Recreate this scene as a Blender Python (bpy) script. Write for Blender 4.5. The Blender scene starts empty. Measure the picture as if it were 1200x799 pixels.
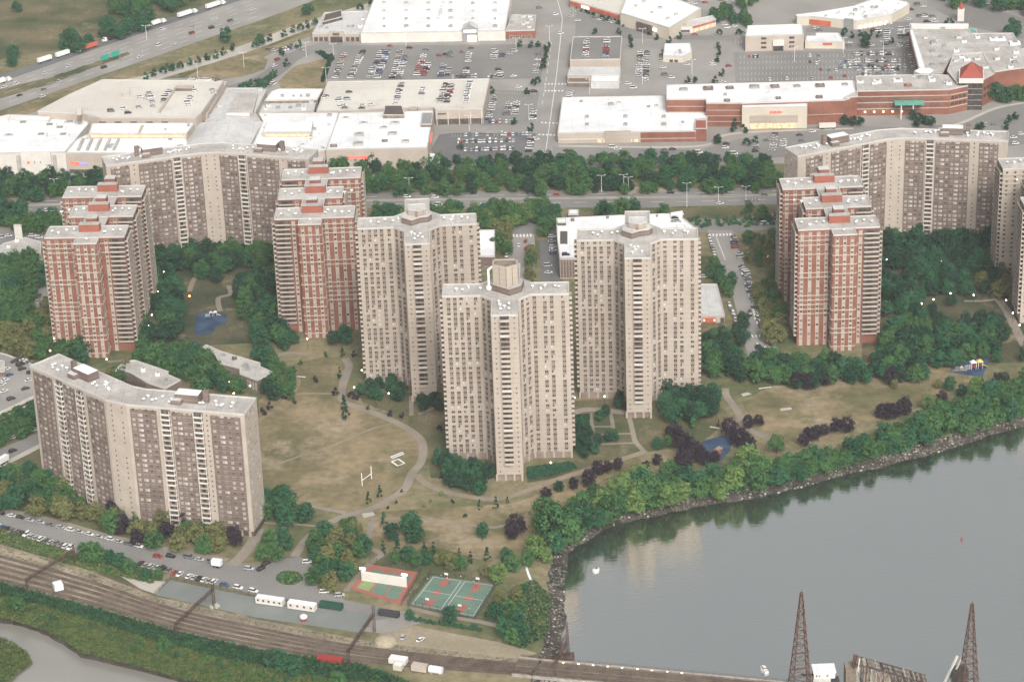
import bpy, math, random
from mathutils import Vector, Matrix
import numpy as np
random.seed(7)
sc = bpy.context.scene
COL = sc.collection
R = math.radians
PI = math.pi

# ------------------------------------------------------------------ camera
CAM_H, F_PX, TILT, ROLL = 620.0, 3082.0, R(24.9), R(1.98)
fwd = Vector((0, math.cos(TILT), -math.sin(TILT)))
up0 = Vector((0, math.sin(TILT), math.cos(TILT)))
rt0 = Vector((1, 0, 0))
CR = (rt0 * math.cos(ROLL) - up0 * math.sin(ROLL))
CU = (rt0 * math.sin(ROLL) + up0 * math.cos(ROLL))
cam_data = bpy.data.cameras.new('camera')
cam = bpy.data.objects.new('camera', cam_data)
COL.objects.link(cam)
m = Matrix((CR, CU, -fwd)).transposed().to_4x4()
m.translation = Vector((0, 0, CAM_H))
cam.matrix_world = m
cam_data.sensor_fit = 'HORIZONTAL'
cam_data.sensor_width = 36.0
cam_data.lens = F_PX / 1200 * 36.0
cam_data.clip_start = 1.0
cam_data.clip_end = 9000.0
sc.camera = cam

# ------------------------------------------------------------------ world and sun
SUN_EL, SUN_AZ = R(40), R(168)      # azimuth clockwise from +y; the sun stands behind the camera, high and veiled
world = bpy.data.worlds.new('World')
sc.world = world
world.use_nodes = True
wn = world.node_tree
for n in list(wn.nodes):
    wn.nodes.remove(n)
wo = wn.nodes.new('ShaderNodeOutputWorld')
bg = wn.nodes.new('ShaderNodeBackground')
sky = wn.nodes.new('ShaderNodeTexSky')
sky.sky_type = 'NISHITA'
sky.sun_disc = False
sky.sun_elevation = SUN_EL
sky.sun_rotation = SUN_AZ
sky.air_density = 1.0
sky.dust_density = 6.0
sky.ozone_density = 1.0
hs = wn.nodes.new('ShaderNodeHueSaturation')
hs.inputs['Saturation'].default_value = 0.14
wn.links.new(sky.outputs[0], hs.inputs['Color'])
wn.links.new(hs.outputs[0], bg.inputs[0])
bg.inputs[1].default_value = 0.135
wn.links.new(bg.outputs[0], wo.inputs[0])
sun_data = bpy.data.lights.new('sun', 'SUN')
sun_data.energy = 1.5
sun_data.angle = R(14)
sun_data.color = (1.0, 0.97, 0.92)
sun = bpy.data.objects.new('sun', sun_data)
COL.objects.link(sun)
sd = Vector((math.sin(SUN_AZ) * math.cos(SUN_EL), math.cos(SUN_AZ) * math.cos(SUN_EL), math.sin(SUN_EL)))
sun.rotation_euler = sd.to_track_quat('Z', 'Y').to_euler()
sc.view_settings.view_transform = 'Standard'
sc.view_settings.look = 'None'
sc.view_settings.gamma = 1.0
sc.view_settings.exposure = 0.42
try:
    sc.view_settings.use_curve_mapping = False
except Exception:
    pass
sc.cycles.max_bounces = 4
sc.cycles.diffuse_bounces = 2
sc.cycles.glossy_bounces = 2
sc.cycles.transparent_max_bounces = 4
sc.cycles.volume_bounces = 0
sc.cycles.use_denoising = True

# ------------------------------------------------------------------ helpers
def G(x, y, z=0.0):
    """the place in the world, at height z, of a point of the traced survey"""
    d = fwd + CR * ((x - 600) / F_PX) + CU * ((399.5 - y) / F_PX)
    k = (z - CAM_H) / d.z
    return (d.x * k, d.y * k)

MATS = {}
def nd(nt, t, **kw):
    n = nt.nodes.new(t)
    for k, v in kw.items():
        setattr(n, k, v)
    return n

def mat(name, c, rough=0.85, var=0.12, scale=0.15, c2=None, fine=None, spec=0.3, metal=0.0, emit=None, lines=None, bump=0.0, det=4.0, grid=None, patches=()):
    """diffuse procedural material: colour varied by two noises; lines=(height step, dark factor) draws floor joints"""
    if name in MATS:
        return MATS[name]
    mt = bpy.data.materials.new(name)
    mt.use_nodes = True
    nt = mt.node_tree
    p = nt.nodes['Principled BSDF']
    p.inputs['Roughness'].default_value = rough
    p.inputs['Specular IOR Level'].default_value = spec
    p.inputs['Metallic'].default_value = metal
    tc = nd(nt, 'ShaderNodeTexCoord')
    geo = nd(nt, 'ShaderNodeNewGeometry')
    n1 = nd(nt, 'ShaderNodeTexNoise')
    n1.inputs['Scale'].default_value = scale
    n1.inputs['Detail'].default_value = det
    nt.links.new(geo.outputs['Position'], n1.inputs['Vector'])
    cr = nd(nt, 'ShaderNodeValToRGB')
    a = tuple(max(0, x * (1 - var)) for x in c) + (1,)
    b = tuple(min(1, x * (1 + var)) for x in (c2 or c)) + (1,)
    if c2:
        a = tuple(c) + (1,); b = tuple(c2) + (1,)
    cr.color_ramp.elements[0].position = 0.36
    cr.color_ramp.elements[1].position = 0.64
    cr.color_ramp.elements[0].color = a
    cr.color_ramp.elements[1].color = b
    nt.links.new(n1.outputs['Fac'], cr.inputs['Fac'])
    out = cr.outputs[0]
    for pi_, (pc, ps, lo, hi) in enumerate(patches):
        n5 = nd(nt, 'ShaderNodeTexNoise'); n5.inputs['Scale'].default_value = ps; n5.inputs['Detail'].default_value = 9; n5.inputs['Roughness'].default_value = 0.7
        mp5 = nd(nt, 'ShaderNodeMapping'); mp5.inputs['Location'].default_value = (37.0 * (pi_ + 1), 91.0 * pi_, 0)
        nt.links.new(geo.outputs['Position'], mp5.inputs[0]); nt.links.new(mp5.outputs[0], n5.inputs['Vector'])
        m5 = nd(nt, 'ShaderNodeMapRange'); m5.inputs['From Min'].default_value = lo; m5.inputs['From Max'].default_value = hi
        nt.links.new(n5.outputs['Fac'], m5.inputs['Value'])
        mx5 = nd(nt, 'ShaderNodeMix', data_type='RGBA'); mx5.inputs['B'].default_value = tuple(pc) + (1,)
        nt.links.new(m5.outputs[0], mx5.inputs['Factor']); nt.links.new(out, mx5.inputs['A']); out = mx5.outputs['Result']
    fs = fine or 1.2
    n2 = nd(nt, 'ShaderNodeTexNoise')
    n2.inputs['Scale'].default_value = fs
    n2.inputs['Detail'].default_value = 3
    nt.links.new(geo.outputs['Position'], n2.inputs['Vector'])
    mr = nd(nt, 'ShaderNodeMapRange')
    mr.inputs['From Min'].default_value = 0.3
    mr.inputs['From Max'].default_value = 0.7
    mr.inputs['To Min'].default_value = 1 - var
    mr.inputs['To Max'].default_value = 1 + var
    nt.links.new(n2.outputs['Fac'], mr.inputs['Value'])
    mx = nd(nt, 'ShaderNodeVectorMath', operation='SCALE')
    nt.links.new(out, mx.inputs[0])
    nt.links.new(mr.outputs[0], mx.inputs['Scale'])
    out = mx.outputs[0]
    if lines:
        step, fac = lines
        sx = nd(nt, 'ShaderNodeSeparateXYZ')
        nt.links.new(tc.outputs['Object'], sx.inputs[0])
        dv = nd(nt, 'ShaderNodeMath', operation='DIVIDE'); dv.inputs[1].default_value = step
        fr = nd(nt, 'ShaderNodeMath', operation='FRACT')
        lt = nd(nt, 'ShaderNodeMath', operation='LESS_THAN'); lt.inputs[1].default_value = 0.10
        nt.links.new(sx.outputs['Z'], dv.inputs[0]); nt.links.new(dv.outputs[0], fr.inputs[0]); nt.links.new(fr.outputs[0], lt.inputs[0])
        m2 = nd(nt, 'ShaderNodeMapRange')
        m2.inputs['To Min'].default_value = 1.0
        m2.inputs['To Max'].default_value = fac
        nt.links.new(lt.outputs[0], m2.inputs['Value'])
        m3 = nd(nt, 'ShaderNodeVectorMath', operation='SCALE')
        nt.links.new(out, m3.inputs[0]); nt.links.new(m2.outputs[0], m3.inputs['Scale'])
        out = m3.outputs[0]
    if grid:
        step, fac = grid
        sx = nd(nt, 'ShaderNodeSeparateXYZ'); nt.links.new(geo.outputs['Position'], sx.inputs[0])
        prev = None
        for axn, st in (('X', step), ('Y', step * 2.3)):
            dv = nd(nt, 'ShaderNodeMath', operation='DIVIDE'); dv.inputs[1].default_value = st
            fr = nd(nt, 'ShaderNodeMath', operation='FRACT'); lt = nd(nt, 'ShaderNodeMath', operation='LESS_THAN'); lt.inputs[1].default_value = 0.5 / st
            nt.links.new(sx.outputs[axn], dv.inputs[0]); nt.links.new(dv.outputs[0], fr.inputs[0]); nt.links.new(fr.outputs[0], lt.inputs[0])
            if prev is None: prev = lt
            else:
                mxx = nd(nt, 'ShaderNodeMath', operation='MAXIMUM'); nt.links.new(prev.outputs[0], mxx.inputs[0]); nt.links.new(lt.outputs[0], mxx.inputs[1]); prev = mxx
        n3 = nd(nt, 'ShaderNodeTexNoise'); n3.inputs['Scale'].default_value = 0.05; n3.inputs['Detail'].default_value = 6; n3.inputs['Roughness'].default_value = 0.75
        nt.links.new(geo.outputs['Position'], n3.inputs['Vector'])
        m4 = nd(nt, 'ShaderNodeMapRange'); m4.inputs['From Min'].default_value = 0.55; m4.inputs['From Max'].default_value = 0.68; m4.inputs['To Min'].default_value = 1.0; m4.inputs['To Max'].default_value = fac * 0.9
        nt.links.new(n3.outputs['Fac'], m4.inputs['Value'])
        m2 = nd(nt, 'ShaderNodeMapRange'); m2.inputs['To Min'].default_value = 1.0; m2.inputs['To Max'].default_value = fac
        nt.links.new(prev.outputs[0], m2.inputs['Value'])
        mu = nd(nt, 'ShaderNodeMath', operation='MULTIPLY'); nt.links.new(m2.outputs[0], mu.inputs[0]); nt.links.new(m4.outputs[0], mu.inputs[1])
        m3 = nd(nt, 'ShaderNodeVectorMath', operation='SCALE')
        nt.links.new(out, m3.inputs[0]); nt.links.new(mu.outputs[0], m3.inputs['Scale']); out = m3.outputs[0]
    nt.links.new(out, p.inputs['Base Color'])
    if bump:
        bp = nd(nt, 'ShaderNodeBump')
        bp.inputs['Strength'].default_value = bump
        bp.inputs['Distance'].default_value = 0.5
        nt.links.new(n2.outputs['Fac'], bp.inputs['Height'])
        nt.links.new(bp.outputs[0], p.inputs['Normal'])
    if emit:
        p.inputs['Emission Color'].default_value = tuple(emit[:3]) + (1,)
        p.inputs['Emission Strength'].default_value = emit[3]
        try:
            mt.cycles.emission_sampling = 'NONE'
        except Exception:
            pass
    MATS[name] = mt
    return mt

class MB:
    """collects faces with material slots and becomes one mesh"""
    def __init__(s):
        s.v = []; s.f = []; s.m = []; s.mats = []
    def mi(s, name):
        if name not in s.mats:
            s.mats.append(name)
        return s.mats.index(name)
    def poly(s, pts, mt):
        i = len(s.v)
        s.v.extend([tuple(p) for p in pts])
        s.f.append(tuple(range(i, i + len(pts))))
        s.m.append(s.mi(mt))
    def prism(s, pl, z0, z1, side, top=None, bottom=False):
        area = sum(pl[i][0] * pl[(i + 1) % len(pl)][1] - pl[(i + 1) % len(pl)][0] * pl[i][1] for i in range(len(pl)))
        if area < 0:
            pl = list(reversed(pl))
        n = len(pl); i = len(s.v)
        s.v.extend([(p[0], p[1], z0) for p in pl]); s.v.extend([(p[0], p[1], z1) for p in pl])
        sm = s.mi(side)
        for k in range(n):
            q = (k + 1) % n
            s.f.append((i + k, i + q, i + n + q, i + n + k)); s.m.append(sm)
        s.f.append(tuple(i + n + k for k in range(n))); s.m.append(s.mi(top or side))
        if bottom:
            s.f.append(tuple(i + n - 1 - k for k in range(n))); s.m.append(sm)
    def box(s, cx, cy, z0, sx, sy, h, mt, rz=0.0, top=None):
        c, n = math.cos(rz), math.sin(rz)
        pl = [(cx + c * x - n * y, cy + n * x + c * y) for x, y in ((-sx / 2, -sy / 2), (sx / 2, -sy / 2), (sx / 2, sy / 2), (-sx / 2, sy / 2))]
        s.prism(pl, z0, z0 + h, mt, top, True)
    def bar(s, a, b, w, mt, sides=4, w2=None):
        a = Vector(a); b = Vector(b); d = (b - a)
        if d.length < 1e-6: return
        d.normalize()
        u = d.cross(Vector((0, 0, 1)))
        if u.length < 0.01: u = Vector((1, 0, 0))
        u.normalize(); v = d.cross(u)
        i = len(s.v); w2 = w if w2 is None else w2
        for q, ww in ((a, w), (b, w2)):
            for k in range(sides):
                t = 2 * PI * (k + 0.5) / sides
                s.v.append(tuple(q + u * math.cos(t) * ww * 0.6 + v * math.sin(t) * ww * 0.6))
        mm = s.mi(mt)
        for k in range(sides):
            q = (k + 1) % sides
            s.f.append((i + k, i + q, i + sides + q, i + sides + k)); s.m.append(mm)
        s.f.append(tuple(i + sides + k for k in range(sides))); s.m.append(mm)
        s.f.append(tuple(i + sides - 1 - k for k in range(sides))); s.m.append(mm)
    def ball(s, c, r, mt, rz=None, seg=8, rings=5):
        i = len(s.v); mm = s.mi(mt); rz = r if rz is None else rz
        for a in range(rings + 1):
            p = PI * a / rings
            for k in range(seg):
                t = 2 * PI * k / seg
                s.v.append((c[0] + r * math.sin(p) * math.cos(t), c[1] + r * math.sin(p) * math.sin(t), c[2] + rz * math.cos(p)))
        for a in range(rings):
            for k in range(seg):
                q = (k + 1) % seg
                s.f.append((i + a * seg + k, i + (a + 1) * seg + k, i + (a + 1) * seg + q, i + a * seg + q)); s.m.append(mm)
    def add(s, o, M):
        """append another MB transformed by matrix M"""
        i = len(s.v)
        s.v.extend([tuple(M @ Vector(p)) for p in o.v])
        mp = [s.mi(x) for x in o.mats]
        s.f.extend([tuple(i + k for k in f) for f in o.f])
        s.m.extend([mp[k] for k in o.m])
    def mesh(s, name):
        me = bpy.data.meshes.new(name)
        me.from_pydata(s.v, [], s.f)
        for x in s.mats:
            me.materials.append(MATS[x])
        me.polygons.foreach_set('material_index', s.m)
        me.update()
        return me

def put(name, data, parent=None, loc=(0, 0, 0), rz=0.0, label=None, cat=None, group=None, kind=None):
    if isinstance(data, MB):
        data = data.mesh(name)
    o = bpy.data.objects.new(name, data)
    COL.objects.link(o)
    o.location = loc
    o.rotation_euler = (0, 0, rz)
    if parent: o.parent = parent
    if label: o['label'] = label
    if cat: o['category'] = cat
    if group: o['group'] = group
    if kind: o['kind'] = kind
    return o

def copy_tree(o, parent=None):
    c = o.copy(); COL.objects.link(c); c.parent = parent
    for ch in o.children:
        copy_tree(ch, c)
    return c

def ordw(n):
    names = ['', 'first', 'second', 'third', 'fourth', 'fifth', 'sixth', 'seventh', 'eighth', 'ninth', 'tenth', 'eleventh', 'twelfth']
    if n <= 12: return names[n]
    return '%d%s' % (n, 'th' if 10 < n % 100 < 14 else {1: 'st', 2: 'nd', 3: 'rd'}.get(n % 10, 'th'))

def inside(p, poly):
    x, y = p; r = False; n = len(poly)
    for i in range(n):
        a = poly[i]; b = poly[(i + 1) % n]
        if (a[1] > y) != (b[1] > y) and x < (b[0] - a[0]) * (y - a[1]) / (b[1] - a[1]) + a[0]:
            r = not r
    return r

# ------------------------------------------------------------------ materials
mat('land', (0.080, 0.098, 0.040), c2=(0.225, 0.188, 0.108), scale=0.016, var=0.24, fine=0.22, rough=0.95, det=7, patches=(((0.28, 0.225, 0.15), 0.03, 0.56, 0.68),))
mat('dry grass', (0.115, 0.108, 0.050), c2=(0.275, 0.212, 0.125), scale=0.030, var=0.2, fine=0.22, rough=0.95, det=6, patches=(((0.31, 0.245, 0.165), 0.022, 0.53, 0.64), ((0.085, 0.098, 0.042), 0.03, 0.55, 0.68)))
mat('green grass', (0.05, 0.07, 0.028), c2=(0.15, 0.125, 0.068), scale=0.03, var=0.16, fine=0.5, rough=0.95, det=6, patches=(((0.22, 0.175, 0.11), 0.04, 0.54, 0.66),))
mat('dark grass', (0.035, 0.05, 0.025), c2=(0.11, 0.095, 0.055), scale=0.04, var=0.2, fine=0.6, rough=0.95, det=6, patches=(((0.22, 0.175, 0.11), 0.04, 0.54, 0.66),))  # darker green grass of the courtyard, garden and hedge lawns
mat('pale soil', (0.26, 0.22, 0.15), c2=(0.36, 0.31, 0.23), scale=0.03, var=0.12, fine=0.5, rough=0.95)
mat('asphalt', (0.185, 0.175, 0.165), c2=(0.235, 0.225, 0.21), scale=0.02, var=0.07, fine=0.8)
mat('dark asphalt', (0.115, 0.117, 0.12), c2=(0.16, 0.158, 0.155), scale=0.03, var=0.09, fine=0.8)
mat('old asphalt', (0.25, 0.235, 0.215), c2=(0.31, 0.29, 0.265), scale=0.03, var=0.06, fine=0.8)
mat('concrete', (0.38, 0.35, 0.30), c2=(0.46, 0.43, 0.37), scale=0.05, var=0.07)
mat('path', (0.21, 0.18, 0.145), c2=(0.29, 0.25, 0.20), scale=0.06, var=0.1)
mat('dirt path', (0.21, 0.17, 0.12), c2=(0.28, 0.23, 0.17), scale=0.08, var=0.1)
mat('paint white', (0.72, 0.72, 0.70), var=0.04)
mat('ballast', (0.175, 0.14, 0.105), c2=(0.30, 0.245, 0.185), scale=0.06, var=0.2, fine=0.7, rough=0.95)
mat('rail rust', (0.12, 0.075, 0.05), var=0.15, metal=0.3, rough=0.6)
mat('sleeper', (0.135, 0.105, 0.082), var=0.2)
mat('platform grey', (0.165, 0.178, 0.165), c2=(0.205, 0.215, 0.20), scale=0.05, var=0.06)
mat('mud', (0.035, 0.032, 0.027), c2=(0.075, 0.064, 0.052), scale=0.15, var=0.2, fine=0.9)
mat('rock', (0.06, 0.055, 0.047), c2=(0.22, 0.20, 0.17), scale=0.35, var=0.2, fine=0.6)
mat('play blue', (0.022, 0.045, 0.09), c2=(0.055, 0.095, 0.15), scale=0.12, var=0.15)
mat('court green', (0.11, 0.175, 0.135), c2=(0.14, 0.21, 0.16), scale=0.1, var=0.06)
mat('court lime', (0.22, 0.28, 0.13), var=0.06)
mat('court red', (0.32, 0.12, 0.09), var=0.07)
mat('wall beige', (0.375, 0.315, 0.26), c2=(0.43, 0.365, 0.305), scale=0.05, var=0.05, lines=(2.72, 0.86))
mat('wall cream', (0.52, 0.46, 0.37), c2=(0.58, 0.52, 0.43), scale=0.05, var=0.05)
mat('brick brown', (0.148, 0.112, 0.094), c2=(0.195, 0.148, 0.124), scale=0.1, var=0.12, fine=1.5, lines=(2.72, 1.6))
mat('brick red', (0.20, 0.080, 0.055), c2=(0.27, 0.115, 0.078), scale=0.12, var=0.1, fine=1.0)
mat('brick orange', (0.29, 0.10, 0.068), var=0.07)
mat('red roof', (0.30, 0.075, 0.055), var=0.06)
mat('trim beige', (0.43, 0.365, 0.305), var=0.06)
mat('trim white', (0.62, 0.58, 0.52), var=0.05)
mat('roof grey', (0.36, 0.335, 0.305), c2=(0.48, 0.455, 0.425), scale=0.07, var=0.12, fine=0.4, grid=(7.0, 0.86))
mat('roof white', (0.66, 0.655, 0.65), c2=(0.82, 0.82, 0.81), scale=0.03, var=0.06, fine=0.2, grid=(9.0, 0.90))
mat('roof pale', (0.46, 0.45, 0.44), c2=(0.58, 0.57, 0.55), scale=0.05, var=0.08, fine=0.3, grid=(8.0, 0.88))
mat('roof deck', (0.55, 0.51, 0.45), c2=(0.62, 0.585, 0.52), scale=0.03, var=0.05, grid=(14.0, 0.93))
mat('parapet', (0.50, 0.475, 0.445), var=0.04)
mat('white metal', (0.78, 0.78, 0.77), var=0.03, rough=0.5)
mat('grey metal', (0.32, 0.32, 0.31), var=0.08, rough=0.5, metal=0.3)
mat('dark metal', (0.05, 0.05, 0.05), var=0.1, rough=0.5)
mat('rust', (0.055, 0.036, 0.03), c2=(0.11, 0.066, 0.05), scale=0.4, var=0.2, rough=0.8)
mat('glass dark', (0.07, 0.058, 0.05), var=0.3, scale=0.4, rough=0.25, spec=0.5)
mat('glass mid', (0.13, 0.11, 0.095), var=0.25, scale=0.4, rough=0.35, spec=0.5)
mat('blind', (0.36, 0.325, 0.285), var=0.12, scale=0.4, rough=0.6)
mat('blind white', (0.52, 0.49, 0.45), var=0.08, rough=0.6)
mat('spandrel', (0.245, 0.192, 0.158), var=0.15)
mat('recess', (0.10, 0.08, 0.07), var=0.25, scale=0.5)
mat('tyre', (0.02, 0.02, 0.02), rough=0.9)
mat('wood brown', (0.16, 0.12, 0.09), c2=(0.24, 0.2, 0.15), scale=0.3, var=0.15)
mat('skin', (0.35, 0.2, 0.14), rough=0.7)
mat('cloth light', (0.65, 0.63, 0.6), rough=0.9)
mat('cloth dark', (0.06, 0.06, 0.08), rough=0.9)
mat('cloth red', (0.5, 0.07, 0.06), rough=0.9)
mat('canopy green', (0.12, 0.34, 0.26), rough=0.6)
mat('sign green', (0.02, 0.33, 0.25), rough=0.6)
mat('plastic yellow', (0.7, 0.5, 0.08), rough=0.6)
mat('container red', (0.30, 0.04, 0.035), rough=0.6)
mat('container green', (0.02, 0.07, 0.05), rough=0.6)
mat('container orange', (0.48, 0.12, 0.07), rough=0.6)
mat('tower steel', (0.06, 0.032, 0.024), c2=(0.15, 0.08, 0.058), scale=0.5, var=0.25, rough=0.85)
mat('stone pier', (0.24, 0.22, 0.19), c2=(0.36, 0.33, 0.29), scale=0.3, var=0.15)
mat('lamp white', (0.9, 0.9, 0.85), emit=(1.0, 0.97, 0.85, 6.0))
mat('lamp orange', (0.9, 0.6, 0.3), emit=(1.0, 0.55, 0.2, 6.0))
mat('lamp soft', (0.9, 0.8, 0.6), emit=(1.0, 0.85, 0.55, 1.6))
mat('shop glow', (0.5, 0.38, 0.25), emit=(1.0, 0.66, 0.36, 0.42), var=0.3, scale=0.6)
mat('sign red', (0.7, 0.1, 0.08), emit=(1.0, 0.10, 0.06, 1.1))
mat('sign blue', (0.2, 0.2, 0.7), emit=(0.25, 0.25, 1.0, 0.9))
mat('sign white', (0.9, 0.9, 0.85), emit=(1.0, 1.0, 0.9, 1.2))
for nm, c in {'car white': (0.72, 0.72, 0.71), 'car silver': (0.45, 0.46, 0.46), 'car grey': (0.17, 0.175, 0.18), 'car black': (0.02, 0.02, 0.022),
              'car red': (0.36, 0.035, 0.03), 'car blue': (0.05, 0.10, 0.22), 'car tan': (0.38, 0.33, 0.26), 'car green': (0.05, 0.12, 0.09)}.items():
    mat(nm, c, rough=0.35, var=0.03, spec=0.5)

def leafmat(name, c1, c2):
    mt = bpy.data.materials.new(name); mt.use_nodes = True
    nt = mt.node_tree; p = nt.nodes['Principled BSDF']
    p.inputs['Roughness'].default_value = 0.75
    p.inputs['Specular IOR Level'].default_value = 0.15
    geo = nd(nt, 'ShaderNodeNewGeometry')
    oi = nd(nt, 'ShaderNodeObjectInfo')
    n = nd(nt, 'ShaderNodeTexNoise'); n.inputs['Scale'].default_value = 0.28; n.inputs['Detail'].default_value = 2
    nt.links.new(geo.outputs['Position'], n.inputs['Vector'])
    ad = nd(nt, 'ShaderNodeMath', operation='MULTIPLY_ADD'); ad.inputs[1].default_value = 0.45
    nt.links.new(geo.outputs['Random Per Island'], ad.inputs[0]); nt.links.new(n.outputs['Fac'], ad.inputs[2])
    ad2 = nd(nt, 'ShaderNodeMath', operation='MULTIPLY_ADD'); ad2.inputs[1].default_value = 0.55
    nt.links.new(oi.outputs['Random'], ad2.inputs[0]); nt.links.new(ad.outputs[0], ad2.inputs[2])
    cr = nd(nt, 'ShaderNodeValToRGB')
    cr.color_ramp.elements[0].position = 0.45; cr.color_ramp.elements[0].color = tuple(c1) + (1,)
    cr.color_ramp.elements[1].position = 1.25 if False else 1.0; cr.color_ramp.elements[1].color = tuple(c2) + (1,)
    nt.links.new(ad2.outputs[0], cr.inputs['Fac'])
    nt.links.new(cr.outputs[0], p.inputs['Base Color'])
    MATS[name] = mt
leafmat('leaf green', (0.010, 0.042, 0.017), (0.060, 0.138, 0.046))
leafmat('leaf dark', (0.004, 0.026, 0.016), (0.020, 0.062, 0.034))
leafmat('leaf light', (0.035, 0.085, 0.025), (0.125, 0.20, 0.06))
leafmat('leaf olive', (0.06, 0.075, 0.03), (0.15, 0.155, 0.06))
leafmat('leaf purple', (0.008, 0.007, 0.012), (0.034, 0.024, 0.034))
leafmat('leaf teal', (0.006, 0.036, 0.019), (0.034, 0.110, 0.052))
leafmat('reed', (0.06, 0.09, 0.025), (0.15, 0.19, 0.06))
mat('bark', (0.10, 0.075, 0.055), var=0.2)

def water_mat(name, c, spec_ior=1.6, rough=0.08):
    mt = bpy.data.materials.new(name); mt.use_nodes = True
    nt = mt.node_tree; p = nt.nodes['Principled BSDF']
    p.inputs['Roughness'].default_value = rough
    p.inputs['IOR'].default_value = spec_ior
    p.inputs['Specular Tint'].default_value = (0.965, 0.985, 0.95, 1)
    geo = nd(nt, 'ShaderNodeNewGeometry')
    n = nd(nt, 'ShaderNodeTexNoise'); n.inputs['Scale'].default_value = 0.009; n.inputs['Detail'].default_value = 3
    nt.links.new(geo.outputs['Position'], n.inputs['Vector'])
    cr = nd(nt, 'ShaderNodeValToRGB')
    cr.color_ramp.elements[0].position = 0.35; cr.color_ramp.elements[1].position = 0.65
    cr.color_ramp.elements[0].color = tuple(x * 0.85 for x in c) + (1,)
    cr.color_ramp.elements[1].color = tuple(x * 1.12 for x in c) + (1,)
    nt.links.new(n.outputs['Fac'], cr.inputs['Fac']); nt.links.new(cr.outputs[0], p.inputs['Base Color'])
    n2 = nd(nt, 'ShaderNodeTexNoise'); n2.inputs['Scale'].default_value = 0.5; n2.inputs['Detail'].default_value = 4
    mp = nd(nt, 'ShaderNodeMapping'); mp.inputs['Scale'].default_value = (0.6, 1.6, 1)
    nt.links.new(geo.outputs['Position'], mp.inputs[0]); nt.links.new(mp.outputs[0], n2.inputs['Vector'])
    bp = nd(nt, 'ShaderNodeBump'); bp.inputs['Strength'].default_value = 0.13; bp.inputs['Distance'].default_value = 0.5
    nt.links.new(n2.outputs['Fac'], bp.inputs['Height']); nt.links.new(bp.outputs[0], p.inputs['Normal'])
    MATS[name] = mt
water_mat('river water', (0.058, 0.068, 0.055), 9.0, 0.04)
water_mat('creek water', (0.25, 0.235, 0.21), 2.4, 0.2)
# ------------------------------------------------------------------ setting: land, water, roads
SHORE = [(1290, 470), (1240, 484), (1199.5, 496), (1157, 507.5), (1135, 516), (1112, 522), (1080, 532), (1060, 535), (1040, 542), (987, 552), (950, 565), (900, 576), (860, 584), (817, 590), (795, 595), (750, 604), (707, 617), (692, 628), (677, 634), (664, 645), (660, 669), (657, 686), (659, 704), (660, 719), (655, 749), (650, 772), (640, 800), (632, 830)]
CREEK = [(480, 860), (430, 842), (330, 820), (270, 808), (217, 799), (200, 791.5), (140, 776.5), (95, 766.5), (75, 751.5), (50, 739), (25, 729.5), (10, 727), (-30, 722), (-90, 712)]
def jag(pts, amp, sub=4):
    out = []
    for i in range(len(pts) - 1):
        a, b = pts[i], pts[i + 1]
        for k in range(sub):
            t = k / sub
            out.append((a[0] + (b[0] - a[0]) * t + random.uniform(-amp, amp), a[1] + (b[1] - a[1]) * t + random.uniform(-amp, amp) * 0.5))
    out.append(pts[-1])
    return out
shore = [G(*p, -1.5) for p in jag(SHORE, 1.6)]
creek = [G(*p, -1.5) for p in jag(CREEK, 1.6)]
WEST = -1300; EAST = 1300; FAR = 3300
LAND = shore + creek + [(-900, creek[-1][1] + 60), (WEST, creek[-1][1] + 160), (WEST, FAR), (EAST, FAR), (EAST, shore[0][1] + 120)]
def offset(pl, d):
    n = len(pl); out = []
    for i in range(n):
        a = Vector(pl[i - 1]); b = Vector(pl[(i + 1) % n]); t = (b - a)
        t = t.normalized() if t.length > 0 else Vector((1, 0))
        out.append((pl[i][0] - t.y * d, pl[i][1] + t.x * d))
    return out
# land sheet: flat top, then a sloping bank under the water line
mb = MB()
top = [(p[0], p[1]) for p in LAND]
# smooth inset of the shoreline for the top of the bank
def inset_shore(line, d):
    out = []
    for i in range(len(line)):
        a = Vector(line[max(0, i - 4)]); b = Vector(line[min(len(line) - 1, i + 4)])
        t = (b - a).normalized()
        out.append((line[i][0] + t.y * d, line[i][1] - t.x * d))
    return out
s_in = inset_shore(shore, 6.5); c_in = inset_shore(creek, 4)
def area(pl): return sum(pl[i][0] * pl[(i + 1) % len(pl)][1] - pl[(i + 1) % len(pl)][0] * pl[i][1] for i in range(len(pl)))
if not inside(s_in[40], LAND): s_in = inset_shore(shore, -6.5)
if not inside(c_in[20], LAND): c_in = inset_shore(creek, -4)
LANDT = s_in + c_in + LAND[len(shore) + len(creek):]
mb.poly([(p[0], p[1], 0) for p in (LANDT if area(LANDT) > 0 else LANDT[::-1])], 'land')
put('ground', mb, kind='structure')
for nm, a, b in (('river_bank', s_in, shore), ('creek_bank', c_in, creek)):
    mb = MB()
    o2 = [(q[0] * 2 - p[0] * 1, q[1] * 2 - p[1] * 1) for p, q in zip(a, b)]
    for i in range(len(a) - 1):
        f1 = [(a[i][0], a[i][1], 0.0), (b[i][0], b[i][1], -2.2 + random.uniform(-.3, .3)), (b[i + 1][0], b[i + 1][1], -2.2), (a[i + 1][0], a[i + 1][1], 0.0)]
        f2 = [(b[i][0], b[i][1], -2.2), (o2[i][0], o2[i][1], -4.5), (o2[i + 1][0], o2[i + 1][1], -4.5), (b[i + 1][0], b[i + 1][1], -2.2)]
        mb.poly(f1, 'mud'); mb.poly(f2, 'mud')
    put(nm, mb, kind='structure')
mb = MB()
mb.poly([(-60 if False else -20, 200, -2.6), (EAST, 200, -2.6), (EAST, 1500, -2.6), (-20, 1500, -2.6)], 'river water')
put('river_water', mb, kind='structure')
mb = MB()
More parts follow.
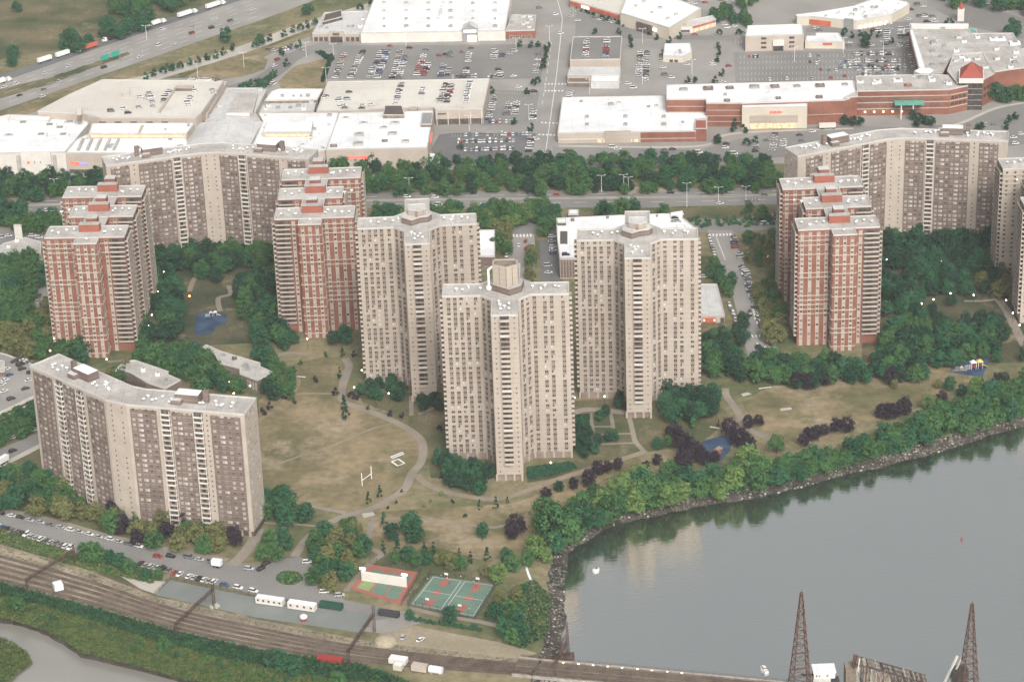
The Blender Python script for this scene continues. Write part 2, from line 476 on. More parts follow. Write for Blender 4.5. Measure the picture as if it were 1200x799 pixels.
mb.poly([(WEST, 200, -2.6), (-20, 200, -2.6), (-20, 1250, -2.6), (WEST, 1250, -2.6)], 'creek water')
put('creek_water', mb, kind='structure')

LAYER = [0.0]
def sheet(name, px, mt, z, world_pts=False):
    pl = px if world_pts else [G(*p) for p in px]
    LAYER[0] += 0.0006; z += LAYER[0]
    if area(pl) < 0: pl = pl[::-1]
    mb = MB(); mb.poly([(p[0], p[1], z) for p in pl], mt)
    return put(name, mb, kind='structure')
def smooth(pts, sub=6):
    out = []
    for i in range(len(pts) - 1):
        p0 = pts[max(0, i - 1)]; p1 = pts[i]; p2 = pts[i + 1]; p3 = pts[min(len(pts) - 1, i + 2)]
        for k in range(sub):
            t = k / sub
            out.append(tuple(0.5 * ((2 * p1[j]) + (-p0[j] + p2[j]) * t + (2 * p0[j] - 5 * p1[j] + 4 * p2[j] - p3[j]) * t * t + (-p0[j] + 3 * p1[j] - 3 * p2[j] + p3[j]) * t ** 3) for j in (0, 1)))
    out.append(tuple(pts[-1]))
    return out
def ribbon_mb(mb, wp, w, z, mt, off=0.0, dash=None):
    L = []
    for i in range(len(wp)):
        a = Vector(wp[max(0, i - 1)]); b = Vector(wp[min(len(wp) - 1, i + 1)])
        t = (b - a).normalized(); nrm = Vector((-t.y, t.x)); c = Vector(wp[i]) + nrm * off
        L.append((c + nrm * w / 2, c - nrm * w / 2))
    acc = 0
    for i in range(len(L) - 1):
        seg = (Vector(wp[i + 1]) - Vector(wp[i])).length
        acc += seg
        if dash and int(acc / dash) % 2: continue
        mb.poly([(*L[i][1], z), (*L[i + 1][1], z), (*L[i + 1][0], z), (*L[i][0], z)], mt)
def ribbon(name, px, w, mt, z, sub=6):
    mb = MB(); ribbon_mb(mb, [G(*p) for p in smooth(px, sub)], w, z, mt)
    return put(name, mb, kind='structure')
def dense(px, step=8.0):
    wp = [G(*p) for p in px]; out = []
    for i in range(len(wp) - 1):
        a, b = Vector(wp[i]), Vector(wp[i + 1]); n = max(1, int((b - a).length / step))
        out += [tuple(a.lerp(b, k / n)) for k in range(n)]
    return out + [wp[-1]]

# lawns and fields
sheet('dry_field', [(303, 470), (345, 425), (385, 418), (410, 440), (405, 470), (440, 485), (480, 500), (497, 520), (490, 550), (475, 575), (440, 595), (395, 600), (345, 590), (306, 560)], 'dry grass', 0.05)
sheet('east_field', [(868, 470), (905, 452), (1000, 447), (1075, 437), (1100, 425), (1150, 445), (1110, 470), (1040, 490), (980, 505), (940, 528), (905, 515), (880, 490)], 'dry grass', 0.05)
sheet('meadow', [(430, 600), (600, 590), (665, 568), (745, 535), (760, 548), (690, 580), (640, 620), (600, 655), (560, 655), (510, 640), (440, 650)], 'dry grass', 0.05)
sheet('courtyard_lawn', [(170, 275), (325, 270), (330, 400), (150, 410)], 'dark grass', 0.05)
sheet('garden_lawn', [(1036, 262), (1240, 262), (1240, 425), (1010, 425), (1010, 330)], 'dark grass', 0.05)
sheet('slope_lawn', [(420, 460), (520, 460), (520, 560), (505, 560), (497, 515), (455, 482), (425, 472)], 'green grass', 0.05)
sheet('riverside_lawn', [(672, 470), (830, 462), (858, 490), (820, 520), (755, 530), (690, 545), (672, 530)], 'green grass', 0.05)
sheet('dark_lawn', [(617, 547), (672, 538), (690, 545), (650, 560), (618, 566)], 'dark grass', 0.08)  # dark green hedge lawn at the tower foot
sheet('street_lawn', [(800, 300), (835, 300), (850, 420), (800, 450)], 'green grass', 0.05)
sheet('west_lawn', [(0, 545), (48, 525), (52, 575), (100, 610), (0, 598)], 'green grass', 0.05)
sheet('verge', [(0, 618), (90, 648), (190, 668), (180, 700), (80, 664), (0, 642)], 'green grass', 0.05)
sheet('highway_verge', [(-60, 152), (0, 131), (120, 93), (262, 56), (360, 24), (440, 4), (470, -30), (480, -30), (440, 10), (330, 50), (260, 76), (170, 95), (118, 95), (40, 132), (0, 150), (-60, 170)], 'dry grass', 0.05)
sheet('far_field', [(-120, 60), (0, 70), (60, 60), (130, 40), (200, 15), (240, -12), (-150, -12)], 'green grass', 0.05)
sheet('ramp_green', [(325, 97), (345, 78), (385, 68), (387, 70), (382, 104), (330, 104)], 'dry grass', 0.14)
sheet('oval_green', [(215, 92), (250, 74), (300, 65), (314, 70), (310, 82), (285, 90), (262, 93)], 'dry grass', 0.14)
sheet('parkway_bank', [(700, 226), (722, 219), (765, 219), (790, 225), (740, 227)], 'pale soil', 0.14)
sheet('parkway_hedge_strip', [(790, 244), (915, 243), (915, 258), (800, 258)], 'green grass', 0.05)
sheet('bare_yard', [(446, 735), (462, 728), (520, 740), (585, 752), (630, 765), (600, 775), (520, 762), (445, 752)], 'pale soil', 0.05)

# the commercial ground: one broad paved apron, with lots over it
sheet('mall_apron', [(-60, 215), (-60, 160), (40, 132), (118, 95), (262, 90), (345, 50), (440, 12), (470, -14), (1260, -14), (1260, 170), (1240, 205), (915, 192), (500, 200), (380, 215), (130, 215)], 'old asphalt', 0.05)
sheet('parking_lot', [(388, 54), (640, 52), (634, 92), (545, 94), (384, 93), (396, 62)], 'asphalt', 0.12)
sheet('parking_lot', [(515, 158), (535, 156), (628, 157), (622, 192), (512, 192), (505, 175)], 'dark asphalt', 0.12)
sheet('parking_lot', [(580, 106), (632, 108), (626, 146), (562, 147)], 'asphalt', 0.12)
sheet('parking_lot', [(860, 62), (1000, 60), (1068, 56), (1075, 92), (1000, 95), (862, 97)], 'asphalt', 0.12)
sheet('parking_lot', [(732, 52), (842, 52), (842, 97), (730, 97)], 'old asphalt', 0.12)
sheet('parking_lot', [(675, 12), (700, 20), (790, 42), (860, 42), (860, 48), (674, 44)], 'asphalt', 0.12)
sheet('parking_lot', [(945, 33), (1000, 28), (1070, 26), (1068, 55), (992, 58), (990, 42), (945, 38)], 'asphalt', 0.12)
sheet('parking_lot', [(-10, 268), (52, 268), (52, 292), (-10, 292)], 'asphalt', 0.12)
sheet('parking_lot', [(632, 282), (652, 278), (658, 329), (634, 331)], 'dark asphalt', 0.12)
sheet('far_road', [(1110, -10), (1160, 10), (1260, 40), (1260, 55), (1195, 45), (1130, 30), (1090, 8), (1080, -10)], 'asphalt', 0.12)
sheet('platform_lot', [(197, 679), (182, 697), (300, 723.5), (422, 741.5), (440, 722), (400, 713), (300, 700), (250, 690)], 'platform grey', 0.14)
sheet('court_road', [(405, 713), (480, 716), (500, 728), (447, 742), (400, 736)], 'old asphalt', 0.10)
sheet('tree_pit_path', [(141, 675), (198, 682), (183, 696), (165, 690)], 'concrete', 0.12)

# roads
sheet('highway', [(-90, 121), (0, 90), (50, 73), (100, 56), (200, 22), (300, -12), (420, -50), (520, -60), (400, -12), (360, 4), (300, 26), (250, 43), (170, 71), (100, 95), (50, 113), (0, 130), (-90, 162)], 'old asphalt', 0.10)
sheet('highway_shoulder', [(-90, 119), (0, 89), (50, 72), (100, 55), (200, 21), (300, -13), (300, -5), (200, 28), (100, 62), (50, 80), (0, 97), (-90, 128)], 'dark asphalt', 0.15)
sheet('highway_median', [(-60, 123), (0, 105), (55, 92), (105, 75), (150, 61), (152, 64), (110, 80), (60, 99), (0, 116), (-60, 137)], 'green grass', 0.15)
mb = MB()
for off in (0.30, 0.42, 0.54, 0.70, 0.84):
    top_ = [(-60, 111), (0, 90), (100, 56), (200, 22), (300, -12)]; bot_ = [(-60, 151), (0, 130), (100, 95), (200, 61), (300, 26)]
    ribbon_mb(mb, dense([(a[0], a[1] + (b[1] - a[1]) * off) for a, b in zip(top_, bot_)], 4), 0.3, 0.2, 'paint white', dash=9)
put('highway_lane_marking', mb, kind='structure')
ribbon('frontage_road', [(150, 97), (175, 92), (215, 80), (260, 66), (300, 53), (350, 34), (400, 18), (445, 4), (470, -14)], 15, 'concrete', 0.13)
ribbon('ramp_road', [(262, 108), (300, 96), (322, 84), (345, 66), (380, 54), (400, 53)], 15, 'asphalt', 0.11)
sheet('parkway', [(-60, 234), (0, 233), (75, 231), (420, 227), (600, 224), (800, 221.5), (915, 219.5), (1260, 211), (1260, 231), (915, 240), (800, 242), (760, 244), (600, 243.5), (420, 243.5), (75, 248), (0, 252), (-60, 254)], 'asphalt', 0.12)
mb = MB()
for a, b in (((-60, 244), (1260, 221.5)),):
    ribbon_mb(mb, dense([(-60, 243.5), (75, 240), (420, 235.5), (800, 231.5), (1260, 221.5)], 20), 1.0, 0.9, 'concrete')
    ribbon_mb(mb, dense([(-60, 243.5), (75, 240), (420, 235.5), (800, 231.5), (1260, 221.5)], 20), 2.4, 0.17, 'concrete')
put('parkway_median', mb, kind='structure')
mb = MB()
for k in (0.25, 0.74):
    T_ = [(-60, 234), (75, 231), (420, 227), (800, 221.5), (1260, 211)]; B_ = [(-60, 254), (75, 248), (420, 243.5), (800, 242), (1260, 231)]
    ribbon_mb(mb, dense([(a[0], a[1] + (b[1] - a[1]) * k) for a, b in zip(T_, B_)], 4), 0.3, 0.17, 'paint white', dash=8)
put('parkway_lane_marking', mb, kind='structure')
sheet('mall_street', [(628, -12), (672, -12), (676, 15), (673, 40), (668, 60), (664, 100), (658, 130), (655, 165), (650, 197), (622, 197), (630, 150), (634, 110), (640, 80), (645, 50), (642, 22)], 'old asphalt', 0.11)
mb = MB()
ribbon_mb(mb, dense([(650, -12), (659, 22), (657, 45), (652, 90), (645, 140), (637, 196)], 4), 0.4, 0.2, 'paint white', dash=None)
ribbon_mb(mb, dense([(656, 50), (649, 100), (645, 125)], 4), 0.3, 0.2, 'paint white', off=-6, dash=8)
for a, b in (((636, 99), (664, 99)), ((632, 144), (656, 145)), ((629, 158), (655, 159)), ((636, 107), (662, 107))):
    ribbon_mb(mb, dense([a, b], 1.2), 2.5, 0.2, 'paint white', dash=1.2)
put('mall_street_marking', mb, kind='structure')
sheet('mall_front_road', [(648, 172), (820, 176), (915, 150), (1000, 148), (1060, 150), (1120, 146), (1170, 128), (1260, 108), (1260, 150), (1240, 165), (1178, 172), (910, 185), (648, 190)], 'asphalt', 0.11)
ribbon('mall_kerb', [(655, 171.5), (815, 172), (860, 157), (1000, 151)], 3.0, 'concrete', 0.18)
ribbon('mall_kerb', [(1100, 151), (1128, 144), (1165, 128), (1200, 121), (1260, 112)], 3.0, 'concrete', 0.18)
ribbon('cross_street', [(520, 268), (600, 269), (650, 266), (800, 265), (870, 264), (915, 258), (1000, 252)], 22, 'asphalt', 0.12)
sheet('tower_street', [(594, 275), (626, 275), (628, 300), (624, 345), (595, 345), (596, 300)], 'old asphalt', 0.13)
sheet('parking_street', [(829, 270), (858, 270), (868, 300), (884, 335), (897, 365), (906, 395), (918, 425), (878, 425), (866, 375), (858, 345), (843, 305)], 'old asphalt', 0.13)
mb = MB()
ribbon_mb(mb, dense([(839, 277), (850, 305)], 3), 0.4, 0.2, 'paint white')
for a, b in (((829, 276), (857, 275)), ((870, 395), (902, 393))):
    ribbon_mb(mb, dense([a, b], 1.0), 3.5, 0.2, 'paint white', dash=1.0)
for a, b in (((595, 277), (625, 276)),):
    ribbon_mb(mb, dense([a, b], 1.0), 4.5, 0.2, 'paint white', dash=1.0)
put('street_marking', mb, kind='structure')
ribbon('west_street', [(75, 285), (60, 305), (52, 330), (44, 360), (32, 390), (15, 415), (-10, 425)], 13, 'old asphalt', 0.12)
sheet('garage_street', [(-60, 548), (0, 526), (45, 507), (70, 498), (70, 512), (48, 521), (0, 542), (-60, 565)], 'asphalt', 0.12)
ribbon('garage_walk', [(-20, 552), (10, 541), (48, 522), (60, 516)], 4, 'concrete', 0.16)
sheet('drive', [(-60, 584), (0, 598), (60, 611), (125, 629), (200, 646), (267, 658), (300, 662), (330, 655), (352, 652), (366, 662), (372, 690), (405, 703), (450, 712), (470, 722), (440, 727), (400, 714), (300, 697), (200, 672), (90, 648), (0, 618), (-60, 603)], 'asphalt', 0.12)
ribbon('drive_kerb', [(-40, 601), (0, 614), (90, 643), (200, 667), (300, 691), (400, 708)], 1.2, 'concrete', 0.25) if False else None
ribbon('drive_walk', [(-40, 587), (0, 596), (60, 609), (125, 627), (200, 644), (267, 656)], 3, 'path', 0.17)
# railway bed and tracks
sheet('railway_bed', [(-90, 615), (0, 638), (87, 662), (180, 698), (300, 725), (425, 750), (600, 771), (650, 776), (646, 796), (600, 791), (400, 775), (300, 760), (207, 740), (100, 710), (0, 685), (-90, 662)], 'ballast', 0.10)
sheet('railway_path', [(-60, 627), (0, 642), (40, 652), (85, 668), (80, 671), (38, 656), (0, 647), (-60, 632)], 'pale soil', 0.14)
TR = []
for k in (0.28, 0.42, 0.56, 0.72, 0.86):
    T_ = [(-90, 615), (0, 638), (100, 667), (200, 702), (300, 725), (425, 750), (600, 771), (820, 791)]
    B_ = [(-90, 662), (0, 685), (100, 710), (200, 738), (300, 760), (425, 778), (600, 791), (820, 806)]
    TR.append([G(a[0], a[1] + (b[1] - a[1]) * k, 0.3) for a, b in zip(T_, B_)])
for i, t in enumerate(TR):
    wp = smooth(t, 40)
    wp = [p for p in wp if p[0] < 22]
    mb = MB()
    ribbon_mb(mb, wp, 2.4, 0.16, 'sleeper', dash=None)
    for o_ in (-0.72, 0.72):
        ribbon_mb(mb, wp, 0.16, 0.34, 'rail rust', off=o_)
    put('railway_track', mb, kind='structure')

# paths
PATHS = [
 ([(404, 420), (409, 430), (402, 450), (402.5, 470), (425, 479), (460, 493), (485, 507.5), (495, 520), (494, 540), (482, 556), (475, 572), (455, 586), (430, 598), (400, 606), (375, 619), (357, 634), (345, 652)], 4.4, 'path'),
 ([(357, 591), (380, 596), (405, 601)], 3, 'path'),
 ([(488, 556), (500, 567), (525, 577), (550, 582), (575, 585), (600, 581), (650, 563), (700, 547), (757, 529)], 4, 'dirt path'),
 ([(460, 496), (435, 503), (385, 524), (350, 535), (305, 551)], 1.8, 'dirt path'),
 ([(757, 531), (745, 518), (742, 508), (737, 487)], 2.6, 'path'),
 ([(692, 484), (694, 500), (696, 520)], 2, 'path'), ([(715, 482), (719, 502)], 2, 'path'),
 ([(692, 500), (719, 500)], 1.6, 'path'), ([(705, 509), (743, 508)], 1.6, 'path'), ([(668, 522), (745, 519)], 1.6, 'path'),
 ([(672, 484), (690, 480), (737, 484)], 5, 'path'),
 ([(850, 455), (852, 465), (866, 485), (873, 500), (891, 510), (905, 515)], 4, 'path'),
 ([(430, 607), (500, 609), (545, 614), (575, 618), (600, 614), (620, 608)], 2.6, 'dirt path'),
 ([(437, 609), (432, 625), (432, 641), (447, 649), (435, 659), (420, 675), (405, 693)], 3, 'path'),
 ([(302, 620), (297, 634), (285, 650), (272, 662)], 6, 'path'),
 ([(365, 417), (340, 414), (310, 420)], 2.4, 'path'),
 ([(1165, 345), (1180, 365), (1195, 395), (1215, 430)], 5, 'path'),
 ([(1045, 313), (1060, 311), (1072, 310)], 2.4, 'path'), ([(1130, 353), (1150, 353), (1168, 351)], 2.4, 'path'),
 ([(1070, 445), (1080, 440), (1090, 436)], 3.5, 'path'),
 ([(593, 552), (578, 535), (573, 530)], 2, 'path'), ([(482, 464), (482, 487)], 2.4, 'path'), ([(490, 486), (515, 475)], 2, 'path'),
 ([(222, 342), (226, 330), (233, 318), (225, 312)], 3, 'dirt path'), ([(258, 365), (256, 350), (270, 345), (268, 335)], 3, 'path'),
 ([(616, 662), (619, 672), (625, 690), (620, 708), (612, 735)], 1.2, 'paint white'),
 ([(480, 712), (520, 722), (560, 728), (600, 738)], 3, 'path'),
 ([(300, 601), (308, 612), (340, 614), (375, 617)], 2, 'path'),
 ([(1040, 491), (1075, 480), (1085, 476)], 2, 'dirt path'),
 ([(1025, 455), (1060, 450)], 1.4, 'dirt path'),
 ([(330, 472), (350, 462), (395, 462)], 2.2, 'dirt path'), ([(335, 430), (350, 446), (345, 460)], 2.2, 'dirt path'),
 ([(180, 302), (200, 304), (225, 300)], 2.2, 'path'), ([(125, 424), (150, 423)], 2.2, 'path'),
]
for i, (px, w, mt) in enumerate(PATHS):
    ribbon('path', px, w, mt, 0.13 + 0.003 * i)
# courts, playground floors, field markings
sheet('playground_floor', [(229, 371), (232, 368), (240, 366.5), (265, 368), (266, 371), (264, 380), (253, 382), (249, 391), (229, 394), (228, 383)], 'play blue', 0.2)
sheet('playground_floor', [(824, 517), (846, 510), (858, 513), (856, 528), (845, 540), (828, 540), (820, 526)], 'play blue', 0.2)
sheet('playground_floor', [(1120, 417), (1161, 420), (1151, 442), (1113, 437)], 'play blue', 0.2)
sheet('garden_island', [(339 + 15.5 * math.cos(t * PI / 8), 677 + 8.5 * math.sin(t * PI / 8)) for t in range(16)], 'green grass', 0.24)
sheet('ball_court', [(435, 661.5), (492, 671), (469, 709), (410, 690)], 'court red', 0.16)
def quadpt(q, u, v):
    a, b, c, d = [Vector(G(*p)) for p in q]
    return (a.lerp(b, u)).lerp(d.lerp(c, u), v)
HB = [(435, 661.5), (492, 671), (469, 709), (410, 690)]
for j, u0 in enumerate((0.10, 0.38, 0.65)):
    q = [tuple(quadpt(HB, u0, 0.53)), tuple(quadpt(HB, u0 + 0.24, 0.53)), tuple(quadpt(HB, u0 + 0.24, 0.9)), tuple(quadpt(HB, u0, 0.9))]
    sheet('court_bay', q, 'court lime' if j == 0 else 'court green', 0.2, True)
    q = [tuple(quadpt(HB, u0, 0.16)), tuple(quadpt(HB, u0 + 0.24, 0.16)), tuple(quadpt(HB, u0 + 0.24, 0.36)), tuple(quadpt(HB, u0, 0.36))]
    sheet('court_bay', q, 'court green', 0.2, True)
BK = [(507, 674.5), (580.5, 685), (556, 723.5), (480, 708.5)]
sheet('basketball_court', BK, 'court green', 0.16)
mb = MB()
def bl(u0, v0, u1, v1, w=0.18, mt='paint white', z=0.24):
    a = quadpt(BK, u0, v0); b = quadpt(BK, u1, v1)
    ribbon_mb(mb, [tuple(a), tuple(b)], w, z, mt)
for s in (0.0, 0.5):
    for a_, b_, c_, d_ in ((.03, .04, .47, .04), (.03, .96, .47, .96), (.03, .04, .03, .96), (.47, .04, .47, .96), (.03, .5, .47, .5)):
        bl(s + a_, b_, s + c_, d_)
    for vc in (0.14, 0.86):
        q = [quadpt(BK, s + .19, vc - .10), quadpt(BK, s + .31, vc - .10), quadpt(BK, s + .31, vc + .10), quadpt(BK, s + .19, vc + .10)]
        mb.poly([(p.x, p.y, 0.21) for p in q], 'court red')
    c = quadpt(BK, s + .25, .5)
    mb.poly([(c.x + 2.2 * math.cos(t * PI / 8), c.y + 2.2 * math.sin(t * PI / 8), 0.21) for t in range(16)], 'court red')
    for vc in (0.24, 0.76):
        c = quadpt(BK, s + .25, vc)
        mb.poly([(c.x + 1.8 * math.cos(t * PI / 8), c.y + 1.8 * math.sin(t * PI / 8), 0.228) for t in range(16)], 'court red')
put('court_marking', mb, kind='structure')
for q in ([(459, 541), (467, 538), (474, 543), (466, 546)], [(458, 535.5), (472, 530), (473, 532), (460, 537)]):
    mb = MB(); wp = [G(*p) for p in q]
    ribbon_mb(mb, wp + [wp[0]], 1.1, 0.2, 'paint white')
    put('field_marking', mb, kind='structure')
for q in ([(868, 462), (876, 460), (881, 462), (871, 465)], [(914, 479), (927, 477.5), (928, 480), (915, 482)], [(424, 602), (437, 600), (440, 604), (426, 607)]):
    sheet('bare_patch', q, 'concrete', 0.2)
sheet('tile_roof_patch', [(346, 440), (357, 439), (361, 445), (350, 448)], 'concrete', 0.2) if False else None
# parking bay lines of the two large empty lots
mb = MB()
def bays(a, b, n, c, d):
    for i in range(n + 1):
        t = i / n
        p = G(a[0] + (b[0] - a[0]) * t, a[1] + (b[1] - a[1]) * t); q = G(c[0] + (d[0] - c[0]) * t, c[1] + (d[1] - c[1]) * t)
        ribbon_mb(mb, [p, q], 0.14, 0.2, 'paint white')
for k in range(5):
    y = 66 + k * 6.6
    bays((868, y), (1060, y - 3), 44, (867.5, y + 3.0), (1060, y + 0.0))
bays((862, 48.5), (869, 48), 2, (862, 52), (869, 51))
bays((580, 108), (628, 109.5), 16, (579, 110.5), (627, 112))
bays((530, 158), (622, 157), 26, (529, 161), (622, 160))
put('bay_marking', mb, kind='structure')
# ------------------------------------------------------------------ building helpers
CAMP = Vector((0, 0, CAM_H))
VAR = {}
def variant(key, fn):
    if key not in VAR:
        mb = MB(); fn(mb); VAR[key] = (mb, mb.mesh(key))
    return VAR[key]
def win_fn(w, h, pane, frame='trim beige', split=True, spand=None, pane2=None):
    def f(mb):
        mb.box(0, -0.04, -h / 2, w, 0.08, h, frame)
        e = 0.1
        def pane_(x0, x1, z0, z1, mt):
            mb.poly([(x0, -0.1, z0), (x1, -0.1, z0), (x1, -0.1, z1), (x0, -0.1, z1)], mt)
        if split:
            pane_(-w / 2 + e, -e / 2, -h / 2 + e, h / 2 - e, pane); pane_(e / 2, w / 2 - e, -h / 2 + e, h / 2 - e, pane2 or pane)
        else:
            pane_(-w / 2 + e, w / 2 - e, -h / 2 + e, h / 2 - e, pane)
        if spand:
            mb.box(0, -0.03, -h / 2 - spand, w, 0.06, spand - 0.01, 'spandrel')
    return f
def scatter_parts(root, name, specs, cap=100, label=None):
    """specs: (x, y, z, rz, key); the ones nearest the viewer become parts, the rest one mesh"""
    M0 = root.matrix_basis if root.parent is None else root.matrix_world
    Mw = Matrix.Translation(root.location) @ Matrix.Rotation(root.rotation_euler.z, 4, 'Z') @ Matrix.Diagonal((*root.scale, 1))
    def dist(s):
        return (Mw @ Vector((s[0], s[1], s[2])) - CAMP).length
    specs = sorted(specs, key=dist)
    for s in specs[:cap]:
        o = bpy.data.objects.new(name, VAR[s[4]][1]); COL.objects.link(o); o.parent = root
        o.location = s[:3]; o.rotation_euler = (0, 0, s[3])
    if len(specs) > cap:
        mb = MB()
        for s in specs[cap:]:
            mb.add(VAR[s[4]][0], Matrix.Translation(s[:3]) @ Matrix.Rotation(s[3], 4, 'Z'))
        put(name, mb, root, kind='stuff')
def rim(mb, pl, z, h=0.8, t=0.35, mt='parapet'):
    if area(pl) < 0: pl = pl[::-1]
    n = len(pl)
    for i in range(n):
        a = Vector(pl[i]); b = Vector(pl[(i + 1) % n]); d = (b - a)
        if d.length < 0.5: continue
        d.normalize(); nn = Vector((d.y, -d.x))
        q = [a + nn * 0.08 - d * 0.0, b + nn * 0.08, b - nn * t - d * 0.0, a - nn * t]
        mb.prism([tuple(x) for x in q], z - 0.25, z + h, mt)
def facing(p, q):
    """rotation that turns a piece facing -y to face out of the wall from p to q (seen from outside, left to right)"""
    return math.atan2(q[1] - p[1], q[0] - p[0])
def along(p, q, u, out=0.0):
    d = Vector((q[0] - p[0], q[1] - p[1])); L = d.length; d.normalize(); n = Vector((d.y, -d.x))
    r = Vector(p) + d * u + n * out
    return (r.x, r.y)
def panel(mb, p, q, u0, u1, z0, z1, t, mt):
    a = along(p, q, u0, -0.02); b = along(p, q, u1, -0.02); c = along(p, q, u1, t); d = along(p, q, u0, t)
    mb.prism([d, c, b, a], z0, z1, mt, None, True)
FH = 2.72
# window kinds
variant('tw0', win_fn(1.9, 1.45, 'glass dark', spand=0.0))
variant('tw1', win_fn(1.9, 1.45, 'glass dark', spand=1.2))
variant('tw2', win_fn(1.9, 1.45, 'glass mid', spand=1.2, pane2='glass dark'))
variant('tw3', win_fn(1.9, 1.45, 'glass dark', pane2='blind'))
variant('tw4', win_fn(1.9, 1.45, 'blind white', pane2='blind'))
variant('dot', win_fn(0.9, 1.0, 'glass dark', split=False))
variant('dot1', win_fn(0.9, 1.0, 'glass mid', split=False))
variant('cw0', win_fn(1.5, 1.35, 'blind', 'trim beige'))
variant('cw1', win_fn(1.5, 1.35, 'glass mid', 'trim beige'))
variant('cw2', win_fn(1.3, 1.3, 'glass dark', 'spandrel'))
variant('cw3', win_fn(2.4, 1.35, 'blind', 'trim beige', pane2='blind white'))
variant('cw4', win_fn(2.2, 1.35, 'blind white', 'trim beige'))
variant('rw0', win_fn(1.5, 1.3, 'glass dark', 'trim beige', split=False))
variant('rw1', win_fn(1.5, 1.3, 'glass mid', 'trim beige', split=False))
variant('rw2', win_fn(1.5, 1.3, 'blind', 'trim beige', split=False))
def balc_fn(w, d, front='trim beige', back='recess', glass='glass dark', postm=None, hf=1.25):
    def f(mb):
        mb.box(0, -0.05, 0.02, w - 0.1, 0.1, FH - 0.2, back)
        mb.poly([(-w * .3, -0.12, 0.3), (w * .1, -0.12, 0.3), (w * .1, -0.12, 2.1), (-w * .3, -0.12, 2.1)], glass)
        mb.box(0, -d / 2 - 0.1, -0.12, w, d, 0.2, 'trim beige')
        mb.box(0, -d - 0.08, 0.08, w, 0.1, hf, front)
        for s in (-1, 1):
            mb.box(s * (w / 2 - 0.05), -d / 2 - 0.06, 0.08, 0.1, d - 0.1, hf, front)
        if postm:
            for s in (-1, 1):
                mb.box(s * (w / 2 - 0.1), -d - 0.1, 0.08, 0.28, 0.22, FH - 0.2, postm)
    return f
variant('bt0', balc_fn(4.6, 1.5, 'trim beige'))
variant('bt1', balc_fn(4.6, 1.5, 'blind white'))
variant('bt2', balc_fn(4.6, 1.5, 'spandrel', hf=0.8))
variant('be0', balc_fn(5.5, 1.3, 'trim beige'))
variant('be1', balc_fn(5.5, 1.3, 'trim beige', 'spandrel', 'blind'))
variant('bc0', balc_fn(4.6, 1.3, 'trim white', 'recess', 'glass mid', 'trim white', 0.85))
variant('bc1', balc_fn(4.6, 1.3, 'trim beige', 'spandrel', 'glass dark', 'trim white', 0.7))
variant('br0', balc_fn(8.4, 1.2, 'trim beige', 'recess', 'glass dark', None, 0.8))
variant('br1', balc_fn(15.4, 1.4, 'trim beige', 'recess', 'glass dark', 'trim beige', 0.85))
def vent_fn(mb):
    mb.bar((0, 0, 0), (0, 0, 1.0), 0.55, 'grey metal', 6)
    mb.ball((0, 0, 1.3), 0.75, 'white metal', 0.55, 8, 4)
variant('vent', vent_fn)
def pipe_fn(mb):
    mb.bar((0, 0, 0), (0, 0, 1.2), 0.35, 'white metal', 6)
    mb.box(0, 0, 1.0, 1.5, 0.9, 0.7, 'white metal')
variant('vent2', pipe_fn)

def tower_windows(P, Hb, floors):
    W = []; B = []
    L, W_, P_, CH = P
    base = Hb - floors * FH
    def col(p, q, u, f0=0, f1=floors, dots=False):
        r = facing(p, q); x, y = along(p, q, u)
        run = 0
        for k in range(f0, f1):
            z = base + (k + 0.55) * FH
            if dots:
                if random.random() < 0.22: continue
                W.append((x, y, z, r, 'dot' if random.random() < .5 else 'dot1'))
            else:
                c = random.random()
                key = 'tw1' if c < .50 else 'tw2' if c < .66 else 'tw0' if c < .84 else 'tw3' if c < .94 else 'tw4'
                W.append((x, y, z, r, key))
    LW = L - P_ - CH
    a, b = (-L, -W_), (-P_ - CH, -W_)
    for u in (3.0, 6.2, 9.4, 12.6, 16.6): col(a, b, u)
    a, b = (-P_ - CH, -W_), (-P_, -W_ - CH)
    for u in (2.0, 5.6): col(a, b, u)
    a, b = (-P_, -W_ - CH), (-P_, -L)
    for u in (3.0, 8.0, 13.5): col(b, a, 0.0) if False else None
    for s in (-1, 1):
        p, q = ((-P_, -W_ - CH), (-P_, -L)) if s < 0 else ((P_, -L), (P_, -W_ - CH))
        for u in (3.2, 7.5, 12.5): col(p, q, u)
    a, b = (P_, -W_ - CH), (P_ + CH, -W_)
    for u in (2.4, 6.0): col(a, b, u)
    a, b = (P_ + CH, -W_), (L, -W_)
    for u in (1.8, 7.0, 10.4, 16.0): col(a, b, u)
    a, b = (-P_, -L), (P_, -L)
    for u in (1.9, 11.3): col(a, b, u, dots=True)
    x, y = along(a, b, 6.5)
    for k in range(2, floors):
        B.append((x, y, base + k * FH, 0.0, random.choice(['bt0', 'bt0', 'bt0', 'bt1', 'bt2'])))
    for s in (-1, 1):
        p, q = ((-L, W_), (-L, -W_)) if s < 0 else ((L, -W_), (L, W_))
        u = 2 * W_ - 3.2 if s < 0 else 3.2
        x, y = along(p, q, u)
        for k in range(1, floors):
            B.append((x, y, base + k * FH, facing(p, q), random.choice(['be0', 'be0', 'be1'])))
    return W, B

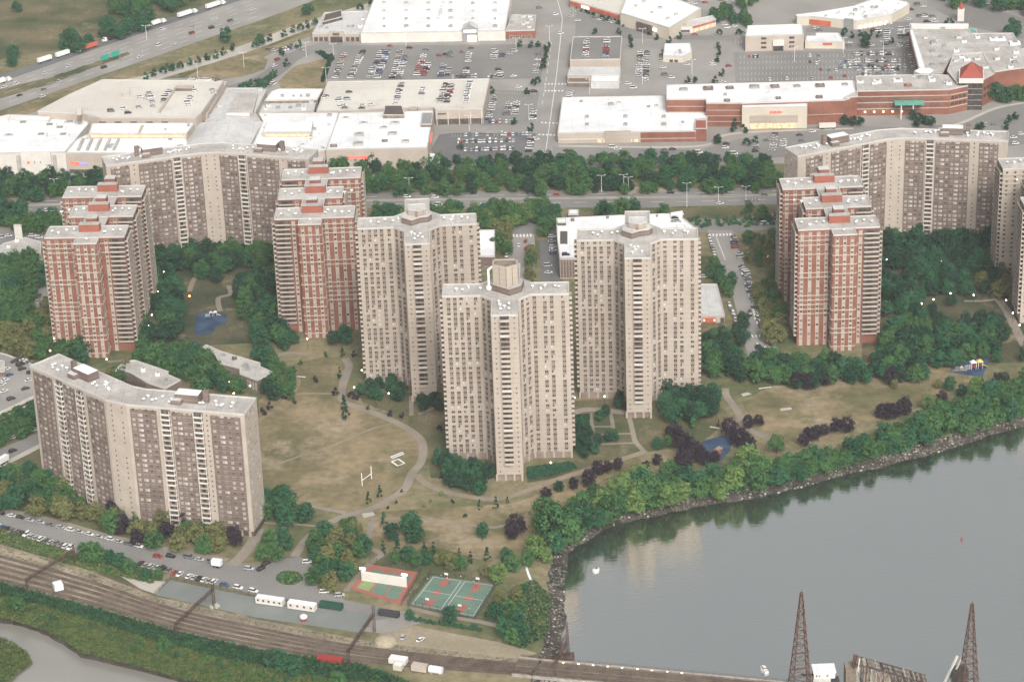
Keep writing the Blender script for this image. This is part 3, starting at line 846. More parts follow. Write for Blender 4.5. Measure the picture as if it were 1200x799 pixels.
TOWC = {}
def build_tower(x, y, rz, label, chimney=False):
    Hb, floors = 91.0, 32
    L, W_, P_, CH = 31.5, 7.3, 6.6, 5.8
    root = put('residential_tower', None, None, (x, y, 0), rz, label, 'apartment tower', 'beige cross shaped apartment towers')
    foot = []
    quad = [(L, -W_), (P_ + CH, -W_), (P_, -W_ - CH), (P_, -L)]
    foot = [(-P_, -L), (P_, -L), (P_, -W_ - CH), (P_ + CH, -W_), (L, -W_), (L, W_), (P_ + CH, W_), (P_, W_ + CH), (P_, L), (-P_, L), (-P_, W_ + CH), (-P_ - CH, W_), (-L, W_), (-L, -W_), (-P_ - CH, -W_), (-P_, -W_ - CH)]
    if 'm' not in TOWC:
        mb = MB(); mb.prism(foot, 3.6, Hb, 'wall beige')
        for i in range(len(foot)):
            a, b = foot[i], foot[(i + 1) % len(foot)]
        small = [(p[0] * 0.975, p[1] * 0.975) for p in foot]
        mb.prism(small, -0.5, 3.6, 'spandrel')
        for i in range(len(foot)):
            a, b = foot[i], foot[(i + 1) % len(foot)]; ln = (Vector(b) - Vector(a)).length
            n = max(1, round(ln / 4.4))
            for k in range(n):
                c = along(a, b, ln * k / n, -0.5)
                mb.box(c[0], c[1], -0.5, 1.0, 1.0, 4.1, 'wall beige')
        TOWC['m'] = mb.mesh('wall')
        rb = MB(); rb.poly([(p[0], p[1], Hb + 0.05) for p in foot], 'roof grey'); rim(rb, foot, Hb, 0.7)
        TOWC['r'] = rb.mesh('roof')
    put('wall', TOWC['m'], root); put('roof', TOWC['r'], root)
    W, B = tower_windows((L, W_, P_, CH), Hb, floors)
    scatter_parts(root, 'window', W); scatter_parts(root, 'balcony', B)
    V = []
    for cx, cy in [(-24, 0), (-21, -2), (-18, 1.5), (-13, 0), (-10, 2), (14, 1), (18, -1.5), (20, 2), (24, 1), (26, 0), (-2, -20), (1, -19), (0, -23), (2.5, -25), (-1.5, -26), (-3, -17)]:
        V.append((cx + random.uniform(-1, 1), cy + random.uniform(-.6, .6), Hb + 0.05, random.random() * 3, random.choice(['vent', 'vent', 'vent2'])))
    scatter_parts(root, 'roof_vent', V)
    z = Hb + 0.06
    if chimney:
        mb = MB()
        mb.prism([(-9, 1), (2, -8), (8, -3), (9, 5), (-6, 9)], z, z + 3.4, 'brick brown', 'roof grey')
        put('penthouse', mb, root)
        mb = MB()
        mb.prism([(-6.2, -1.2), (0.6, -4.6), (6.2, -1.2), (6.2, 6), (-6.2, 6)], z + 3.4, z + 13.6, 'wall beige', 'wood brown')
        for q in ((0.6, -4.72), (-2.8, -3.0), (3.6, -2.9)):
            mb.box(q[0], q[1], z + 3.4, 0.3, 0.3, 10.2, 'spandrel')
        rim(mb, [(-6.2, -1.2), (0.6, -4.6), (6.2, -1.2), (6.2, 6), (-6.2, 6)], z + 13.6, 0.5, 0.8, 'wall beige')
        put('chimney_shaft', mb, root)
        mb = MB()
        mb.bar((-8.4, -0.5, z + 0.5), (-8.4, -0.5, z + 11.5), 1.0, 'white metal', 10)
        mb.ball((-8.4, -0.8, z + 1.4), 1.5, 'white metal')
        mb.bar((-8.4, -0.5, z + 11.2), (-6.2, 0.5, z + 12.4), 1.0, 'white metal', 8)
        put('duct', mb, root)
    else:
        mb = MB()
        mb.prism([(-8, -1.5), (-3, -6.0), (1.5, -2.5), (6, -1.5), (8, 2.0), (6.5, 6), (-7, 5)], z, z + 3.4, 'brick brown', 'roof pale')
        rim(mb, [(-8, -1.5), (-3, -6.0), (1.5, -2.5), (6, -1.5), (8, 2.0), (6.5, 6), (-7, 5)], z + 3.4, 0.4, 0.3)
        put('penthouse', mb, root)
        mb = MB()
        mb.prism([(-4.5, 0.5), (1, -2.2), (5, 0.8), (5, 7.5), (-4.5, 7.5)], z + 3.4, z + 6.8, 'wall beige', 'roof pale')
        for u in (0.0, 3.2):
            mb.box(u, -1.9 + u * .55, z + 3.4, 1.1, 0.5, 3.3, 'spandrel', 0.3)
        rim(mb, [(-4.5, 0.5), (1, -2.2), (5, 0.8), (5, 7.5), (-4.5, 7.5)], z + 6.8, 0.5, 0.3)
        put('machine_room', mb, root)
    return root

def build_chevron(x, y, rz, sgn, label, spec):
    """sgn +1: the ends fold away from the viewer, -1: towards"""
    floors, base = 23, 3.2
    Hb = base + floors * FH + 0.6
    root = put('chevron_apartment_block', None, None, (x, y, 0), rz, label, 'apartment block', 'brown and beige bent apartment blocks')
    c, LW, ang, D = spec['c'], spec['L'], R(spec['ang']), spec.get('D', 16.0)
    s = sgn
    P1 = (-c, 0.0); P2 = (c, 0.0)
    P0 = (-c - LW * math.cos(ang), s * LW * math.sin(ang)); P3 = (c + LW * math.cos(ang), s * LW * math.sin(ang))
    front = [P0, P1, P2, P3]
    def offl(pl, d):
        out = []
        for i in range(len(pl)):
            a = Vector(pl[max(0, i - 1)]); b = Vector(pl[i]); e = Vector(pl[min(len(pl) - 1, i + 1)])
            t1 = (b - a).normalized() if i > 0 else (e - b).normalized()
            t2 = (e - b).normalized() if i < len(pl) - 1 else t1
            n1 = Vector((-t1.y, t1.x)); n2 = Vector((-t2.y, t2.x)); n = (n1 + n2).normalized()
            out.append(tuple(b + n * d / max(0.3, n.dot(n1))))
        return out
    back = offl(front, D)
    foot = front + back[::-1]
    mb = MB(); mb.prism(foot, base, Hb, 'trim beige')
    inner = offl(front, 1.2) + offl(front, D - 1.2)[::-1]
    mb.prism(inner, -0.5, base, 'recess')
    for i in range(3):
        a, b = front[i], front[i + 1]; ln = (Vector(b) - Vector(a)).length; n = max(1, round(ln / 4.2))
        for k in range(n):
            q = along(a, b, ln * (k + .5) / n, -0.7); mb.box(q[0], q[1], -0.5, 1.1, 1.0, base + 0.5, 'trim beige', facing(a, b))
    W = []; B = []
    def bay_set(p, q, bays, outward):
        """bays measured from the centre outwards; outward=-1 on the left wing"""
        L = (Vector(q) - Vector(p)).length; r = facing(p, q)
        for (u0, u1, kind, n) in bays:
            if outward < 0: u0, u1 = L - u1, L - u0
            if kind == 'brown':
                panel(mb, p, q, u0, u1, base + 0.1, Hb - 1.6, 0.12, 'brick brown')
                for j in range(n):
                    x_, y_ = along(p, q, u0 + (u1 - u0) * (j + .5) / n, 0.14)
                    wide = (j % 3 == 1)
                    for k in range(floors):
                        cc = random.random()
                        key = ('cw3' if cc < .5 else 'cw4' if cc < .6 else 'cw1') if wide else ('cw0' if cc < .42 else 'cw1' if cc < .72 else 'cw2')
                        W.append((x_, y_, base + (k + .55) * FH, r, key))
            elif kind == 'balc':
                x_, y_ = along(p, q, (u0 + u1) / 2, 0.05)
                for k in range(floors):
                    B.append((x_, y_, base + k * FH + 0.15, r, random.choice(['bc0', 'bc0', 'bc1'])))
            elif kind == 'dots':
                for j in range(n):
                    x_, y_ = along(p, q, u0 + (u1 - u0) * (j + .5) / n, 0.0)
                    for k in range(floors):
                        if random.random() < .2: continue
                        W.append((x_, y_, base + (k + .55) * FH, r, 'dot'))
    bay_set(P0, P1, spec['bays'], -1)
    bay_set(P2, P3, spec['bays'], 1)
    bay_set(P1, P2, [(0, 2 * c, 'dots', 2)], 1)
    for p, q in ((back[0], P0), (P3, back[3])):
        r = facing(p, q)
        for u in (2.5, 5.5, 8.5, 11.5, 14):
            x_, y_ = along(p, q, u, 0.0)
            for k in range(floors):
                W.append((x_, y_, base + (k + .55) * FH, r, random.choice(['cw0', 'cw1', 'cw0', 'cw4'])))
    put('wall', mb, root)
    rb = MB(); rb.poly([(p[0], p[1], Hb + 0.05) for p in (foot if area(foot) > 0 else foot[::-1])], 'roof grey'); rim(rb, foot, Hb, 0.7, 0.4)
    put('roof', rb, root)
    scatter_parts(root, 'window', W); scatter_parts(root, 'balcony', B)
    V = []
    for sd in (-1, 1):
        p, q = (P0, P1) if sd < 0 else (P2, P3)
        L = LW
        for u in [7, 12, 15, 19, 36, 43, 47, 51]:
            uu = L - u if sd < 0 else u
            for _ in range(2):
                x_, y_ = along(p, q, uu + random.uniform(-1.4, 1.4), -random.uniform(5, 12)); V.append((x_, y_, Hb + .05, 0, random.choice(['vent', 'vent', 'vent2'])))
        uu = L - 28 if sd < 0 else 28
        x_, y_ = along(p, q, uu, -10.5); rr = facing(p, q)
        pm = MB()
        pm.box(x_, y_, Hb + .06, 12, 6.5, 4.4, 'brick brown', rr, 'roof white')
        a_ = along(p, q, uu - 4.5, -5.8); pm.box(a_[0], a_[1], Hb + .06, 5.0, 3.0, 2.4, 'brick brown', rr, 'roof pale')
        a_ = along(p, q, uu + 9 * (1 if sd > 0 else -1), -10.5); pm.box(a_[0], a_[1], Hb + .06, 2.6, 2.2, 6.0, 'brick brown', rr)
        put('penthouse', pm, root)
    scatter_parts(root, 'roof_vent', V)
    return root

BANDS_BAR = (1, 2, 3, 5, 9, 10, 14, 15, 16, 17, 18)
BANDS_PR = (2, 4, 6, 8, 11, 13, 16, 18, 20, 21, 24)
def build_red(x, y, rz, mirror, label, bars=(0, 1, 2), brick='brick red', group='red brick stepped apartment blocks'):
    floors, base = 24, 3.0
    Hb = base + floors * FH + 0.5
    root = put('red_apartment_block', None, None, (x, y, 0), rz, label, 'apartment block', group)
    def mx(px): return 44.5 - px if mirror else px
    def rect(x0, x1, y0, y1):
        a, b = mx(x0), mx(x1); a, b = min(a, b), max(a, b)
        return [(a, y0), (b, y0), (b, y1), (a, y1)]
    W = []; B = []; V = []
    mb = MB(); lb = []; rb = MB()
    pieces = [(0, 44.5, 0, 16.5, 17.8, 30.6), (8, 44.5, 30, 46.5, 17.8, 30.6), (-1, 44.5, 60, 76.5, 17.8, 30.6)]
    led = MB()
    ledges = []
    for bi in bars:
        x0, x1, y0, y1, pa, pb = pieces[bi]
        mb.prism(rect(x0, x1, y0, y1), -0.5, Hb, brick)
        yfront = y0 - 9.0 if bi == 0 else y0 - 13.4
        pr = rect(pa, pb, yfront, y0 - 0.01)
        mb.prism(pr, -0.5, Hb, brick)
        rb.poly([(*p, Hb + .05) for p in rect(x0, x1, y0, y1)], 'roof grey'); rb.poly([(*p, Hb + .05) for p in rect(pa, pb, yfront, y0 + 0.0)], 'roof grey')
        rim(rb, rect(x0, x1, y0, y1), Hb, 0.6); rim(rb, pr, Hb, 0.6)
        def strip_cols(p, q, us, bandset, u0, u1):
            r = facing(p, q)
            for u in us:
                panel(mb, p, q, u - 0.95, u + 0.95, 0, Hb - 1.2, 0.1, 'trim beige')
                x_, y_ = along(p, q, u, 0.12)
                for k in range(floors):
                    W.append((x_, y_, base + (k + .5) * FH, r, random.choice(['rw0', 'rw1', 'rw1', 'rw2'])))
            for k in bandset:
                if k > floors: continue
                z = Hb - k * FH - 0.9
                ledges.append((p, q, u0, u1, z))
        L1 = rect(x0, pa, y0, y0); LR = rect(pb, x1, y0, y0)
        sides = [(L1[0][0], L1[1][0]), (LR[0][0], LR[1][0])]
        for (a, b) in sides:
            ln = b - a
            outer_left = (a < mx((pa + pb) / 2))
            p, q = (a, y0), (b, y0)
            lo = 8.6 if (ln > 12.9) else 0
            # loggia at the outer end of the long side
            if ((not mirror) and (not outer_left)) or (mirror and outer_left):
                uc = 4.4 if outer_left else ln - 4.4
                x_, y_ = along(p, q, uc, 0.0)
                for k in range(1, floors):
                    B.append((x_, y_, base + k * FH, 0, 'br0'))
                us = [ln - 3.4] if outer_left else [3.4]
                strip_cols(p, q, us, (1, 3), 0, ln)
            else:
                n = max(2, int(ln / 4.3))
                us = [ln * (j + .5) / n for j in range(n)]
                strip_cols(p, q, us, BANDS_BAR, 0, ln)
        if bi == 0:
            strip_cols(pr[0], pr[1], (2.3, 6.4, 10.4), BANDS_PR, 0, 12.8)
            strip_cols((pr[0][0], pr[0][1] + 9), pr[0], (2.5, 6.5), BANDS_PR, 0, 9)
            strip_cols(pr[1], (pr[1][0], pr[1][1] + 9), (2.5, 6.5), BANDS_PR, 0, 9)
        rc = rect(x0, x1, y0, y1)
        for p, q in ((rc[3], rc[0]), (rc[1], rc[2])):
            x_, y_ = along(p, q, 8.25, 0.0)
            for k in range(1, floors):
                B.append((x_, y_, base + k * FH, facing(p, q), 'br1'))
        cxm = mx((pa + pb) / 2)
        pm = MB()
        pm.box(cxm + (1 if mirror else -1) * 0.5, y1 - 6.0, Hb + .06, 11.5, 4.6, 4.2, 'brick orange', 0, 'roof grey')
        pm.box(cxm, y1 + 0.5, Hb + .06, 6, 6.0, 5.6, 'brick red', 0, 'roof pale')
        put('penthouse', pm, root)
        for u in (3, 7, 11, 15, 33, 37, 41):
            V.append((mx(u), (y0 + y1) / 2 + random.uniform(-3, 3), Hb + .05, 0, random.choice(['vent', 'vent2'])))
        V.append((cxm + 8, y0 + 6, Hb + .05, 0, 'vent')); V.append((cxm, y0 - 4, Hb + .05, 0, 'vent'))
    put('wall', mb, root); put('roof', rb, root)
    for i, (p, q, u0, u1, z) in enumerate(ledges[:100]):
        l = MB(); panel(l, p, q, u0, u1, z, z + 0.42, 0.42, 'trim beige'); put('ledge', l, root)
    scatter_parts(root, 'window', W); scatter_parts(root, 'balcony', B); scatter_parts(root, 'roof_vent', V)
    return root

# ------------------------------------------------------------------ the high-rises
build_tower(-2.2, 1200.5, R(-2), 'nearest beige cross shaped tower with the tall chimney shaft and white duct on top', True) if False else build_tower(-2.2, 1200.5, R(-2), 'beige cross shaped tower with a tall chimney shaft and white duct on its roof', True)
build_tower(-48.2, 1294.0, R(1), 'beige cross shaped tower whose roof stands beside the stepped red block')
build_tower(67.2, 1265.5, R(-3.2), 'beige cross shaped tower in front of the white roofed parking podium')
NEARB = [(1.5, 15, 'brown', 4), (17.5, 22, 'balc', 1), (22.6, 33.4, 'brown', 4), (34, 38.6, 'balc', 1), (39, 42, 'dots', 1), (42.2, 57.5, 'brown', 4)]
FARB = [(0.6, 12, 'brown', 4), (13, 17.6, 'balc', 1), (18.4, 38.3, 'brown', 7), (38.8, 43.2, 'dots', 1), (43.8, 55, 'brown', 4)]
build_chevron(-191.4, 1137.6, R(-29.3), 1, 'bent brown and beige block beside the dry field, above the railway drive', dict(c=6.2, L=59.6, ang=14.8, bays=NEARB, D=18.0))
build_chevron(-176.3, 1473.4, R(0), -1, 'bent brown block in front of the curved grey mall roof', dict(c=4.9, L=57.5, ang=16.4, bays=FARB))
build_chevron(231.0, 1457.2, R(6), -1, 'bent brown block behind the dark garden, facing the brick mall', dict(c=5.0, L=60.5, ang=16.6, bays=FARB))
build_red(-255.8, 1342.5, R(-2.5), False, 'stepped red brick block near the gas station, its foot among olive trees')
build_red(-130.0, 1358.2, R(-0.3), True, 'stepped red brick block right beside the beige towers, playground at its foot') if False else build_red(-130.0, 1358.2, R(-0.3), True, 'stepped red brick block between the playground and the beige towers')
build_red(157.2, 1316.6, R(0.9), False, 'stepped red brick block between the parking street and the dark garden')
build_red(284.5, 1336.0, R(0.5), False, 'beige brown stepped block cut off by the edge of the view, past the garden', brick='trim beige', group='stepped blocks at the view edge')
# ------------------------------------------------------------------ low buildings
class Bld:
    def __init__(s, name, label, cat, px, z, wall, roof, group=None, rimh=0.6, rim_m='parapet', z0=-0.3):
        s.z = z; s.px = px
        pl = [G(*p, z) for p in px]
        s.pl = pl if area(pl) > 0 else pl[::-1]
        s.c = (sum(p[0] for p in pl) / len(pl), sum(p[1] for p in pl) / len(pl))
        s.root = put(name, None, None, (s.c[0], s.c[1], 0), 0, label, cat, group)
        mb = MB(); mb.prism(s.pl, z0, z, wall); s.part('wall', mb)
        mb = MB(); mb.poly([(*p, z + .05) for p in s.pl], roof); rim(mb, s.pl, z, rimh, 0.5, rim_m); s.part('roof', mb)
    def part(s, name, mb, parent=None):
        mb.v = [(v[0] - s.c[0], v[1] - s.c[1], v[2]) for v in mb.v]
        return put(name, mb, parent or s.root)
    def block(s, name, px, z0, z1, wall, roof, rimh=0.3):
        pl = [G(*p, z1) for p in px]
        mb = MB(); mb.prism(pl, z0, z1, wall, roof)
        if rimh: rim(mb, pl, z1, rimh, 0.4)
        return s.part(name, mb)
    def units(s, pts, size=2.4, mt=('roof pale', 'grey metal', 'white metal'), z=None, flat=False):
        z = s.z if z is None else z
        for p in pts:
            x, y = G(*p, z); mb = MB(); k = random.uniform(.7, 1.3)
            mb.box(x, y, z + .06, size * k * 1.3, size * k, (0.4 if flat else 1.3) * k, random.choice(mt), random.choice((0, 0, .1)))
            if not flat: mb.box(x + .2, y, z + .06 + 1.3 * k, size * k * .6, size * k * .6, .35, 'grey metal')
            s.part('rooftop_unit', mb)
    def runits(s, n, size=2.2, **k):
        xs = [p[0] for p in s.px]; ys = [p[1] for p in s.px]; out = []
        t = 0
        while len(out) < n and t < 500:
            t += 1
            q = (random.uniform(min(xs), max(xs)), random.uniform(min(ys), max(ys)))
            if inside(q, s.px) and all(inside((q[0] + dx, q[1] + dy), s.px) for dx, dy in ((3, 0), (-3, 0), (0, 2), (0, -2))): out.append(q)
        s.units(out, size, **k)
    def wallp(s, name, a, b, u0, u1, z0, z1, t, mt, zz=None):
        """a slab on the wall under roof edge a-b, u0..u1 as fractions"""
        p, q = G(*a, s.z if zz is None else zz), G(*b, s.z if zz is None else zz)
        L = math.dist(p, q); mb = MB(); panel(mb, p, q, u0 * L, u1 * L, z0, z1, t, mt)
        return s.part(name, mb)
    def sign(s, a, b, u0, u1, z0, z1, mt, n=7, back=None):
        p, q = G(*a, s.z), G(*b, s.z); L = math.dist(p, q); mb = MB()
        for i in range(n):
            w = (u1 - u0) * L / n; c = u0 * L + i * w
            h = (z1 - z0) * random.choice((1, 1, .8))
            panel(mb, p, q, c, c + w * .28, z0, z0 + h, .5, mt)
            panel(mb, p, q, c + w * .28, c + w * .72, z0 + h * random.choice((0, .4, .75)), z0 + h * random.choice((.95, 1)), .5, mt)
        return s.part('sign', mb)
    def doors(s, a, b, u0, u1, n, z1, mt='shop glow', frame='trim beige'):
        p, q = G(*a, s.z), G(*b, s.z); L = math.dist(p, q); w = (u1 - u0) * L / n
        for i in range(n):
            mb = MB(); c = u0 * L + i * w
            panel(mb, p, q, c + .1 * w, c + .9 * w, 0.1, z1, 0.25, frame)
            panel(mb, p, q, c + .17 * w, c + .83 * w, 0.3, z1 - .3, 0.32, mt)
            s.part('shop_window', mb)

# --- top: big white store
b = Bld('home_store', 'huge white roofed warehouse store with a peaked entrance, behind the largest car park', 'store', [(422.5, 39.5), (441, -8), (600, -9), (592, 36.5)], 7.5, 'trim white', 'roof white')
b.wallp('entrance_gable', (422.5, 39.5), (592, 36.5), 0.705, 0.81, 0.1, 10.0, 1.4, 'grey metal')
b.sign((422.5, 39.5), (592, 36.5), 0.715, 0.80, 7.2, 9.0, 'sign white', 6) if False else b.wallp('sign', (422.5, 39.5), (592, 36.5), 0.715, 0.80, 7.2, 9.0, 1.6, 'sign white')
b.wallp('entrance', (422.5, 39.5), (592, 36.5), 0.74, 0.80, 0.2, 5.0, 1.6, 'lamp soft')
mbb = MB(); pa, pb = G(422.5, 39.5, 7.5), G(592, 36.5, 7.5); L_ = math.dist(pa, pb)
q0, q1 = along(pa, pb, .705 * L_, 1.4), along(pa, pb, .81 * L_, 1.4); q2, q3 = along(pa, pb, .81 * L_, -9), along(pa, pb, .705 * L_, -9)
m0 = ((q0[0] + q1[0]) / 2, (q0[1] + q1[1]) / 2); m1 = ((q2[0] + q3[0]) / 2, (q2[1] + q3[1]) / 2)
mbb.poly([(*q0, 10), (*q1, 10), (*m0, 13)], 'grey metal'); mbb.poly([(*q1, 10), (*q2, 10), (*m1, 13), (*m0, 13)], 'roof pale'); mbb.poly([(*q3, 10), (*q0, 10), (*m0, 13), (*m1, 13)], 'roof pale')
b.part('gable_roof', mbb)
b.units([(x, y) for y in (5, 14, 23, 32) for x in range(450, 590, 26)], 2.0, ('grey metal', 'roof grey'))
b.units([(520 - k * .8, 1 + k * 2.6) for k in range(9)], 1.6, ('roof grey',), flat=True)
for u in (.08, .3, .5, .62, .9): b.wallp('wall_lamp', (422.5, 39.5), (592, 36.5), u, u + .006, 2.5, 3.4, .4, 'lamp white')
b = Bld('restaurant', 'flat grey roofed restaurant with a dark glass portal, left of the huge white store' if False else 'grey roofed restaurant with a dark glass portal, adjoining the huge white store', 'restaurant', [(366, 40), (380, 15.5), (432, 13.5), (422.5, 40)], 6, 'trim beige', 'roof pale')
b.wallp('portal', (366, 40), (422.5, 40), .35, .66, .1, 8.0, 2.0, 'trim beige'); b.wallp('glass_front', (366, 40), (422.5, 40), .38, .63, .2, 4.5, 2.3, 'glass dark'); b.wallp('window_band', (366, 40), (422.5, 40), .43, .57, 5.4, 7.4, 2.3, 'glass mid')
b.doors((366, 40), (422.5, 40), .02, .33, 3, 3.6, 'recess', 'brick brown'); b.doors((366, 40), (422.5, 40), .68, .98, 3, 3.6, 'recess', 'brick brown')
b.runits(7); b.block('roof_stair', [(378, 26), (381, 17), (400, 12), (401, 20)], 6, 8.5, 'recess', 'recess')
b = Bld('brick_shop', 'small grey roofed shop with a red front band, adjoining the huge white store', 'shop', [(592.5, 37), (600, 18), (628, 18.5), (627, 36)], 6, 'brick red', 'roof grey')
b.wallp('sign_band', (592.5, 37), (627, 36), .05, .98, 3.4, 5.4, .5, 'brick orange'); b.doors((592.5, 37), (627, 36), .1, .9, 4, 2.8, 'glass mid'); b.runits(7)
# --- far strip with red canopy and white store
b = Bld('toy_store', 'long shop with a bright red canopy along its front, hedge below it', 'shop', [(668, 1), (727, 18), (735, -2), (700, -14), (672, -14)], 6, 'trim beige', 'roof deck')
b.wallp('red_canopy', (668, 1), (727, 18), .02, .98, 3.2, 5.8, 1.0, 'container orange'); b.wallp('sign', (668, 1), (727, 18), .25, .40, 3.6, 5.6, 1.5, 'sign white'); b.runits(4)
b = Bld('white_store', 'white roofed store with a beige arcade front, at the bend of the far lot', 'store', [(727, 16), (784.5, 33.5), (821.5, 10.5), (800, 2), (760, -12), (735, -4)], 9.5, 'wall cream', 'roof white')
b.units([(745 + i * 9.5, 8 + i * 3.8 - (i % 2) * 9) for i in range(7)], 2.2, ('roof grey',)); b.wallp('arcade', (727, 16), (784.5, 33.5), .35, .66, .5, 7.5, 1.2, 'glass mid'); b.wallp('sign', (727, 16), (784.5, 33.5), .68, .74, 4.2, 6.0, 1.2, 'sign white')
b = Bld('shop_row', 'low row of little shops with orange trim beside the white roofed store', 'shop', [(785, 32), (811, 31.5), (839, 23.5), (835, 19), (805, 25), (786, 27)], 5, 'trim white', 'roof pale')
b.wallp('window_band', (785, 32), (811, 31.5), .3, .9, .6, 2.6, .3, 'glass mid'); b.doors((811, 31.5), (839, 23.5), .05, .95, 4, 3.2); b.wallp('orange_trim', (811, 31.5), (839, 23.5), 0.02, .98, 3.6, 4.8, .4, 'container orange')
# --- far right strip
b = Bld('strip_mall', 'long white roofed strip of shops with lit fronts beside the far car park', 'shops', [(934, 21), (950, 20), (1003, 25.5), (1045, 18), (1066, 6), (1063, 3), (1030, -3), (1000, 8), (960, 15), (932, 18)], 6.5, 'wall cream', 'roof white')
b.wallp('red_front', (950, 20), (1003, 25.5), -.25, .45, .8, 4.6, .6, 'container orange'); b.doors((1003, 25.5), (1045, 18), .05, .9, 6, 3.4, 'lamp soft'); b.wallp('portal', (950, 20), (1003, 25.5), .75, .95, .2, 8.2, 1.0, 'grey metal'); b.runits(16, 1.7)
b = Bld('office_building', 'beige three storey office block with a white roof beside the half empty lot', 'office', [(873.5, 43), (876, 31), (940, 29), (942, 41)], 11.5, 'trim beige', 'roof white')
for u in (.27, .75):
    for z in (2.0, 5.4, 8.8): b.wallp('window', (873.5, 43), (942, 41), u, u + .09, z, z + 1.5, .2, 'glass dark')
b.wallp('entrance_canopy', (873.5, 43), (942, 41), .47, .66, 4.0, 8.5, 1.5, 'trim white'); b.wallp('entrance', (873.5, 43), (942, 41), .48, .65, .2, 3.6, 1.2, 'glass dark')
b = Bld('bank_branch', 'low cream building with white roof next to the beige office block', 'shop', [(943.5, 49.5), (945, 43), (956, 43), (956, 39.5), (983, 39.5), (990, 50)], 5, 'wall cream', 'roof white')
b.wallp('sign', (943.5, 49.5), (990, 50), .45, .68, 3.0, 4.6, .5, 'container orange')
b = Bld('diner', 'small white flat roofed diner in the middle of its own car park', 'diner', [(777, 66), (779, 52), (809, 51.5), (811, 62), (800, 67)], 4.5, 'wall cream', 'roof white')
b.runits(5, 1.4); b.doors((777, 66), (800, 67), .3, .8, 2, 2.4, 'glass dark')
# --- shop with cars on its roof
b = Bld('garage_shop', 'square building with two lines of cars parked on its roof', 'parking building', [(668, 71), (671.5, 44), (729, 43.5), (727, 70)], 8, 'trim beige', 'asphalt')
b.block('front_hall', [(665, 88), (668, 79), (727, 79), (727, 88)], 0, 6, 'trim beige', 'roof pale')
b.block('front_box', [(692, 96), (695, 81), (727, 80), (725.5, 96)], 0, 5.2, 'roof pale', 'roof white')
b.block('brown_deck', [(665, 97), (666, 89), (691, 89), (691, 97)], 0, 3.5, 'brick brown', 'brick brown')
# --- big white flat roof + upper strip + brick mall
b = Bld('supermarket', 'low white roofed store with a half brick half beige front, facing the tree belt', 'store', [(653.5, 156.5), (659, 115), (780, 113), (781, 130), (828, 130), (829, 139), (815, 140), (815.5, 154)], 7.2, 'trim beige', 'roof white')
b.wallp('brick_front', (653.5, 156.5), (815.5, 154), .60, .998, .1, 6.9, .5, 'brick red'); b.wallp('beige_band', (653.5, 156.5), (815.5, 154), .60, .998, 2.4, 2.9, .7, 'trim beige')
b.wallp('entrance_block', (653.5, 156.5), (815.5, 154), .34, .53, .1, 8.4, 1.2, 'wall beige'); b.doors((653.5, 156.5), (815.5, 154), .28, .59, 7, 2.6); b.wallp('cream_band', (653.5, 156.5), (815.5, 154), .01, .34, 2.6, 3.1, .4, 'trim white')
b.units([(672 + i * 1.0 + j * 44, 121 + j * 2.5 - (i % 2)) for j in range(3) for i in (0, 9)], 2.2); b.units([(688, 138), (733, 138), (778, 138), (688, 147), (733, 147), (778, 147), (800, 144)], 1.8, ('grey metal',))
b.block('red_entrance', [(814, 151), (815, 141), (828, 141), (828, 151)], 0, 9, 'brick red', 'brick orange')
b = Bld('department_store', 'long white roofed store with a cream entrance block and lit doors, amid brick walls', 'store', [(781, 117), (781, 100.5), (1000, 95), (1004.5, 113.5), (989, 118), (870, 121.5), (827.5, 121.5), (827, 117)], 16.5, 'brick red', 'roof white')
b.block('entrance_block', [(869.5, 126.5), (870.5, 122.5), (946, 121), (946, 125.5)], 0, 15.2, 'wall cream', 'roof white')
E1, E2 = (869.5, 126.5), (946, 125.5)
def wz(b, name, u0, u1, z0, z1, t, mt):
    p, q = G(*E1, 15.2), G(*E2, 15.2); L = math.dist(p, q); mb = MB(); panel(mb, p, q, u0 * L, u1 * L, z0, z1, t, mt); return b.part(name, mb)
wz(b, 'entrance_soffit', .12, .86, 4.4, 9.6, .4, 'wall beige')
for i in range(6): wz(b, 'shop_window', .13 + i * .12, .13 + i * .12 + .105, .3, 4.0, .5, 'shop glow')
for i in range(6): wz(b, 'sign', .43 + i * .032, .43 + i * .032 + .024, 10.8, 12.8, .5, 'sign red') if i in (0, 2, 4) else wz(b, 'sign', .43 + i * .032, .43 + i * .032 + .03, 11.4, 12.3, .5, 'sign red')
for a_, b_ in (((781, 117), (827, 117)), ((827.5, 121.5), (870, 121.5))):
    for z in (3.5, 7.5, 11.5): b.wallp('beige_band', a_, b_, 0, 1, z, z + .4, .3, 'trim beige')
b.wallp('beige_band', (946, 120), (989, 118), 0, 1, 7, 7.4, .3, 'trim beige')
b.units([(801, 106), (830, 105), (855, 104), (884, 103), (908, 102.5), (934, 102), (961, 101.5), (990, 100)], 4.0, ('grey metal', 'brick brown')); b.units([(912, 116), (960, 115), (852, 119)], 3, ('brick brown',)); b.units([(800, 112), (850, 112), (900, 111)], 1.5)
b = Bld('brick_mall', 'three storey red brick mall wing with beige bands and a green glass canopy', 'mall', [(989, 119), (1004.5, 113.5), (1003, 90), (1058, 88.5), (1100, 88), (1120, 90), (1134.5, 101), (1112.5, 105.5), (1004.5, 107.5)][1:] + [(989.5, 115)], 17.5, 'brick red', 'roof grey')
A1, A2, A3 = (1004.5, 107.5), (1112.5, 105.5), (1134.5, 101)
for z in (4.6, 9.0, 13.4):
    b.wallp('beige_band', A1, A2, 0, 1, z, z + .6, .35, 'trim beige'); b.wallp('beige_band', A2, A3, 0.02, .99, z, z + .6, .35, 'trim beige')
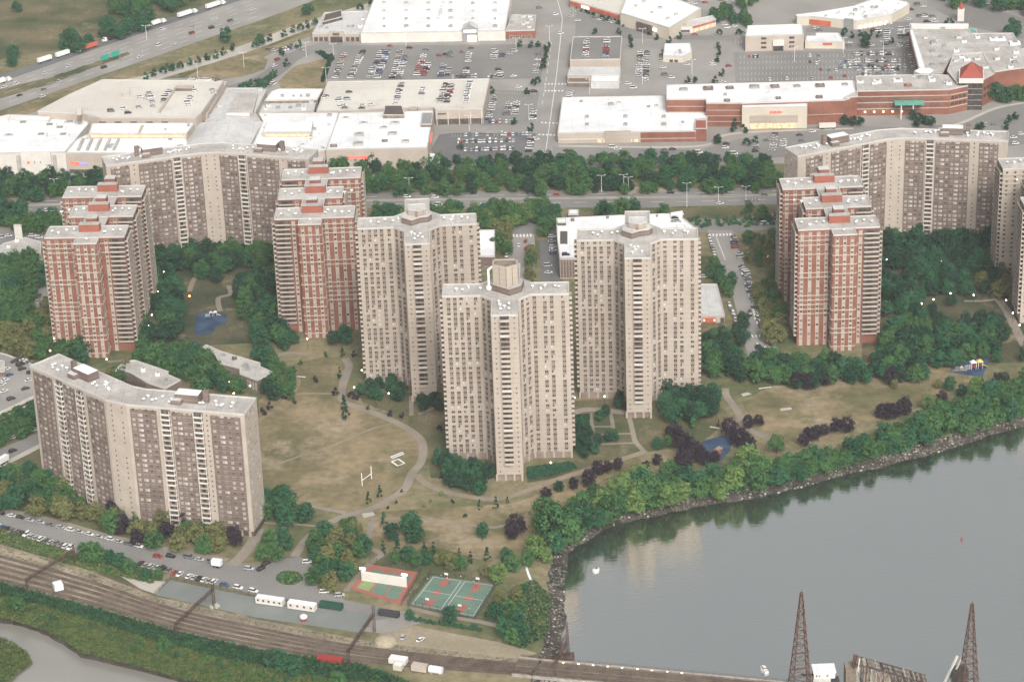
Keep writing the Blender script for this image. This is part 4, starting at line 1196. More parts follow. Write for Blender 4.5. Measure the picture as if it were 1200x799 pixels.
for z in (6.2, 10.6):
    for i in range(4): b.wallp('window', A2, A3, .12 + i * .21, .26 + i * .21, z, z + 1.9, .3, 'glass dark')
    for i in range(12): b.wallp('window', A1, A2, .04 + i * .078, .085 + i * .078, z, z + 1.4, .3, 'glass mid')
mbb = MB(); p, q = G(*A1, 17.5), G(*A2, 17.5); L_ = math.dist(p, q)
c0 = [along(p, q, L_ * u, o) for u, o in ((.40, .5), (.72, .5), (.72, 9), (.40, 9))]
mbb.prism(c0, 10.2, 10.8, 'canopy green', None, True); b.part('glass_canopy', mbb)
for u in (.47, .60):
    mbb = MB(); c = along(p, q, L_ * u, 8); mbb.box(c[0], c[1], 0, .8, .8, 10.2, 'trim white'); b.part('canopy_column', mbb)
for i in range(5): b.wallp('entrance_light', A1, A2, .08 + i * .1, .1 + i * .1, 2.5, 3.4, 1.2, 'lamp soft')
b.units([(1008, 97), (1025, 98.5), (1028, 97)], 3.4, ('white metal',)); b.units([(1052, 95)], 5, ('roof white',)); b.units([(1064, 101)], 4, ('brick orange',)); b.units([(1070, 90), (1080, 92), (1090, 91), (1092, 95), (1108, 97), (1112, 99)], 2.6)
b = Bld('corner_pavilion', 'brick corner pavilion with a red pyramid roof over a dark glass front', 'mall', [(1110, 84), (1117, 65), (1152, 62), (1165, 87), (1152, 94), (1125, 95), (1122, 98)], 19, 'brick red', 'roof grey')
b.block('glass_tower', [(1124.5, 96.5), (1125, 86), (1152, 86), (1152, 96.5)], 0, 20, 'glass dark', 'roof white')
b.block('white_band', [(1123.8, 93), (1124.3, 82), (1152.8, 82), (1152.6, 93)], 19.6, 22.6, 'trim white', 'roof white', 0)
mbb = MB(); pp = [G(*x, 22.7) for x in ((1124.5, 92), (1125.5, 80), (1152, 80), (1152, 92))]; ap = (sum(x[0] for x in pp) / 4, sum(x[1] for x in pp) / 4, 31)
for i in range(4): mbb.poly([(*pp[i], 22.7), (*pp[(i + 1) % 4], 22.7), ap], 'red roof')
b.part('pyramid_roof', mbb)
for z in (3, 7, 11, 15):
    b.wallp('glass_mullion', (1124.5, 96.5), (1152, 96.5), 0.02, .98, z, z + .4, .3, 'grey metal', 20)
for z in (6, 11):
    for i in range(3): b.wallp('window', (1152, 94), (1165, 87), .1 + i * .3, .3 + i * .3, z, z + 2.4, .25, 'glass dark')
b.units([(1108, 70), (1120, 72), (1127, 68), (1133, 71), (1145, 70), (1155, 80)], 3, ('white metal', 'roof pale'))
b = Bld('mall_hall', 'broad grey roofed mall hall with white edging behind the pyramid pavilion', 'mall', [(1083, 86), (1066, 33), (1066, 28), (1128, 31), (1140, 40), (1187, 39.5), (1197, 58), (1240, 57), (1240, 75), (1184, 82), (1165, 85), (1152, 62), (1117, 64), (1105, 86)], 14, 'brick red', 'roof grey')
b.runits(22, 2.4); b.units([(1164, 47), (1172, 47), (1189, 52)], 4.5, ('white metal',))
b.block('skylight_hall', [(1077, 80), (1066, 36), (1070, 34), (1085, 80)], 14, 17, 'trim white', 'roof white')
b.block('skylight_drum', [(1071, 84), (1078, 80), (1090, 80), (1096, 83), (1090, 87), (1078, 87)], 14, 18, 'trim white', 'roof white')
b.block('white_edge', [(1068, 31), (1068, 28), (1135, 28), (1135, 31)], 14, 16, 'trim white', 'roof white', 0)
# pointed sign tower
x, y = G(1126.5, 26)
b = Bld('sign_tower', 'slim white tower with a red cone top beside the far road', 'tower', [(1122.5, 10.5), (1123, 8.5), (1130, 8.5), (1130.3, 10.5)], 10, 'trim white', 'trim white')
mbb = MB(); cx_ = sum(p[0] for p in b.pl) / 4; cy_ = sum(p[1] for p in b.pl) / 4
for k in range(8): mbb.poly([(cx_ + 3 * math.cos(k * PI / 4), cy_ + 3 * math.sin(k * PI / 4), 10), (cx_ + 3 * math.cos((k + 1) * PI / 4), cy_ + 3 * math.sin((k + 1) * PI / 4), 10), (cx_, cy_, 15)], 'red roof')
b.part('cone_roof', mbb)
b = Bld('shade_tent', 'small awning pair, purple and green, by the mall hall edge', 'awning', [(1136, 39), (1136, 34), (1144, 34), (1145, 39)], 4, 'play blue', 'canopy green', rimh=.1)
# --- left mall
b = Bld('cinema', 'tall white box of the mall with two grey wall stripes, leftmost above the trees' if False else 'tall white windowless hall with two grey wall stripes, standing above the tree belt', 'cinema', [(-60, 181), (76.5, 179), (88, 165), (104, 146), (100, 137), (58, 137), (11, 135), (-60, 150)], 14.5, 'trim white', 'roof white')
C1, C2 = (-60, 181), (76.5, 179)
b.wallp('grey_stripe', C1, C2, .575, .61, .1, 13.2, .4, 'roof grey'); b.wallp('grey_stripe', C1, C2, .885, .92, .1, 13.2, .4, 'roof grey'); b.wallp('front_block', C1, C2, .62, .875, .1, 15.6, 1.6, 'trim white')
b.wallp('sign_letter', C1, C2, .67, .69, 7.5, 9.2, 1.9, 'sign red')
for u in (.73, .78): b.wallp('sign_letter', C1, C2, u, u + .008, 8.0, 9.5, 1.9, 'grey metal')
b.block('raised_roof', [(10, 141), (12, 135.5), (60, 137), (57, 142)], 14.5, 16.5, 'trim white', 'roof white')
for p in ((10, 160), (58, 149), (70, 152), (48, 160), (27, 146), (82, 145), (74, 160)): b.units([p], 5.5, ('roof pale', 'roof white'))
b = Bld('mall_wing', 'beige mall wing with red and blue sign letters and slanted roof skylights', 'mall', [(77, 179.5), (89, 165), (104, 157), (215, 157), (222, 172), (205, 181)], 14, 'trim beige', 'roof white')
W1, W2 = (77, 179.5), (205, 181)
b.sign(W1, W2, .03, .115, 6.0, 8.0, 'sign red', 5); b.sign(W1, W2, .125, .20, 6.2, 7.4, 'sign blue', 5); b.sign(W1, W2, .33, .385, 6.2, 8.2, 'sign blue', 3)
b.wallp('dark_opening', W1, W2, .02, .33, .1, 2.6, .3, 'recess')
for k in range(5):
    x0 = 90 + k * 10.4; b.block('skylight', [(x0, 175), (x0 + 3, 175), (x0 + 9, 162), (x0 + 6, 162)], 14, 15.2, 'grey metal', 'roof grey', 0)
b.runits(6, 2.5)
b = Bld('skylight_hall', 'pair of long white skylight roofs with glowing windows below the parking deck', 'mall', [(104, 157), (108, 145.5), (228, 145), (219, 157)], 17.5, 'trim beige', 'roof white', z0=13)
b.wallp('lit_window_band', (104, 157), (219, 157), .02, .98, 15.0, 16.6, .3, 'shop glow')
b.block('roof_gap', [(161, 156.6), (165.5, 146.5), (169, 146.5), (164, 156.6)], 17.5, 18.0, 'trim beige', 'trim beige', 0)
b.runits(8, 1.2)
b = Bld('parking_deck', 'large pale rooftop parking deck with a sunken ramp, beside the highway', 'parking deck', [(44, 131), (80, 112), (120, 94), (262, 95.5), (236, 133), (229, 138.5), (118, 138.5), (98, 134)], 19.5, 'trim beige', 'roof deck')
for i in range(5): b.wallp('vent_opening', (118, 138.5), (229, 138.5), -.02 + i * .165, .05 + i * .165, 15.9, 17.0, .2, 'recess')
b.block('ramp_wall', [(185, 131), (206, 100.5), (208, 100.5), (187.5, 131)], 19.5, 20.9, 'trim beige', 'trim beige', 0)
b.block('ramp_head', [(206, 104), (207, 100), (227, 100), (226, 104)], 19.5, 21.5, 'brick brown', 'trim beige', 0)
b.block('stair_tower', [(143, 109), (144, 103), (152, 103), (152, 109)], 19.5, 22.5, 'trim beige', 'roof deck', 0)
b.block('stair_tower', [(90, 135), (90.5, 126), (95.5, 126), (95.5, 135)], 18, 22.5, 'wood brown', 'roof deck', 0)
b = Bld('vaulted_hall', 'mall hall under a wide curved grey roof, right behind the bent brown block', 'mall', [(208, 178), (231, 145), (308, 143), (291, 176)], 13, 'trim beige', 'roof pale')
mbb = MB(); NV = 14
for i in range(NV):
    def vp(t, back):
        a, c = ((209, 177), (290, 175)) if not back else ((232, 146.5), (307, 144.5))
        z = 13.1 + 5.0 * math.sin(PI * t)
        p0 = G(a[0] + (c[0] - a[0]) * t, a[1] + (c[1] - a[1]) * t, 13.1)
        return (*p0, z)
    t0, t1 = i / NV, (i + 1) / NV
    mbb.poly([vp(t0, 0), vp(t1, 0), vp(t1, 1), vp(t0, 1)], 'roof pale')
mbb.poly([vp(i / NV, 0) for i in range(NV + 1)], 'roof pale'); mbb.poly([vp(i / NV, 1) for i in range(NV, -1, -1)], 'roof pale')
b.part('vault_roof', mbb)
b = Bld('mall_roof_court', 'jumble of low pale roofs with machines, between the parking deck and white halls', 'mall', [(232, 134), (250, 108), (262, 104), (305, 104), (312, 106), (299, 133), (306, 142), (240, 142)], 11, 'trim beige', 'roof pale')
b.runits(18, 2.2); b.block('grey_roof_hall', [(269, 130), (277, 108.5), (302, 108.5), (296, 132)], 11, 13.5, 'trim beige', 'roof grey'); b.block('white_screen', [(264, 136), (265, 132.5), (293, 132.5), (293, 137)], 11, 14, 'trim white', 'roof white')
b.block('deck_edge_wall', [(236, 134), (262, 96), (266, 96), (243, 134)], 11, 15, 'trim beige', 'trim beige')
b = Bld('white_mall_hall', 'wide white mall roof with a raised lit monitor, between vault and anchor store', 'mall', [(308, 143), (303, 133.5), (397, 133), (384, 176.5), (366, 178.5), (290, 178), (298, 166)], 13, 'trim beige', 'roof white')
b.block('roof_monitor', [(308, 155), (312, 144), (367, 143), (365, 155)], 13, 16.5, 'trim beige', 'roof white'); b.wallp('lit_window_band', (308, 155), (365, 155), .05, .95, 13.6, 15.2, .4, 'shop glow', 16.5)
b.runits(14, 1.8)
b = Bld('anchor_store', 'white roofed department store with a red sign on its beige wall above the trees', 'store', [(382, 176), (397.5, 133.5), (508, 130.5), (501, 173.5)], 14.5, 'trim beige', 'roof white')
b.sign((382, 176), (501, 173.5), .215, .415, 8.0, 10.0, 'sign red', 9); b.sign((501, 173.5), (508, 130.5), .35, .6, 8.5, 10.5, 'sign red', 6)
b.units([(405, 140), (426, 146), (421, 159), (460, 158), (463, 146), (450, 151), (475, 167), (420, 170)], 4.0, ('roof pale', 'roof grey')); b.block('plant_room', [(493, 146), (495, 132.5), (507, 132), (506, 146)], 14.5, 16.5, 'brick brown', 'grey metal'); b.block('dark_cowl', [(449, 135), (451, 124), (471, 124), (474, 135)], 13, 17, 'wood brown', 'recess'); b.units([(391, 172), (451, 166)], 4.0, ('wood brown',))
b.block('loading_block', [(499, 188), (501, 180), (516, 181), (515, 191)], 0, 5, 'trim white', 'roof white')
b = Bld('roof_parking_store', 'store with a pale rooftop car park, open columned side above the small lots', 'parking building', [(371, 131), (384, 96.5), (574, 93), (566, 128), (510, 129.5), (508, 126)], 10.5, 'trim beige', 'roof deck')
F1, F2 = (510, 129.5), (566, 128)
b.wallp('dark_opening', F1, F2, .0, .99, .1, 4.0, .2, 'recess')
for i in range(5): b.wallp('column', F1, F2, .02 + i * .235, .035 + i * .235, .1, 9.5, .7, 'trim white')
b.wallp('dark_opening', F1, F2, .05, .22, 7.4, 8.2, .3, 'recess')
b.block('stair_head', [(479, 129), (480, 125), (490, 125), (489, 129)], 10.5, 12.5, 'wood brown', 'trim beige', 0)
b = Bld('white_shop_row', 'low white roofed shops below the dry lawn, joined to the rooftop car park', 'shops', [(310, 118.5), (318, 108), (327, 105), (379, 105), (372, 117.5)], 8, 'wood brown', 'roof white')
b.units([(331, 113.5), (344, 113.5), (353, 113.5), (361, 113.5)], 1.5, ('grey metal',))
b = Bld('service_roof', 'pale service roof strip between the white shops and white mall roof', 'mall', [(302, 133), (308, 119.5), (371, 118.5), (368, 130.5), (330, 131)], 6, 'trim beige', 'roof pale')
b.runits(8, 2.0)

# --- low houses around the bent block
def houses(label, px, z, wall, roof):
    b = Bld('low_house', label, 'house', px, z, wall, roof)
    return b
b = houses('low brown block with a stepped pale roof behind the bent block by the field', [(137.5, 431.7), (146.7, 424), (158, 422.5), (198, 436), (196, 439), (211.7, 445.8), (193, 455.8), (172, 448.5), (153, 437)], 7.5, 'brick brown', 'roof grey')
for i in range(9): b.wallp('window', (137.5, 431.7), (172, 448.5), .04 + i * .107, .09 + i * .107, 1.2, 2.9, .2, 'glass dark'); 
for i in range(9): b.wallp('window', (137.5, 431.7), (172, 448.5), .04 + i * .107, .09 + i * .107, 4.2, 5.8, .2, 'glass mid')
for i in range(4): b.wallp('window', (172, 448.5), (193, 455.8), .08 + i * .23, .2 + i * .23, 1.2, 5.6, .2, 'glass mid')
b.units([(168, 435), (185, 440), (195, 446)], 1.4)
b = houses('low brown school block with pale stepped roofs, near the blue playground', [(236.7, 407), (242, 404.5), (257, 411.5), (277, 417.5), (305, 425.8), (305, 430), (320, 436.7), (301.7, 446), (281, 438.5), (281, 432), (256.7, 426), (252, 416)], 7.5, 'brick brown', 'roof grey')
for i in range(6): b.wallp('window', (281, 438.5), (301.7, 446), .05 + i * .16, .14 + i * .16, 1.2, 5.6, .2, 'blind')
b.units([(275, 421), (288, 430), (290, 434), (262, 417)], 1.8, ('grey metal', 'recess'))
b = Bld('parking_garage', 'parking garage deck with cream banded walls, cars on top, beside the bent block', 'parking garage', [(-60, 500), (-60, 428), (0, 414), (8, 416), (42, 429), (43, 463), (0, 484)], 8, 'recess', 'old asphalt')
for z in (1.2, 4.4, 7.0): b.wallp('cream_band', (-60, 511), (43, 463), 0, 1, z, z + 1.0, .4, 'wall cream') if False else b.wallp('cream_band', (0, 484), (43, 463), -1.3, 1, z, z + 1.0, .4, 'wall cream')
b.block('stair_tower', [(-8, 437), (-8, 421), (5, 423), (6, 435)], 8, 11, 'brick brown', 'roof grey')
b = Bld('gas_station', 'low grey station roof beside the street, parked cars around it', 'gas station', [(-12, 297), (4, 286), (30, 279), (48, 284), (48, 296), (20, 299)], 5, 'trim beige', 'roof grey')
b.units([(20, 283), (10, 290)], 1.5)
b = Bld('station_sign', 'white square frame sign pylon rising beside the grey station roof', 'sign pylon', [(16, 264.5), (16, 263), (25, 263), (25, 264.5)], 11, 'trim white', 'trim white', rimh=.1)
# --- podium behind the right tower
b = Bld('parking_podium', 'white roofed parking podium wrapped around the back of a beige tower', 'parking podium', [(652, 256.5), (724, 253), (786, 251), (800, 256), (815, 268), (818, 303), (673, 303), (656, 303), (653, 280)], 13, 'trim beige', 'roof white')
b.block('ramp_slot', [(678, 272), (678, 269.5), (723, 267.5), (723, 270)], 13, 14.4, 'trim beige', 'brick brown', 0)
b.block('roof_well', [(656.5, 286), (656.5, 271), (665, 271), (665, 286)], 13, 13.6, 'trim white', 'recess', 0)
b.block('roof_shed', [(653, 261), (653, 257), (663, 256), (663, 261)], 13, 15, 'recess', 'roof white'); b.block('roof_shed', [(793, 269), (793, 264), (803, 264), (803, 268.5)], 13, 15, 'recess', 'roof white')
for i in range(5): b.wallp('brown_panel', (656, 303), (673, 303), .05 + i * .2, .2 + i * .2, 1.0, 12, .3, 'brick brown')
b.units([(671, 259), (712, 256), (760, 254), (770, 254), (745, 262)], 1.5, ('brick brown', 'white metal'))
b.block('covered_walk', [(786, 253), (786, 249), (800, 247), (800, 252)], 13, 15, 'trim white', 'roof white', 0)
b = Bld('annex', 'small white roofed brown annex peeking out beside the tower', 'annex', [(545, 301), (545, 271), (580, 270), (580, 301)], 6, 'brick brown', 'roof white')
b = Bld('corner_store', 'pale roofed corner store with a red lit entrance by the parking street', 'shop', [(800, 333.5), (840.3, 333.5), (849.3, 369.5), (800, 370)], 4.6, 'trim beige', 'roof pale')
S1, S2 = (800, 370), (849.3, 369.5)
b.wallp('lit_entrance', S1, S2, .48, .78, .3, 3.2, .5, 'container orange'); b.wallp('entrance_lamp', S1, S2, .50, .525, 1.6, 2.4, .9, 'lamp soft'); b.wallp('entrance_lamp', S1, S2, .74, .765, 1.6, 2.4, .9, 'lamp soft'); b.wallp('dark_door', S1, S2, .90, .99, .2, 3.2, .5, 'recess')
b = Bld('bus_shelter', 'small white flat shelter at the tree belt beside the parkway', 'shelter', [(666, 252), (666.5, 246.5), (678, 246.5), (678, 252)], 4, 'recess', 'roof white')
# ------------------------------------------------------------------ trees
def crown_mesh(name, seed, r, h, leaf, n, nclump, low=0.25, shape='round', size=0.75):
    rng = random.Random(seed); mb = MB()
    cl = []
    for i in range(nclump):
        a = rng.uniform(0, 2 * PI); t = rng.uniform(0, 1)
        zz = low + (1 - low) * t
        if shape == 'cone': rad = (1 - t) * 0.75 + 0.05
        elif shape == 'column': rad = 0.5
        else: rad = math.sqrt(max(0.05, 1 - (2 * t - 0.8) ** 2 / 1.5)) * 0.72
        rr = rad * r * rng.uniform(0.35, 1.0) ** 0.6
        cr = r * rng.uniform(0.17, 0.40) * (0.6 if shape == 'cone' else 1)
        cl.append((rr * math.cos(a), rr * math.sin(a), zz * h - cr * 0.3, cr))
    for i in range(n):
        c = cl[i % nclump]
        u = rng.uniform(-1, 1); a = rng.uniform(0, 2 * PI); s = math.sqrt(1 - u * u)
        nrm = Vector((s * math.cos(a), s * math.sin(a), u))
        if nrm.z < -0.5: nrm.z *= -0.5
        pos = Vector(c[:3]) + nrm * c[3] * (rng.uniform(0.7, 1.12) if rng.random() < .85 else rng.uniform(1.1, 1.55))
        nn = (nrm + Vector((rng.uniform(-.8, .8), rng.uniform(-.8, .8), rng.uniform(-.3, .9)))).normalized()
        t1 = nn.orthogonal().normalized(); t2 = nn.cross(t1)
        ro = rng.uniform(0, PI); c_, s_ = math.cos(ro), math.sin(ro)
        t1, t2 = t1 * c_ + t2 * s_, t2 * c_ - t1 * s_
        sz = size * rng.uniform(0.6, 1.2)
        mb.poly([pos - t1 * sz * .5 - t2 * sz * .3, pos + t1 * sz * .5 - t2 * sz * .35, pos + t1 * sz * .35 + t2 * sz * .45, pos - t1 * sz * .4 + t2 * sz * .35], leaf)
    return mb
def trunk_mb(h, r, tr):
    mb = MB()
    mb.bar((0, 0, -0.2), (0, 0, h * 0.45), tr, 'bark', 6, tr * .7)
    for k in range(5):
        a = k * 2 * PI / 5 + .4
        mb.bar((0, 0, h * (.28 + .04 * k)), (math.cos(a) * r * .5, math.sin(a) * r * .5, h * (.6 + .05 * k)), tr * .5, 'bark', 4, tr * .15)
    mb.bar((0, 0, h * .45), (0.2, 0.1, h * .8), tr * .65, 'bark', 5, tr * .2)
    return mb
def cover(name, poly, n, hgt, leaf, seed, size=.9, z=0.0):
    rng = random.Random(seed); W = [G(*p) for p in poly]
    x0, x1 = min(p[0] for p in W), max(p[0] for p in W); y0, y1 = min(p[1] for p in W), max(p[1] for p in W)
    mb = MB(); k = 0; tries = 0
    while k < n and tries < n * 12:
        tries += 1
        x, y = rng.uniform(x0, x1), rng.uniform(y0, y1)
        if not inside((x, y), W): continue
        k += 1
        lf = leaf if isinstance(leaf, str) else rng.choice(leaf)
        hh = hgt * rng.uniform(.5, 1.2)
        for _ in range(7):
            p = Vector((x + rng.uniform(-1, 1) * .8, y + rng.uniform(-1, 1) * .8, z + hh * rng.uniform(.1, 1)))
            nn = Vector((rng.uniform(-1, 1), rng.uniform(-1, 1), rng.uniform(.2, 1.2))).normalized(); t1 = nn.orthogonal().normalized(); t2 = nn.cross(t1); s = size * rng.uniform(.5, 1.1)
            mb.poly([p - t1 * s * .5, p + t2 * s * .5, p + t1 * s * .5, p - t2 * s * .5], lf)
    put(name, mb, kind='stuff')
TREES = {}
def tree_kind(kind):
    if kind in TREES: return TREES[kind]
    base, leaf = kind
    L = []
    for v in range(3):
        sd = hash((base, v)) if False else sum(map(ord, base)) * 13 + v
        if base == 'round': cm, h, r = crown_mesh('crown', sd, 5.0, 10.5, leaf, 1900, 28, size=.7), 10.5, 5.0
        elif base == 'wide': cm, h, r = crown_mesh('crown', sd, 6.0, 10.5, leaf, 2400, 36, size=.75), 10, 6.0
        elif base == 'small': cm, h, r = crown_mesh('crown', sd, 2.5, 4.8, leaf, 420, 8, 0.2, size=.6), 4.8, 2.5
        elif base == 'cone': cm, h, r = crown_mesh('crown', sd, 2.6, 8.5, leaf, 620, 18, 0.12, 'cone', .6), 8.5, 2.6
        elif base == 'bush': cm, h, r = crown_mesh('crown', sd, 2.2, 2.2, leaf, 330, 7, 0.15, size=.5), 2.2, 2.2
        crown = cm.mesh('crown'); tr = trunk_mb(h, r, max(.12, r * .07)).mesh('trunk')
        L.append((cm, crown, tr, h))
    TREES[kind] = L
    return L
ALLT = []   # (x, y, kind, scale, zscale, massdesc, look)
LOOK = {'leaf green': 'green', 'leaf dark': 'dark green', 'leaf light': 'bright yellow-green', 'leaf olive': 'olive', 'leaf purple': 'dark purple', 'leaf teal': 'deep green'}
def T(x, y, base, leaf, s=1.0, desc='', zs=1.0, zref=None):
    h = {'round': 10.5, 'wide': 10, 'small': 4.8, 'cone': 8.5, 'bush': 2.2}[base]
    w = G(x, y, (h * s * zs * 0.55 if zref is None else zref))
    ALLT.append([w[0], w[1], (base, leaf), s, zs, desc])
def mass(poly, step, bases, leaves, desc, smin=.75, smax=1.15, seed=1, jit=.32, zs=1.0, holes=()):
    rng = random.Random(seed)
    W = [G(*p, 6) for p in poly]; HS = [[G(*p, 6) for p in h] for h in holes]
    x0, x1 = min(p[0] for p in W), max(p[0] for p in W); y0, y1 = min(p[1] for p in W), max(p[1] for p in W)
    y = y0; row = 0
    while y <= y1 + step * .2:
        x = x0 + (row % 2) * step * .5
        while x <= x1:
            px, py = x + rng.uniform(-jit, jit) * step, y + rng.uniform(-jit, jit) * step
            if inside((px, py), W) and not any(inside((px, py), h) for h in HS):
                ALLT.append([px, py, (rng.choice(bases), rng.choice(leaves)), rng.uniform(smin, smax), zs * rng.uniform(.88, 1.12), desc])
            x += step
        y += step * .87; row += 1
GR, DK, LT, OL, PU, TE = 'leaf green', 'leaf dark', 'leaf light', 'leaf olive', 'leaf purple', 'leaf teal'
# tree belts along the parkway
mass([(416, 178), (470, 184), (600, 182), (750, 180), (840, 178), (915, 183), (915, 216), (760, 219), (600, 221), (420, 223)], 9.5, ['wide', 'round'], [GR, TE, GR, DK], 'tree belt between parkway and mall', .6, 1.0, seed=3)
mass([(-10, 203), (75, 204), (128, 203), (128, 220), (60, 227), (-10, 229)], 8.5, ['round'], [TE, DK, GR], 'tree belt below the white cinema wall', seed=4)
mass([(370, 178), (408, 178), (408, 194), (372, 192)], 8, ['round'], [TE, GR], 'clump behind the red block', seed=5)
mass([(422, 240), (480, 242), (560, 236), (648, 238), (650, 256), (600, 262), (560, 259), (424, 256)], 9, ['round', 'wide'], [GR, GR, LT, TE], 'trees behind the beige towers', .7, 1.05, seed=6)
mass([(560, 258), (600, 258), (598, 292), (583, 292), (575, 268)], 8, ['round'], [GR, OL, LT], 'trees beside the annex', .65, .9, seed=7)
mass([(634, 244), (655, 246), (652, 270), (634, 268)], 8, ['round'], [TE, GR], 'trees at the podium corner', .9, 1.2, seed=8)
mass([(698, 236), (752, 236), (752, 247), (698, 250)], 8, ['round'], [TE, DK, GR], 'trees between parkway and podium', .8, 1.1, seed=9)
mass([(768, 240), (783, 240), (783, 248), (768, 248)], 8, ['round'], [GR], 'trees by the covered walk', .7, .9, seed=10)
mass([(606, 288), (624, 286), (628, 325), (608, 325)][::1], 6, ['small', 'round'], [OL, OL, GR], 'street trees between the towers', .6, .85, seed=11, holes=[[(590, 280), (617, 280), (617, 330), (590, 330)]])
# courtyards
mass([(174, 276), (245, 274), (322, 270), (324, 306), (270, 308), (262, 322), (232, 322), (222, 306), (190, 330), (176, 322)], 8.0, ['round', 'wide'], [DK, TE, DK, GR], 'courtyard wood below the bent brown block', .8, 1.15, seed=12)
mass([(172, 326), (206, 322), (214, 345), (208, 390), (160, 398), (150, 384), (172, 350)], 8.2, ['round', 'wide'], [TE, DK, GR], 'courtyard wood beside the playground', seed=13, holes=[[(172, 340), (186, 340), (186, 372), (174, 372)]])
mass([(280, 330), (324, 312), (328, 350), (332, 398), (300, 402), (285, 372)], 8.4, ['round', 'wide'], [DK, TE, GR], 'wood between playground and red block', seed=14)
mass([(150, 402), (236, 404), (252, 420), (280, 436), (282, 452), (246, 458), (215, 446), (198, 434), (158, 420)], 8.6, ['wide', 'round'], [TE, GR, GR], 'green wood between the two low houses', seed=15)
mass([(286, 402), (318, 410), (345, 428), (342, 452), (330, 464), (303, 458), (318, 440), (305, 424)], 7.6, ['round'], [TE, GR, DK], 'trees beside the low school block', .7, 1.0, seed=16)
mass([(325, 395), (332, 378), (345, 392), (350, 402), (330, 405)], 7, ['round'], [TE], 'trees at the foot of the red block', .8, 1, seed=17) 
mass([(383, 383), (412, 380), (414, 398), (385, 400)], 8, ['round'], [TE, DK], 'trees between red block and tower', .8, 1, seed=18)
mass([(70, 396), (105, 398), (108, 418), (68, 420)], 8, ['round'], [TE, GR], 'clump behind the roof of the bent block', seed=19)
mass([(126, 420), (150, 428), (152, 444), (128, 438)], 6.5, ['round'], [OL, GR], 'clump beside the low brown block', .7, .9, seed=20)
# west edge
mass([(-20, 300), (45, 298), (52, 318), (44, 345), (30, 375), (-20, 384)], 8.8, ['wide', 'round'], [GR, TE, GR], 'grove by the gas station', seed=21)
mass([(-20, 388), (35, 372), (60, 350), (66, 398), (52, 418), (10, 408), (-20, 402)], 8, ['round'], [OL, OL, GR], 'olive trees at the foot of the stepped red block', .8, 1.05, seed=22)
mass([(-20, 246), (12, 238), (34, 240), (44, 252), (75, 248), (77, 268), (44, 270), (10, 258), (-20, 262)], 8.5, ['round'], [TE, DK, GR], 'trees between parkway and gas station', seed=23)
mass([(-20, 492), (20, 478), (44, 470), (48, 494), (20, 505), (-20, 518)], 7.0, ['round'], [TE, GR], 'trees under the garage wall', .65, .9, seed=24)
# in front of the near block
mass([(-30, 560), (10, 556), (30, 548), (60, 556), (92, 574), (100, 598), (60, 598), (0, 588), (-30, 585)], 8.6, ['wide', 'round'], [TE, GR, OL], 'trees at the corner of the bent block by the field', seed=25)
mass([(96, 585), (140, 592), (175, 600), (220, 606), (262, 618), (266, 642), (225, 640), (165, 628), (110, 612)], 8.4, ['wide', 'round'], [OL, GR, OL, PU], 'row between the bent block and the drive', .75, 1.0, seed=26)
T(273, 628, 'round', PU, 1.0, 'tree at the corner of the bent block, over the footpath'); T(208, 597, 'round', TE, 1.05, 'tree against the front of the bent block')
T(110, 647, 'wide', GR, 1.05, 'trees between drive and railway'); T(98, 645, 'round', GR, .8, 'trees between drive and railway'); T(140, 656, 'round', TE, .8, 'trees between drive and railway'); T(152, 664, 'round', GR, .75, 'trees between drive and railway'); T(170, 672, 'round', TE, .6, 'trees between drive and railway'); T(185, 672, 'round', GR, .6, 'trees between drive and railway'); T(128, 652, 'round', TE, .7, 'trees between drive and railway')
mass([(308, 562), (340, 580), (358, 600), (330, 604), (308, 606)], 8, ['round', 'wide'], [GR, TE, OL], 'clump beside the end wall of the bent block', .85, 1.1, seed=27)
mass([(308, 622), (338, 618), (345, 640), (322, 650), (298, 652)], 8, ['round'], [GR, TE], 'clump between footpath and roundabout', .75, 1.0, seed=28)
mass([(365, 628), (385, 612), (424, 620), (430, 650), (425, 672), (395, 688), (366, 684), (362, 655)], 8.4, ['wide', 'round'], [OL, GR, OL, TE], 'olive grove beside the roundabout', .75, 1.0, seed=29)
for x, y, b_, l, s in [(423, 620, 'cone', OL, .9), (412, 611, 'round', TE, .6), (403, 613, 'round', GR, .55), (450, 608, 'cone', TE, 1.15), (449, 640, 'cone', DK, .8), (460, 622, 'round', DK, .9), (466, 640, 'cone', DK, 1.2), (480, 612, 'wide', TE, 1.05), (485, 625, 'wide', TE, .9), (478, 648, 'round', TE, .8), (497, 642, 'cone', DK, .9), (508, 642, 'cone', DK, .85), (516, 652, 'round', OL, .75), (528, 658, 'round', OL, .8), (540, 660, 'round', GR, .75), (500, 654, 'round', TE, .7), (551, 652, 'cone', DK, .75), (538, 645, 'cone', DK, .5), (571, 648, 'cone', DK, .95), (462, 652, 'round', GR, .6), (488, 655, 'round', GR, .7), (566, 621, 'round', TE, .75), (545, 604, 'small', DK, .5)]:
    T(x, y, b_, l, s, 'trees between the meadow and the ball courts')
for x, y, b_, l, s in [(584, 671, 'round', LT, 1.0), (568, 668, 'round', OL, .6), (600, 660, 'round', GR, .9), (593, 650, 'round', TE, .7), (606, 697, 'round', OL, .8), (588, 700, 'round', OL, .8), (580, 716, 'wide', TE, .9), (595, 712, 'round', GR, .9), (606, 725, 'round', TE, .9), (590, 735, 'round', TE, .85), (600, 745, 'round', GR, .8), (612, 738, 'round', TE, .7), (528, 719, 'round', TE, .85), (480, 720, 'round', TE, .5), (610, 710, 'round', GR, .7), (615, 690, 'round', TE, .5)]:
    T(x, y, b_, l, s, 'trees between the ball courts and the river')
